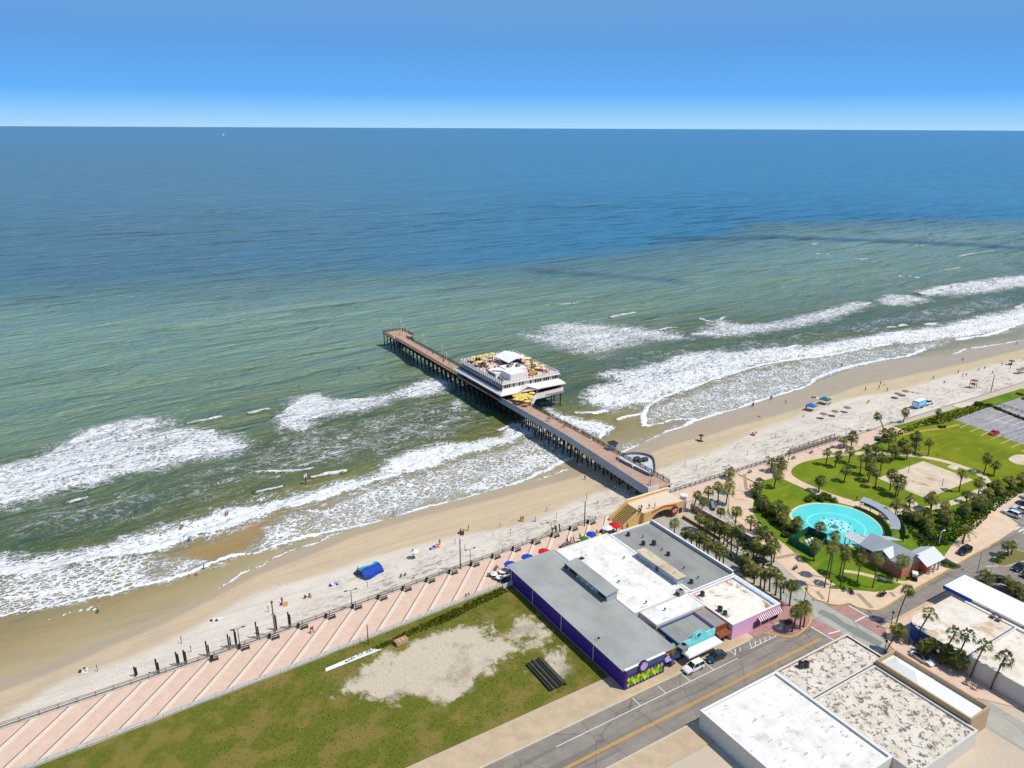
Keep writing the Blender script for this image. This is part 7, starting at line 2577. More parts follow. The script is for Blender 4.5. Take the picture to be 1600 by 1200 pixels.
def pole(u, v, vt, label, r=0.14, m=None, z=0.03, cat='pole', top=0.8, group=None, name='timber_pole', lean=0.0, cross=False):
    s, n = P(u, v, z)
    h = max(1.0, rise(u, v, u, vt, z)[0])
    t = thing(name, label, cat, (s, n, z), 0.3, group)
    b = MB()
    b.tube([(0, 0, -0.6), (lean * h * 0.5, 0, h * 0.5), (lean * h, 0, h)], [r, r * 0.95, r * top], 8)
    b.build('shaft', m or m_wood_old, t)
    b = MB()
    if cross:
        b.beam((lean * h * 0.6 - 0.5, 0, h * 0.62), (lean * h * 0.6 + 0.5, 0, h * 0.62), 0.1)
        b.box(lean * h - 0.2, lean * h + 0.2, -0.15, 0.15, h - 0.3, h)
    else:
        b.lathe([(r * 1.15, -0.05), (r * 1.05, 0.25)], 8)
    b.build('cross_arm' if cross else 'collar', m_darkmetal, t)

pole(430, 990, 940, 'tall grey timber pole at the rail near the broken posts', 0.15, cross=True)
pole(719.5, 889, 842, 'tall bare timber pole at the middle of the promenade rail', 0.15)
pole(913, 822, 784, 'tall dark pole at the rail beside the crowded parasols', 0.14, m_darkmetal)
pole(1548, 613, 586, 'tall leaning timber pole on the sand near the beach track', 0.16, z=-1.0)
pole(575.5, 1006, 976, 'rust red bare post just inside the white picket fence', 0.10, mat('rust_post', (104, 56, 46), 0.8), z=0.1)
pole(1419, 739, 728, 'dark volleyball post at the far side of the sand court', 0.07, m_darkmetal, z=0.18, cat='net post', name='net_post')
pole(1472, 760, 748, 'dark volleyball post at the near side of the sand court', 0.07, m_darkmetal, z=0.18, cat='net post', name='net_post')
pole(1566, 685, 677, 'small dark sign post by the red sports car', 0.05, m_darkmetal, z=0.17)
pole(1464, 712, 708, 'short dark post beside the footpath above the court', 0.08, m_darkmetal, z=0.16)

pz = zoomed(210, 960, 8)
pz2 = zoomed(400, 750, 4)
pz3 = zoomed(780, 790, 6.67)
posts = [(pz, 290, 712, 572), (pz, 540, 605, 488), (pz, 637, 605, 463), (pz, 915, 485, 352), (pz, 1185, 385, 264), (pz, 1275, 380, 207), (pz, 1540, 268, 108), (pz2, 130, 925, 850), (pz2, 212, 915, 832), (pz3, 568, 290, 235), (pz3, 600, 290, 215), (pz3, 638, 275, 200), (pz, 10, 735, 675)]
for i, (zf, x, y0, y1) in enumerate(posts):
    u, v = zf(x, y0)
    vt = zf(x, y1)[1]
    s, n = P(u, v, 0.03)
    h = max(1.2, rise(u, v, u, vt, 0.03)[0])
    lab = ('%s black weathered timber of the broken row along the lower promenade rail' % ordinal(i)) if i not in (9, 10, 11, 12) else (['first', 'second', 'third', 'outermost'][i - 9] + (' black timber of the short trio beside the far promenade lamp' if i < 12 else ' black timber at the foot of the promenade rail'))
    t = thing('timber_post', lab, 'timber post', (s, n + 0.5, 0), rpalm.uniform(0, 1), 'broken black timbers along the rail')
    b = MB()
    b.beam((0, 0, -1.0), (-0.05, 0, h), 0.24)
    b.build('tall_timber', m_pile, t)
    b = MB()
    b.beam((0.36, 0.1, -1.0), (0.34, 0.1, h * (0.55 + 0.1 * (i % 3))), 0.22)
    b.build('short_timber', m_pile, t)

# slim marker stakes on the sand
t0 = zoomed(0, 750, 4)
t4 = zoomed(800, 450, 4)
t5 = zoomed(1200, 450, 4)
z3 = zoomed(840, 630, 6.67)
stakes = [(t0, 1135, 1022, 980), (t0, 1195, 1076, 1036), (t0, 610, 1196, 1155), (pz2, 77, 826, 786), (pz2, 643, 612, 578), (pz2, 697, 667, 636), (pz2, 983, 492, 432), (pz2, 1245, 402, 370), (pz2, 1305, 438, 405), (pz2, 1525, 296, 265), (pz2, 1590, 336, 305),
          (z3, 95, 1132, 1080), (z3, 195, 1196, 1142), (z3, 510, 1002, 942), (z3, 620, 1056, 1005), (z3, 1535, 650, 600), (t4, 1080, 1110, 1080), (t4, 1150, 1140, 1110), (t4, 1393, 1012, 985), (t4, 1470, 1046, 1016), (t5, 45, 936, 910), (t5, 122, 960, 935), (t5, 360, 886, 862), (t5, 575, 822, 798), (t5, 1055, 642, 622), (t5, 1125, 656, 636), (t5, 700, 736, 716), (t5, 775, 752, 732)]
st0 = None
for i, (zf, x, y0, y1) in enumerate(stakes):
    u, v = zf(x, y0)
    s, n, z = settle(u, v)
    h = max(1.2, rise(u, v, u, zf(x, y1)[1], z)[0])
    lab = '%s slim grey stake on the sand counted along the beach from the lot side' % ordinal(i)
    if st0 is None:
        t = st0 = thing('beach_stake', lab, 'stake', (s, n, z), 0, 'slim stakes on the sand')
        b = MB()
        b.tube([(0, 0, -0.4), (0.02, 0, 1.7)], 0.07, 7)
        b.build('shaft', m_wood_old, t)
        b = MB()
        b.box(-0.12, 0.12, -0.02, 0.02, 1.35, 1.7)
        b.build('tag', m_steel, t)
    else:
        dup(st0, (s, n, z), 0.2 * (i % 5), lab, 'slim stakes on the sand', h / 1.7)

# post-and-rail fences along the sea wall, white pickets along the lot
def fence(name, label, pts, post_h, rails, m_post, m_rail_, pw=0.12, step=3.0, z=0.03, pick=None, cat='fence', group=None):
    t = thing(name, label, cat, (pts[0][0], pts[0][1], z), 0, group)
    o = pts[0]
    line = []
    for (a, c) in zip(pts, pts[1:]):
        L = math.hypot(c[0] - a[0], c[1] - a[1])
        k = max(1, round(L / step))
        line += [(a[0] + (c[0] - a[0]) * i / k - o[0], a[1] + (c[1] - a[1]) * i / k - o[1]) for i in range(k)]
    line.append((pts[-1][0] - o[0], pts[-1][1] - o[1]))
    b = MB()
    b.chamfer_box(-pw / 2, pw / 2, -pw / 2, pw / 2, 0, post_h, pw * 0.3)
    me = b.mesh('post', m_post)
    for p in line[:100]:
        q = bpy.data.objects.new('post', me)
        scene.collection.objects.link(q)
        q.parent = t
        q.location = (p[0], p[1], 0)
    b = MB()
    for p, q in zip(line, line[1:]):
        for zr_ in rails:
            b.beam((p[0], p[1], zr_), (q[0], q[1], zr_), 0.07, 0.10)
        if pick:
            d = Vector((q[0] - p[0], q[1] - p[1]))
            k = int(d.length / pick)
            for i in range(k):
                f_ = (i + 0.5) / k
                x, y = p[0] + d.x * f_, p[1] + d.y * f_
                e_ = d.normalized() * pick * 0.32
                b.raw([(x - e_.x, y - e_.y, 0.08), (x + e_.x, y + e_.y, 0.08), (x + e_.x, y + e_.y, post_h - 0.12), (x, y, post_h - 0.02), (x - e_.x, y - e_.y, post_h - 0.12)], [(0, 1, 2, 3, 4)])
    b.build('lattice' if pick else 'grating', m_rail_, t)
    return t

m_weath = mat('silvered_timber', (146, 132, 116), 0.9, var=0.3)
fence('promenade_rail', 'weathered post and rail fence along the sea edge of the pink promenade', [(s, float(seawall(s)) - 0.1) for s in np.arange(-30, 117.5, 6)], 1.15, (0.45, 0.8, 1.08), m_weath, m_weath, 0.16, 2.6)
fence('seaside_rail', 'timber rail along the sea edge of the park walk', [(s, float(seawall(s)) - 0.1) for s in np.arange(142, 222, 6)], 1.15, (0.45, 0.8, 1.08), mat('brown_timber', (112, 92, 74), 0.9, var=0.3), m_weath, 0.16, 2.4, 0.155)
rp1, rp2 = P(1246, 713, 0.4), P(1312, 687, 0.4)
for k, off in ((0, 0.0), (1, 2.0)):
    fence('ramp_rail', 'timber rail on the %s side of the boardwalk ramp to the sand' % ('seaward' if k == 0 else 'landward'), [(197, 146.4 - off), (206, 146.6 - off), (220, 146.9 - off)], 1.15, (0.5, 0.8, 1.08), MATS['brown_timber'], m_weath, 0.15, 2.2, 0.0, group=None)
t = thing('boardwalk_ramp', 'timber boardwalk ramp slanting from the park walk toward the sand', 'ramp', (196, 145.6, 0))
b = MB()
b.raw([(0, -1.0, -1.2), (25, -0.6, -1.4), (25, 1.4, -1.4), (0, 1.0, -1.2), (0, -1.0, 0.12), (25, -0.6, -0.3), (25, 1.4, -0.3), (0, 1.0, 0.12)], [(4, 5, 6, 7), (0, 1, 5, 4), (1, 2, 6, 5), (2, 3, 7, 6), (3, 0, 4, 7)])
b.build('planking', m_weath, t)
b = MB()
b.beam((0, 1.1, 0.0), (25, 1.5, -0.4), 0.15, 0.3)
b.build('edge_beam', m_wood_old, t)
m_picket = mat('white_picket', (222, 220, 214), 0.7, var=0.12)
fence('picket_fence', 'white picket fence between the pink promenade and the vacant lot', [(s, prom_land(s) - 0.25) for s in np.arange(-20, 77.5, 6)], 1.15, (0.35, 0.85), m_picket, m_picket, 0.13, 2.5, 0.03, 0.16)
fence('terrace_rail', 'white rail on top of the tan patched terrace wall', [(140.15, 133.2), (140.3, 126), (140.6, 119), (140.6, 112.2)], 1.0, (0.5, 0.95), m_white, m_white, 0.10, 2.2, 1.95)
fence('path_rail', 'low dark rail along the inner plaza edge of the terrace', px([(1098, 782), (1118, 795), (1140, 812), (1160, 826)]), 1.0, (0.5, 0.95), m_darkmetal, m_steel, 0.08, 2.2, 0.15)
fence('beach_rope', 'low post fence along the beach track by the dune corner', px([(1558, 634), (1580, 640), (1605, 648)], 0), 1.0, (0.5, 0.9), m_wood_old, m_wood_old, 0.14, 2.0, 0.16)

# benches and bins at the head of each cream band
def bench(loc, rot, label, group, m=None):
    t = thing('bench', label, 'bench', loc, rot, group)
    mm = m or m_wood_old
    b = MB()
    for i in range(3):
        b.box(-0.8, 0.8, -0.2 + i * 0.15, -0.07 + i * 0.15, 0.42, 0.47)
    b.build('seat', mm, t)
    b = MB()
    for i in range(2):
        b.box(-0.8, 0.8, 0.24, 0.28, 0.58 + i * 0.18, 0.70 + i * 0.18)
    b.build('backrest', mm, t)
    for x in (-0.65, 0.65):
        b = MB()
        b.box(x - 0.04, x + 0.04, -0.2, -0.12, 0, 0.42)
        b.box(x - 0.04, x + 0.04, -0.12, 0.29, 0.36, 0.42)
        b.box(x - 0.04, x + 0.04, 0.22, 0.29, 0, 0.36)
        b.box(x - 0.04, x + 0.04, 0.22, 0.29, 0.42, 0.86)
        b.build('leg', m_darkmetal, t)
    return t

b0 = None
kk = 0
for k in range(-2, 15):
    s = 26.0 + 6.08 * k + 0.9
    n = prom_sea(s) - 1.3
    lab = '%s dark bench facing the sea along the promenade rail from the lot end' % ordinal(kk)
    if b0 is None:
        b0 = bench((s, n, 0.03), 0.0, lab, 'benches along the promenade rail', m_darkmetal)
    else:
        dup(b0, (s, n, 0.03), 0.0, lab)
    kk += 1
def bin_(loc, label, group):
    t = thing('litter_bin', label, 'litter bin', loc, 0, group)
    b = MB()
    b.lathe([(0.26, 0), (0.30, 0.85)], 12)
    b.build('drum', m_darkmetal, t)
    b = MB()
    b.lathe([(0.33, 0.85), (0.30, 0.98), (0.10, 1.05)], 12)
    b.build('lid', m_black, t)
    return t
bn0 = None
for k in range(-2, 15):
    s = 26.0 + 6.08 * k + 0.5
    n = prom_sea(s) - 0.7
    lab = '%s litter bin beside a bench along the promenade rail from the lot end' % ordinal(k + 2)
    if bn0 is None:
        bn0 = bin_((s, n, 0.03), lab, 'litter bins along the promenade rail')
    else:
        dup(bn0, (s - 0.6, n + 0.4, 0.03), 0.0, lab)
for i, (u, v) in enumerate([(1200, 717), (1172, 739), (1240, 717), (1268, 708), (1300, 700)]):
    s, n = P(u, v, 0.155)
    bench((s, n, 0.155), 0.0, '%s brown bench along the rail of the park walk from the bridge' % ordinal(i), 'benches along the park rail', MATS['brown_timber'])
for i, (u, v, r_) in enumerate([(1329, 925, 0.9), (1332, 927, 0.9), (1319, 922, 0.9), (1375, 931, 0.2), (1379, 931, 0.2), (1382, 930, 0.2)]):
    s, n = P(u, v, 0.14)
    bench((s, n, 0.14), r_, '%s dark bench on the peach pavement before the street lawn, from the ramp road' % ordinal(i), 'benches on the peach pavement', m_darkmetal)
for i, (u, v) in enumerate([(1350, 785), (1358, 786), (1366, 787)]):
    s, n = P(u, v, 0.175)
    bench((s, n, 0.175), 0.3, '%s dark bench on the sandy bay beside the round path' % ordinal(i), 'benches on the sandy bay', m_darkmetal)
s, n = P(1243, 889.5, 0.165)
bench((s, n, 0.165), 0.1, 'dark bench standing alone in the middle of the plaza', None, m_darkmetal)
s, n = P(766, 901, 0.05)
bench((s, n, 0.03), -0.6, 'wooden bench beside the white cafe tables on the promenade', None)
s, n = P(776, 889.5, 0.05)
bench((s, n, 0.03), 0.6, 'brown bench behind the white cafe tables on the promenade', None)

def cafe(loc, label, group, top=None):
    t = thing('cafe_table', label, 'table', loc, random.Random(int(loc[0] * 31)).uniform(0, 1), group)
    b = MB()
    b.lathe([(0.85, 0.70), (0.88, 0.75)], 16)
    b.build('table_top', top or m_white, t)
    b = MB()
    b.lathe([(0.35, 0), (0.06, 0.08), (0.06, 0.70)], 10)
    b.build('pedestal', m_darkmetal, t)
    for k in range(4):
        a = k * math.pi / 2 + 0.4
        b = MB()
        b.lathe([(0.24, 0), (0.24, 0.42), (0.20, 0.46)], 8, 0, (1.15 * math.cos(a), 1.15 * math.sin(a), 0))
        b.build('stool', mat('brown_stool', (88, 70, 60), 0.8), t)
for u, v, lab in ((772, 897, 'white round cafe table furthest from the violet hall'), (785.5, 893, 'white round cafe table between the bench and the hall corner'), (781, 902, 'white round cafe table nearest the grey mat')):
    s, n = P(u, v, 0.7)
    cafe((s, n, 0.03), lab, 'white cafe tables on the promenade')
t = thing('floor_mat', 'dark grey mat laid on the promenade beside the violet hall corner', 'mat', (*px([(784, 907)])[0], 0.04))
q = px([(776, 908), (800, 899), (800, 911), (787, 915)])
o0 = px([(784, 907)])[0]
b = MB()
b.prism([(a - o0[0], c - o0[1]) for a, c in q], 0.0, 0.03)
b.build('mat', mat('charcoal_mat', (84, 80, 80), 0.9), t)
b = MB()
for a, c in zip(q, q[1:] + q[:1]):
    b.beam((a[0] - o0[0], a[1] - o0[1], 0.035), (c[0] - o0[0], c[1] - o0[1], 0.035), 0.08, 0.04)
b.build('edge', m_darkmetal, t)
t = thing('corner_gate', 'short white solid fence at the violet hall corner beside the grass', 'fence', (*P(793, 918, 0), 0.03))
b = MB()
b.beam((-1.2, 0, 0.6), (2.6, 0.4, 0.6), 0.12, 1.2)
b.build('panel', m_picket, t)
for x in (-1.3, 2.7):
    b = MB()
    b.beam((x, 0.2, 0), (x, 0.2, 1.4), 0.14)
    b.build('post', m_picket, t)

# parasols of the crowded cafe behind the white hall
m_b1, m_g1 = mat('royal_blue_canvas', (28, 72, 176), 0.8), mat('green_canvas', (40, 130, 62), 0.8)
m_w1, m_r1 = mat('white_canvas', (236, 234, 228), 0.8), mat('scarlet_canvas', (210, 32, 34), 0.8)
cafe_px = [(924, 834, m_b1, 'royal blue parasol with people under it nearest the tall dark pole', 1.4), (949, 838, m_b1, 'royal blue parasol above the grey arcade corner', 1.6), (949, 824, m_w1, 'white parasol beside the scarlet one', 1.5), (961, 820, m_r1, 'scarlet parasol nearest the bridge stairs', 1.7), (913, 841, m_g1, 'green parasol half hidden by the white hall roof', 1.2),
           (850, 861, m_r1, 'red parasol peeping over the violet hall roof', 1.5), (824, 870, m_b1, 'blue parasol peeping over the middle of the violet hall eave', 1.5), (797, 881, m_b1, 'blue parasol peeping over the violet hall corner', 1.5), (936, 835, m_yellow, 'small yellow parasol between the two royal blue ones', 0.9)]
for u, v, m_, lab, r_ in cafe_px:
    s, n = P(u, v, 2.3)
    parasol((s, max(n, 131.2), 0.03), lab, m_, r_, 2.2, 'cafe parasols on the promenade')
for i, (u, v) in enumerate([(930, 842), (941, 836), (958, 836), (966, 833), (890, 850), (882, 852), (905, 848)]):
    s, n = P(u, v, 0.7)
    cafe((s, max(n, 130.8), 0.03), '%s small table of the crowded cafe counted toward the bridge stairs' % ordinal(i), 'cafe tables behind the white hall', m_wood_old)

# odds and ends in the vacant lot
s, n = P(627, 1005, 0.1)
t = thing('wooden_crate', 'weathered wooden box lying on the grass of the vacant lot', 'crate', (s, n, 0.08), 0.1)
b = MB()
b.box(-1.3, 1.3, -0.65, 0.65, 0.1, 0.95)
b.build('box', mat('box_timber', (196, 170, 128), 0.85, var=0.25, stretch=(1, 5, 5)), t)
b = MB()
for x in (-0.9, 0, 0.9):
    b.box(x - 0.12, x + 0.12, -0.72, 0.72, 0.95, 1.02)
b.box(-1.34, -1.30, -0.6, 0.6, 0.15, 0.9)
b.build('batten', mat('batten_timber', (170, 128, 92), 0.85), t)
p_, q_ = P(508, 1048, 0.15), P(594, 1013, 0.15)
t = thing('pipe_bundle', 'long white plastic pipes lying on the grass beside the picket fence', 'pipes', (p_[0], p_[1], 0.1))
for i in range(4):
    b = MB()
    o_ = i * 0.22
    b.tube([(o_ * 0.3, o_ - 0.3, 0.12), (q_[0] - p_[0] - i * 0.5, q_[1] - p_[1] + o_ * 1.6 - 0.5, 0.14)], 0.13, 8)
    b.build('pipe', m_white, t)
p_, q_ = P(834, 1034, 0.2), P(872, 1075, 0.2)
t = thing('beam_stack', 'stack of long dark steel beams lying in the vacant lot', 'beams', (p_[0], p_[1], 0.08))
d = Vector((q_[0] - p_[0], q_[1] - p_[1], 0))
sd = Vector((-d.y, d.x, 0)).normalized()
for i in range(7):
    b = MB()
    a = sd * (i * 0.55 - 1.6)
    b.beam((a.x, a.y, 0.25 + 0.2 * (i % 3)), (a.x + d.x, a.y + d.y, 0.25 + 0.2 * (i % 3)), 0.42, 0.4)
    b.build('beam', mat('dark_green_steel', (58, 64, 44), 0.7, var=0.4, c2=(92, 90, 62)) if i % 2 else m_darkmetal, t)
t = thing('park_counter', 'green bench-like kiosk counter among the palms on the terrace', 'counter', (*P(1113, 791, 0.15), 0.15), 0.9)
b = MB()
b.chamfer_box(-2.6, 2.6, -0.35, 0.35, 0, 0.9, 0.05)
b.build('counter', mat('deep_green_paint', (18, 104, 84), 0.7), t)
b = MB()
b.box(-2.7, 2.7, -0.45, 0.45, 0.9, 0.97)
b.build('worktop', m_steel, t)

# splash pool nozzles
g0 = None
for i, (x, y) in enumerate([(538, 322), (634, 347), (705, 331), (625, 387), (595, 405), (760, 375), (865, 387), (615, 437), (760, 412), (777, 443), (848, 430), (747, 468), (838, 487), (925, 478), (840, 530), (850, 548)]):
    u, v = Ez(x, y)
    s, n = P(u, v, 0.19)
    lab = '%s dark spray nozzle on the turquoise pool floor from the sea side' % ordinal(i)
    if g0 is None:
        t = g0 = thing('spray_nozzle', lab, 'spray nozzle', (s, n, 0.184), 0, 'spray nozzles on the pool floor')
        b = MB()
        b.lathe([(0.24, 0), (0.22, 0.05)], 10)
        b.build('base_plate', m_darkmetal, t)
        b = MB()
        b.lathe([(0.09, 0.05), (0.07, 0.35), (0.03, 0.42)], 8)
        b.build('jet', m_steel, t)
    else:
        dup(g0, (s, n, 0.184), 0, lab)
s, n = P(*Ez(672, 425), 0.19)
t = thing('water_feature', 'grey spray feature with arms in the middle of the splash pool', 'fountain', (s, n, 0.184))
b = MB()
b.lathe([(1.0, 0), (0.9, 0.12), (0.12, 0.16), (0.08, 1.6)], 14)
b.build('pedestal', mat('slate_pool_stone', (76, 128, 140), 0.6), t)
for k in range(4):
    a = k * math.pi / 2
    b = MB()
    b.tube([(0, 0, 1.5), (0.4 * math.cos(a), 0.4 * math.sin(a), 1.8), (0.8 * math.cos(a), 0.8 * math.sin(a), 1.5)], 0.04, 6)
    b.build('spout', m_white, t)
# sign standing in the shallows, lifeguard stand, notices
s, n = P(478, 757, SEA)
t = thing('water_sign', 'white square sign on a dark post standing in the surf', 'sign', (s, n, SEA))
b = MB()
b.beam((0, 0, -1.5), (0, 0, 3.4), 0.22)
b.build('post', m_pile, t)
b = MB()
b.beam((-0.45, -0.35, 2.9), (0.55, 0.3, 2.9), 0.06, 1.1)
b.build('board', m_white, t)
s, n, z = settle(1520, 606)
t = thing('lifeguard_stand', 'dark timber lifeguard stand beside a rope line on the sand', 'lifeguard stand', (s, n, z))
b = MB()
b.box(-1.0, 1.0, -0.9, 0.9, 1.6, 1.8)
b.build('platform', m_wood_old, t)
for x in (-0.9, 0.9):
    for y in (-0.8, 0.8):
        b = MB()
        b.beam((x * 1.2, y * 1.2, -0.2), (x, y, 3.2), 0.16)
        b.build('leg', m_wood_old, t)
b = MB()
b.box(-1.2, 1.2, -1.1, 1.1, 3.2, 3.32)
b.build('roof', m_brown, t)

# ================================================================== PEOPLE
def make_person(pose):
    """one continuous body grown from a skeleton; faces sorted into hair, skin, top and bottoms"""
    J = {}
    sit, lie, walk, wade = pose == 'sit', pose == 'lie', pose == 'walk', pose == 'lean'
    hz = 0.45 if sit else 0.93
    J['pelvis'] = (0, 0, hz)
    J['waist'] = (0.0, 0, hz + 0.17)
    J['chest'] = (0.02 + (0.10 if wade else 0), 0, hz + 0.40)
    J['neck'] = (0.02 + (0.16 if wade else 0), 0, hz + 0.57)
    J['head'] = (0.04 + (0.20 if wade else 0), 0, hz + 0.70)
    J['crown'] = (0.03 + (0.20 if wade else 0), 0, hz + 0.80)
    J['nose'] = (0.13 + (0.20 if wade else 0), 0, hz + 0.695)
    E_ = [('pelvis', 'waist', 'top'), ('waist', 'chest', 'top'), ('chest', 'neck', 'skin'), ('neck', 'head', 'skin'), ('head', 'crown', 'hair'), ('head', 'nose', 'skin')]
    rad = {'pelvis': 0.145, 'waist': 0.125, 'chest': 0.15, 'neck': 0.055, 'head': 0.095, 'crown': 0.07, 'nose': 0.018}
    for i, sg in enumerate((-1, 1)):
        f = sg * (0.22 if walk else 0)
        k = 'lr'[i]
        J['hip' + k] = (0, sg * 0.10, hz - 0.05)
        if sit:
            J['knee' + k] = (0.42, sg * 0.13, hz + 0.04)
            J['ankle' + k] = (0.50, sg * 0.13, 0.08)
            J['toe' + k] = (0.66, sg * 0.14, 0.04)
        else:
            J['knee' + k] = (0.02 + f * 0.7, sg * 0.11, 0.50)
            J['ankle' + k] = (f * 1.1 - 0.02, sg * 0.11, 0.09)
            J['toe' + k] = (f * 1.1 + 0.15, sg * 0.13, 0.04)
        J['sh' + k] = (0.02 + (0.10 if wade else 0), sg * 0.19, hz + 0.49)
        J['el' + k] = (0.0 - f * 0.6 + (0.10 if sit else 0) + (0.15 if wade else 0), sg * 0.26, hz + 0.21)
        J['wr' + k] = (0.06 - f * 1.0 + (0.30 if sit else 0) + (0.30 if wade else 0), sg * 0.26, hz + 0.02 + (0.12 if sit else 0) + (0.1 if wade else 0))
        w = Vector(J['wr' + k])
        J['palm' + k] = tuple(w + Vector((0.03, 0, -0.08)))
        E_ += [('pelvis', 'hip' + k, 'low'), ('hip' + k, 'knee' + k, 'low'), ('knee' + k, 'ankle' + k, 'skin'), ('ankle' + k, 'toe' + k, 'skin'), ('chest', 'sh' + k, 'top'), ('sh' + k, 'el' + k, 'top'), ('el' + k, 'wr' + k, 'skin'), ('wr' + k, 'palm' + k, 'skin')]
        rad.update({'hip' + k: 0.095, 'knee' + k: 0.062, 'ankle' + k: 0.042, 'toe' + k: 0.032, 'sh' + k: 0.062, 'el' + k: 0.042, 'wr' + k: 0.028, 'palm' + k: 0.034})
        for q, (dx, dl) in enumerate(((-0.035, 0.075), (-0.012, 0.09), (0.012, 0.085), (0.033, 0.07), (0.055, 0.03))):
            J['f%d' % q + k] = tuple(w + Vector((0.03 + dx, 0.012 * (q == 4) * -sg, -0.08 - dl)))
            E_.append(('palm' + k, 'f%d' % q + k, 'skin'))
            rad['f%d' % q + k] = 0.009
    names = list(J)
    idx = {k: i for i, k in enumerate(names)}
    me = bpy.data.meshes.new('person_skeleton')
    me.from_pydata([J[k] for k in names], [(idx[a], idx[b]) for a, b, _ in E_], [])
    ob = bpy.data.objects.new('person_skeleton', me)
    scene.collection.objects.link(ob)
    md = ob.modifiers.new('skin', 'SKIN')
    md.use_smooth_shade = True
    for i, k in enumerate(names):
        sv = me.skin_vertices[0].data[i]
        r = rad[k]
        sv.radius = (r, r * (0.72 if k in ('waist', 'chest', 'pelvis') else 1.0))
        sv.use_root = k == 'pelvis'
    dg = bpy.context.evaluated_depsgraph_get()
    dg.update()
    out = bpy.data.meshes.new_from_object(ob.evaluated_get(dg))
    bpy.data.objects.remove(ob)
    out.name = 'person_' + pose
    A_ = np.array([J[a] for a, _, _ in E_])
    B_ = np.array([J[b] for _, b, _ in E_])
    R__ = np.array([(rad[a] + rad[b]) / 2 for a, b, _ in E_])
    kinds = [c for _, _, c in E_]
    order = {'skin': 0, 'hair': 1, 'top': 2, 'low': 3}
    mi = []
    for p in out.polygons:
        c = np.array(p.center)
        t_ = np.clip(((c - A_) * (B_ - A_)).sum(1) / ((B_ - A_) ** 2).sum(1), 0, 1)
        d = np.linalg.norm(c - A_ - t_[:, None] * (B_ - A_), axis=1) - R__
        k = kinds[int(d.argmin())]
        head = np.array(J['head'])
        if np.linalg.norm(c - head) < 0.16 and c[2] > head[2] - 0.03 and (c[0] < head[0] + 0.03 or c[2] > head[2] + 0.075):
            k = 'hair'
        mi.append(order[k])
    if lie:
        for v in out.vertices:
            x, y, z = v.co
            v.co = (z - 0.9, y, 0.16 - x * 0.9)
    out.materials.clear()
    for nm in ('skin_light', 'hair_brown', 'cloth_a', 'cloth_b'):
        out.materials.append(None)
    out.polygons.foreach_set('material_index', mi)
    out.update()
    return out

BODY = {p: make_person(p) for p in ('stand', 'walk', 'sit', 'lie', 'lean')}
SKIN = [mat('skin_fair', (214, 164, 134), 0.6, var=0.08), mat('skin_tan', (178, 124, 92), 0.6, var=0.08), mat('skin_deep', (104, 68, 50), 0.6, var=0.08)]
HAIR = [mat('hair_dark', (42, 32, 28), 0.8), mat('hair_fair', (150, 116, 70), 0.8)]
CLOTH = {k: mat('cloth_' + k, c, 0.9, var=0.15) for k, c in dict(white=(228, 226, 222), black=(34, 34, 38), navy=(32, 44, 84), red=(190, 40, 40), pink=(222, 130, 150), teal=(30, 140, 146), grey=(130, 132, 136), blue=(52, 96, 180), orange=(220, 120, 44), green=(64, 120, 62), maroon=(104, 34, 44), yellow=(228, 196, 70)).items()}
CK = list(CLOTH)
rpe = random.Random(99)
SEEN = set()

def person(s, n, z, pose, rot, where, group=None, top=None, low=None, doing=None):
    top = top or rpe.choice(CK)
    low = low or rpe.choice([c for c in CK if c != top])
    verb = doing or {'stand': 'standing', 'walk': 'walking', 'sit': 'sitting', 'lie': 'lying', 'lean': 'bending forward'}[pose]
    lab = 'person in %s and %s %s %s' % (top, low, verb, where)
    q = 0
    while lab in SEEN:
        top = CK[(CK.index(top) + 1) % len(CK)]
        if top == low:
            top = CK[(CK.index(top) + 1) % len(CK)]
        lab = 'person in %s and %s %s %s' % (top, low, verb, where)
        q += 1
        if q > 14:
            low = rpe.choice([c for c in CK if c != top])
    SEEN.add(lab)
    o = bpy.data.objects.new('person', BODY[pose])
    scene.collection.objects.link(o)
    o.location = W(s, n, z - (0.02 if pose != 'lie' else 0))
    o.rotation_euler = (0, 0, TH + rot)
    k = rpe.uniform(0.94, 1.08)
    o.scale = (k, k, k)
    for i, m_ in enumerate((rpe.choice(SKIN), rpe.choice(HAIR), CLOTH[top], CLOTH[low])):
        o.material_slots[i].link = 'OBJECT'
        o.material_slots[i].material = m_
    return tag(o, lab, 'person', group)

def on_sand(u, v, pose, where, **kw):
    s, n, z = settle(u, v)
    zz = z if n < float(WL(s)) else SEA - 0.15
    return person(s, n, zz, pose, rpe.uniform(0, 6.28), where, 'people on the beach', **kw)

tb = zoomed(1200, 450, 4)
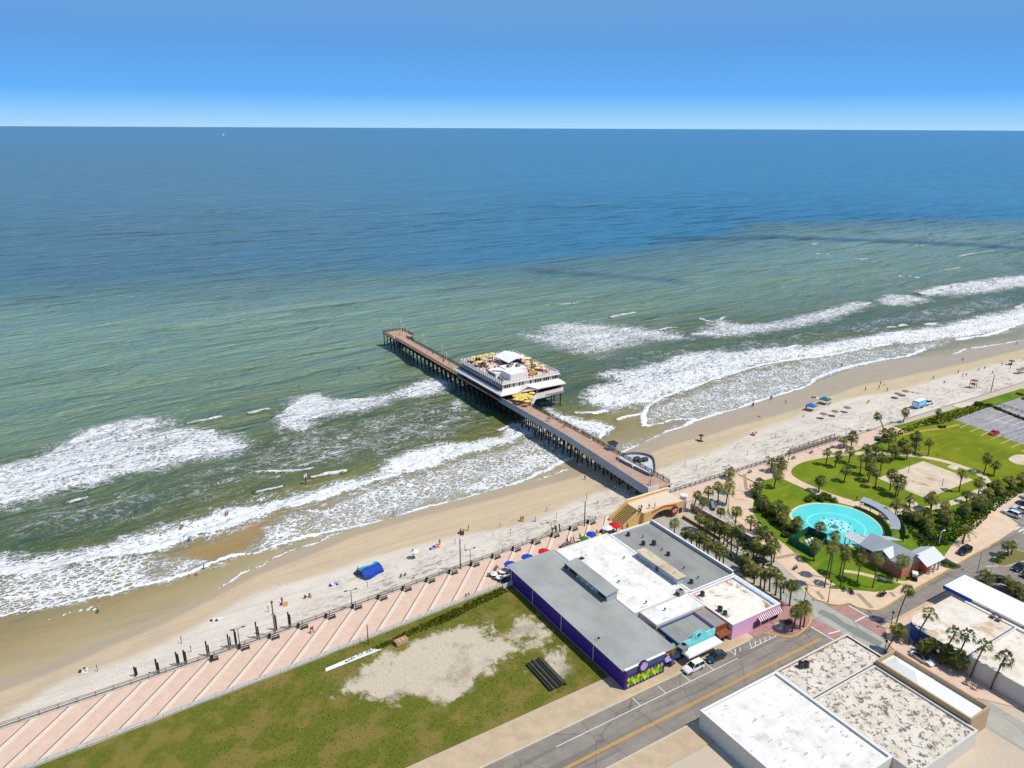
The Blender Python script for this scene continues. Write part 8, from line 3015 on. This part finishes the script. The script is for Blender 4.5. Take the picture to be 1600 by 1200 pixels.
# surf and sand, left of the pier
for u, v, pose, where in [(353, 806, 'stand', 'in the foam of the inshore breaker, lower shore'), (356, 805, 'stand', 'close to another bather in the inshore foam'), (283, 828, 'lean', 'waist deep behind the white breaker'), (296, 847, 'stand', 'at the front edge of the white breaker'), (319, 889, 'stand', 'on the swash line of the brown shallows'),
                          (296, 902, 'sit', 'on the wet sand below the swash line'), (307, 900, 'sit', 'next to a companion on the wet sand'), (153, 958, 'walk', 'in the thin sheet of water lowest on the shore'), (467, 607, 'stand', 'far out in the green water'), (563, 576, 'stand', 'among swimmers beyond the outer breaker'), (560, 578, 'stand', 'beside swimmers off the pier'), (530, 584, 'stand', 'swimming off the seaward pier'),
                          (536, 742, 'stand', 'in the water beside the white square sign'), (615, 808, 'walk', 'along the swash line below the blue tent'), (441, 942, 'stand', 'over an orange towel near the dry sand'), (477, 936, 'sit', 'on the dry sand with dark bags'), (484, 933, 'sit', 'beside a companion on the dry sand'), (516, 914, 'lie', 'on a pale towel next to the striped one'),
                          (627, 903, 'sit', 'on the dry sand above the promenade rail'), (634, 900, 'sit', 'facing the sea above the promenade rail'), (687, 851, 'stand', 'next to the pink and blue towels'), (720, 832, 'sit', 'in a group on the damp sand'), (725, 832, 'sit', 'second in a group on the damp sand'), (732, 829, 'stand', 'behind a seated group on the damp sand'),
                          (560, 893, 'sit', 'in the shade of the blue tent'), (568, 894, 'sit', 'deep under the blue tent'), (133, 1047, 'lie', 'on a small white towel at the lowest sand'),
                          (914, 750, 'walk', 'on the damp sand beside the pier shadow'), (817, 815, 'stand', 'by the dark board on the sand'), (961, 766, 'walk', 'along the edge of the pier shadow'), (963, 755, 'stand', 'inside the pier shadow'), (866, 827, 'sit', 'by a stake near the promenade lamp'), (814, 814, 'stand', 'holding a pale board on the sand'),
                          (990, 770, 'sit', 'in the pier shadow near the landward end')]:
    on_sand(u, v, pose, where)
# sand right of the pier
for (x, y), pose, where in [((190, 437), 'stand', 'in the foam right of the pier'), ((218, 435), 'lean', 'in the lacy wash right of the pier'), ((458, 492), 'walk', 'at the swash line beyond the blue canopies'), ((170, 565), 'stand', 'in the shallow lace right of the pier'), ((110, 722), 'walk', 'on the smooth wet sand right of the pier'), ((14, 700), 'stand', 'by the water with a companion right of the pier'),
                            ((22, 697), 'stand', 'close to a companion at the waterline'), ((608, 642), 'walk', 'on the damp sand beyond the blue canopies'), ((692, 632), 'stand', 'in the loose group mid beach'), ((702, 605), 'walk', 'behind the loose group mid beach'), ((725, 608), 'sit', 'by dark bags in the loose group'), ((745, 646), 'stand', 'nearest the trailer in the loose group'), ((1032, 570), 'walk', 'alone between the group and the pole'),
                            ((1187, 535), 'walk', 'on the damp sand near the far waterline'), ((1215, 555), 'stand', 'beside a pile of bags at the upper beach'), ((1238, 553), 'stand', 'next to bags at the upper beach'), ((1315, 520), 'walk', 'in a pair toward the frame edge'), ((1352, 512), 'walk', 'ahead of a pair toward the frame edge'), ((1400, 540), 'stand', 'close to the tall leaning pole'), ((1460, 486), 'stand', 'near the green beach parasol'),
                            ((1513, 505), 'walk', 'below the green beach parasol'), ((1520, 476), 'sit', 'under the green beach parasol'), ((1590, 460), 'stand', 'at the frame edge on the damp sand'), ((1215, 458), 'walk', 'alone on the wet sheen'), ((1552, 352), 'walk', 'in the far thin wash'), ((622, 720), 'sit', 'in a low beach chair facing the sea'), ((632, 714), 'sit', 'in a second low beach chair'), ((905, 654), 'lie', 'on the sand behind the trailer'), ((938, 658), 'lie', 'on a dark towel behind the trailer'),
                            ((220, 805), 'sit', 'alone on the dry sand below the blue canopy'), ((1100, 596), 'sit', 'on the dry sand before the lifeguard stand'), ((240, 755), 'sit', 'under the royal blue canopy'), ((385, 732), 'sit', 'beside the teal canopy')]:
    u, v = tb(x, y)
    on_sand(u, v, pose, where)
for (x, y), pose, where in [((1500, 745), 'walk', 'at the swash line on the sand bend'), ((1508, 738), 'stand', 'by a companion at the sand bend'), ((1180, 950), 'sit', 'on a dark towel near the pier'), ((1545, 806), 'lie', 'on the damp sand bend'), ((1505, 918), 'sit', 'on red gear on the damp sand'), ((1525, 914), 'sit', 'beside red gear on the damp sand')]:
    u, v = t4(x, y)
    on_sand(u, v, pose, where)
# promenade, bridge, plaza
for u, v, z, pose, where in [(487, 990, 0.03, 'walk', 'with a companion on the lower pink promenade'), (489, 988, 0.03, 'walk', 'shoulder to shoulder on the lower pink promenade'), (730, 936, 0.03, 'sit', 'against the white picket fence'), (735, 935, 0.03, 'sit', 'second against the white picket fence'), (892, 847, 0.03, 'stand', 'by the white hall edge on the promenade'), (896, 846, 0.03, 'walk', 'behind the white hall on the promenade'),
                             (886, 849, 0.03, 'stand', 'near the roof mast side of the promenade'), (897, 850, 0.03, 'sit', 'at a table behind the white hall'), (906, 842, 0.03, 'stand', 'near the green parasol'), (932, 834, 0.03, 'sit', 'between the royal blue parasols'), (939, 833, 0.03, 'sit', 'below the yellow parasol'), (944, 830, 0.03, 'sit', 'under the white parasol'), (955, 830, 0.03, 'sit', 'below the scarlet parasol'), (957, 834, 0.03, 'stand', 'behind the scarlet parasol'), (963, 830, 0.03, 'stand', 'beside the scarlet parasol'),
                             (980, 826, 0.03, 'stand', 'at the foot of the bridge stairs'), (946, 829, 0.03, 'sit', 'at the crowded cafe'), (951, 833, 0.03, 'sit', 'at a cafe table near the stairs'), (921, 838, 0.03, 'sit', 'under the first royal blue parasol'), (926, 840, 0.03, 'sit', 'deep under the first royal blue parasol'),
                             (1002, 797, 3.55, 'walk', 'on the bridge nearest the stairs'), (1014, 795, 3.55, 'walk', 'in the middle of the bridge deck'), (1023, 794, 3.55, 'stand', 'toward the pier side of the bridge deck'), (998, 799, 3.55, 'walk', 'at the top of the bridge stairs'), (1000, 802, 3.55, 'stand', 'by the bridge stair wall'),
                             (1016, 758, DK, 'stand', 'at the landward end of the pier'), (880, 668, DK, 'walk', 'beside a lamp halfway along the pier'), (883, 667, DK, 'walk', 'with a companion halfway along the pier'), (877, 662, DK, 'stand', 'at the rail halfway along the pier'), (855, 658, DK, 'walk', 'alone on the orange pier planks'), (858, 659, DK, 'walk', 'ahead on the orange pier planks'),
                             (1221, 754, 0.16, 'stand', 'where the plaza walk turns'), (1338, 783, 0.17, 'stand', 'on the round path beside the lawn'), (1172, 765, 0.16, 'walk', 'on the plaza walk')]:
    s, n = P(u, v, z)
    if z < 0.05:
        n = max(n, prom_land(s) + 0.5)
    person(s, n, z, pose, rpe.uniform(0, 6.28), where)
for i, (u, v) in enumerate([(609, 519), (614, 514), (622, 513), (629, 519), (633, 518), (625, 524), (640, 530), (650, 537), (668, 551), (676, 553), (688, 561), (693, 566), (694, 559), (702, 571), (706, 576)]):
    s, n = P(u, v, DK)
    s = min(max(s, L_(n) + 0.4), R_(n) - 0.4)
    person(s, min(n, 343), DK, rpe.choice(['stand', 'walk', 'stand']), rpe.uniform(0, 6.28), 'on the seaward pier, %s from its outer end' % ordinal(i), 'people on the seaward pier')
# restaurant terrace crowd
k = 0
while k < 46:
    x, y = rpe.uniform(2.2, rw - 1.2), rpe.uniform(1.9, rd - 1.8)
    if (2.5 < x < 17.6 and 1.9 < y < 16.5) or (13 < x < 23 and 16.5 < y < 27.5):
        continue
    side = 'seaward' if y > 20 else ('east' if x > 17 else 'west')
    person(RS + x, RN + y, 9.6, rpe.choice(['stand', 'stand', 'sit']), rpe.uniform(0, 6.28), 'on the %s restaurant roof terrace, %s of the crowd' % (side, ordinal(k)), 'people on the restaurant terrace')
    k += 1

# ================================================================== BEACH TENTS, PARASOLS, TOWELS
m_tealc = mat('turquoise_fabric', (30, 176, 184), 0.7)
m_bluec = mat('cobalt_fabric', (24, 66, 168), 0.7)
s, n, z = settle(578, 896)
t = thing('beach_tent', 'arched cobalt and turquoise beach shade staked on the dry sand', 'beach tent', (s, n, z), 0.25)
b = MB()
for j in range(10):
    for i in range(8):
        a0, a1 = math.pi * i / 8, math.pi * (i + 1) / 8
        x0, x1 = -2.6 + j * 0.52, -2.6 + (j + 1) * 0.52
        f0, f1 = 1 + 0.10 * math.sin(j * 0.63), 1 + 0.10 * math.sin((j + 1) * 0.63)
        b.face([(x0, 2.1 * math.cos(a0) * f0, 0.25 + 1.75 * math.sin(a0) * f0), (x1, 2.1 * math.cos(a0) * f1, 0.25 + 1.75 * math.sin(a0) * f1), (x1, 2.1 * math.cos(a1) * f1, 0.25 + 1.75 * math.sin(a1) * f1), (x0, 2.1 * math.cos(a1) * f0, 0.25 + 1.75 * math.sin(a1) * f0)], 0 if i < 4 else 1)
b.build('canopy', [m_tealc, m_bluec], t, smooth=True)
for x in (-2.6, 0, 2.6):
    b = MB()
    b.tube([(x, 2.12 * math.cos(math.pi * i / 10), 0.0 + 1.98 * math.sin(math.pi * i / 10)) for i in range(11)], 0.03, 6)
    b.build('hoop', m_steel, t)

def canopy_tent(u, v, c, label, w=1.7, rot=0.2):
    s, n, z = settle(u, v)
    t = thing('canopy_tent', label, 'canopy tent', (s, n, z), rot)
    b = MB()
    b.raw([(-w, -w, 2.1), (w, -w, 2.1), (w, w, 2.1), (-w, w, 2.1), (0, 0, 2.9), (-w, -w, 1.8), (w, -w, 1.8), (w, w, 1.8), (-w, w, 1.8)], [(0, 1, 4), (1, 2, 4), (2, 3, 4), (3, 0, 4), (0, 5, 6, 1), (1, 6, 7, 2), (2, 7, 8, 3), (3, 8, 5, 0)])
    b.build('canopy', mat('tent_%d' % c[0] + '_fabric', c, 0.7), t)
    for x in (-w, w):
        for y in (-w, w):
            b = MB()
            b.beam((x * 0.98, y * 0.98, 0), (x * 0.98, y * 0.98, 2.1), 0.06)
            b.build('leg', m_steel, t)
canopy_tent(1267, 641, (40, 110, 200), 'royal blue square canopy tent on the dry sand')
canopy_tent(1288.5, 631, (20, 120, 120), 'teal square canopy tent beside the royal blue one')

def beach_parasol(u, v, m, label, r=1.4):
    s, n, z = settle(u, v)
    parasol((s, n, z), label, m, r, 1.9)
for u, v, m, lab, r in [(648, 872, m_w1, 'white beach parasol on a thin pole in the dry sand', 1.1), (1286, 654, mat('straw_thatch', (150, 128, 96), 0.95), 'brown beach parasol nearest the boardwalk ramp', 1.4), (1304, 650, MATS['straw_thatch'], 'brown beach parasol second from the boardwalk ramp', 1.4), (1323, 644, MATS['straw_thatch'], 'brown beach parasol third from the boardwalk ramp', 1.4),
                        (1402, 622, MATS['straw_thatch'], 'brown beach parasol of the pair before the trailer', 1.5), (1414, 618, MATS['straw_thatch'], 'brown beach parasol behind its twin before the trailer', 1.5), (1580, 570, m_g1, 'green beach parasol on the far sand', 1.4), (1592, 584, MATS['straw_thatch'], 'brown beach parasol at the frame edge', 1.5), (1599, 582, MATS['straw_thatch'], 'second brown beach parasol cut by the frame edge', 1.5),
                        (1095, 688, mat('maroon_canvas', (110, 40, 44), 0.8), 'small maroon beach parasol on the damp sand near the pier', 0.9)]:
    beach_parasol(u, v, m, lab, r)

def towel(u, v, c, label, rot=0.4):
    s, n, z = settle(u, v)
    t = thing('beach_towel', label, 'towel', (s, n, z + 0.1), rot)
    b = MB()
    for i in range(6):
        z0, z1 = 0.03 * math.sin(i * 1.7), 0.03 * math.sin((i + 1) * 1.7)
        x0, x1 = -0.9 + i * 0.3, -0.6 + i * 0.3
        b.raw([(x0, -0.5, z0), (x1, -0.5, z1), (x1, 0.5, z1), (x0, 0.5, z0), (x0, -0.5, z0 - 0.05), (x1, -0.5, z1 - 0.05), (x1, 0.5, z1 - 0.05), (x0, 0.5, z0 - 0.05)], [(0, 1, 2, 3), (0, 4, 5, 1), (3, 2, 6, 7)])
    b.build('cloth', mat('towel_%d_%d' % (c[0], c[2]) + '_cloth', c, 0.95), t)
    b = MB()
    b.chamfer_box(-0.25, 0.3, 0.65, 1.1, -0.1, 0.3, 0.08)
    b.build('bag', mat('canvas_bag', (60, 62, 84), 0.9), t)
for u, v, c, lab in [(683, 854, (232, 110, 110), 'pink towel beside a standing person on the dry sand'), (677, 857, (80, 190, 210), 'turquoise towel next to the pink one'), (446, 944, (230, 150, 70), 'orange towel on the dry sand near the rail'), (521, 913, (224, 226, 232), 'large white towel with bags on the dry sand'), (527, 911, (120, 160, 210), 'pale blue towel beside the large white one'), (560, 896, (70, 140, 210), 'blue towel at the mouth of the arched shade'),
                     (345, 968, (236, 236, 236), 'round white towel alone on the lower sand'), (337, 969, (226, 228, 226), 'small white towel beside the round one'), (133, 1048, (238, 236, 230), 'white towel at the lowest sand'), (1580, 569, (120, 60, 60), 'red towel under the green parasol'), (1277, 622, (228, 226, 222), 'white towel beyond the teal canopy'), (1271, 621, (60, 56, 60), 'dark towel beyond the teal canopy'),
                     (1095, 689, (80, 40, 44), 'maroon towel on the damp sand near the pier'), (1177, 680, (190, 40, 46), 'red towel on the damp sand bend'), (722, 834, (60, 50, 60), 'dark towel under the seated group')]:
    towel(u, v, c, lab, rpe.uniform(0, 3))
s, n, z = settle(837, 815)
t = thing('surfboard', 'pale surfboard standing upright on the damp sand', 'surfboard', (s, n, z), 0.5)
b = MB()
b.tube([(0, 0, -0.2), (0, 0, 0.2), (0, 0, 0.9), (0, 0, 1.6), (0, 0, 1.95)], [0.10, 0.24, 0.28, 0.20, 0.04], 10)
b.build('board', mat('pale_board', (214, 216, 214), 0.4), t, smooth=True)
b = MB()
b.box(-0.02, 0.02, 0.25, 0.42, 0.0, 0.22)
b.build('fin', m_darkmetal, t)
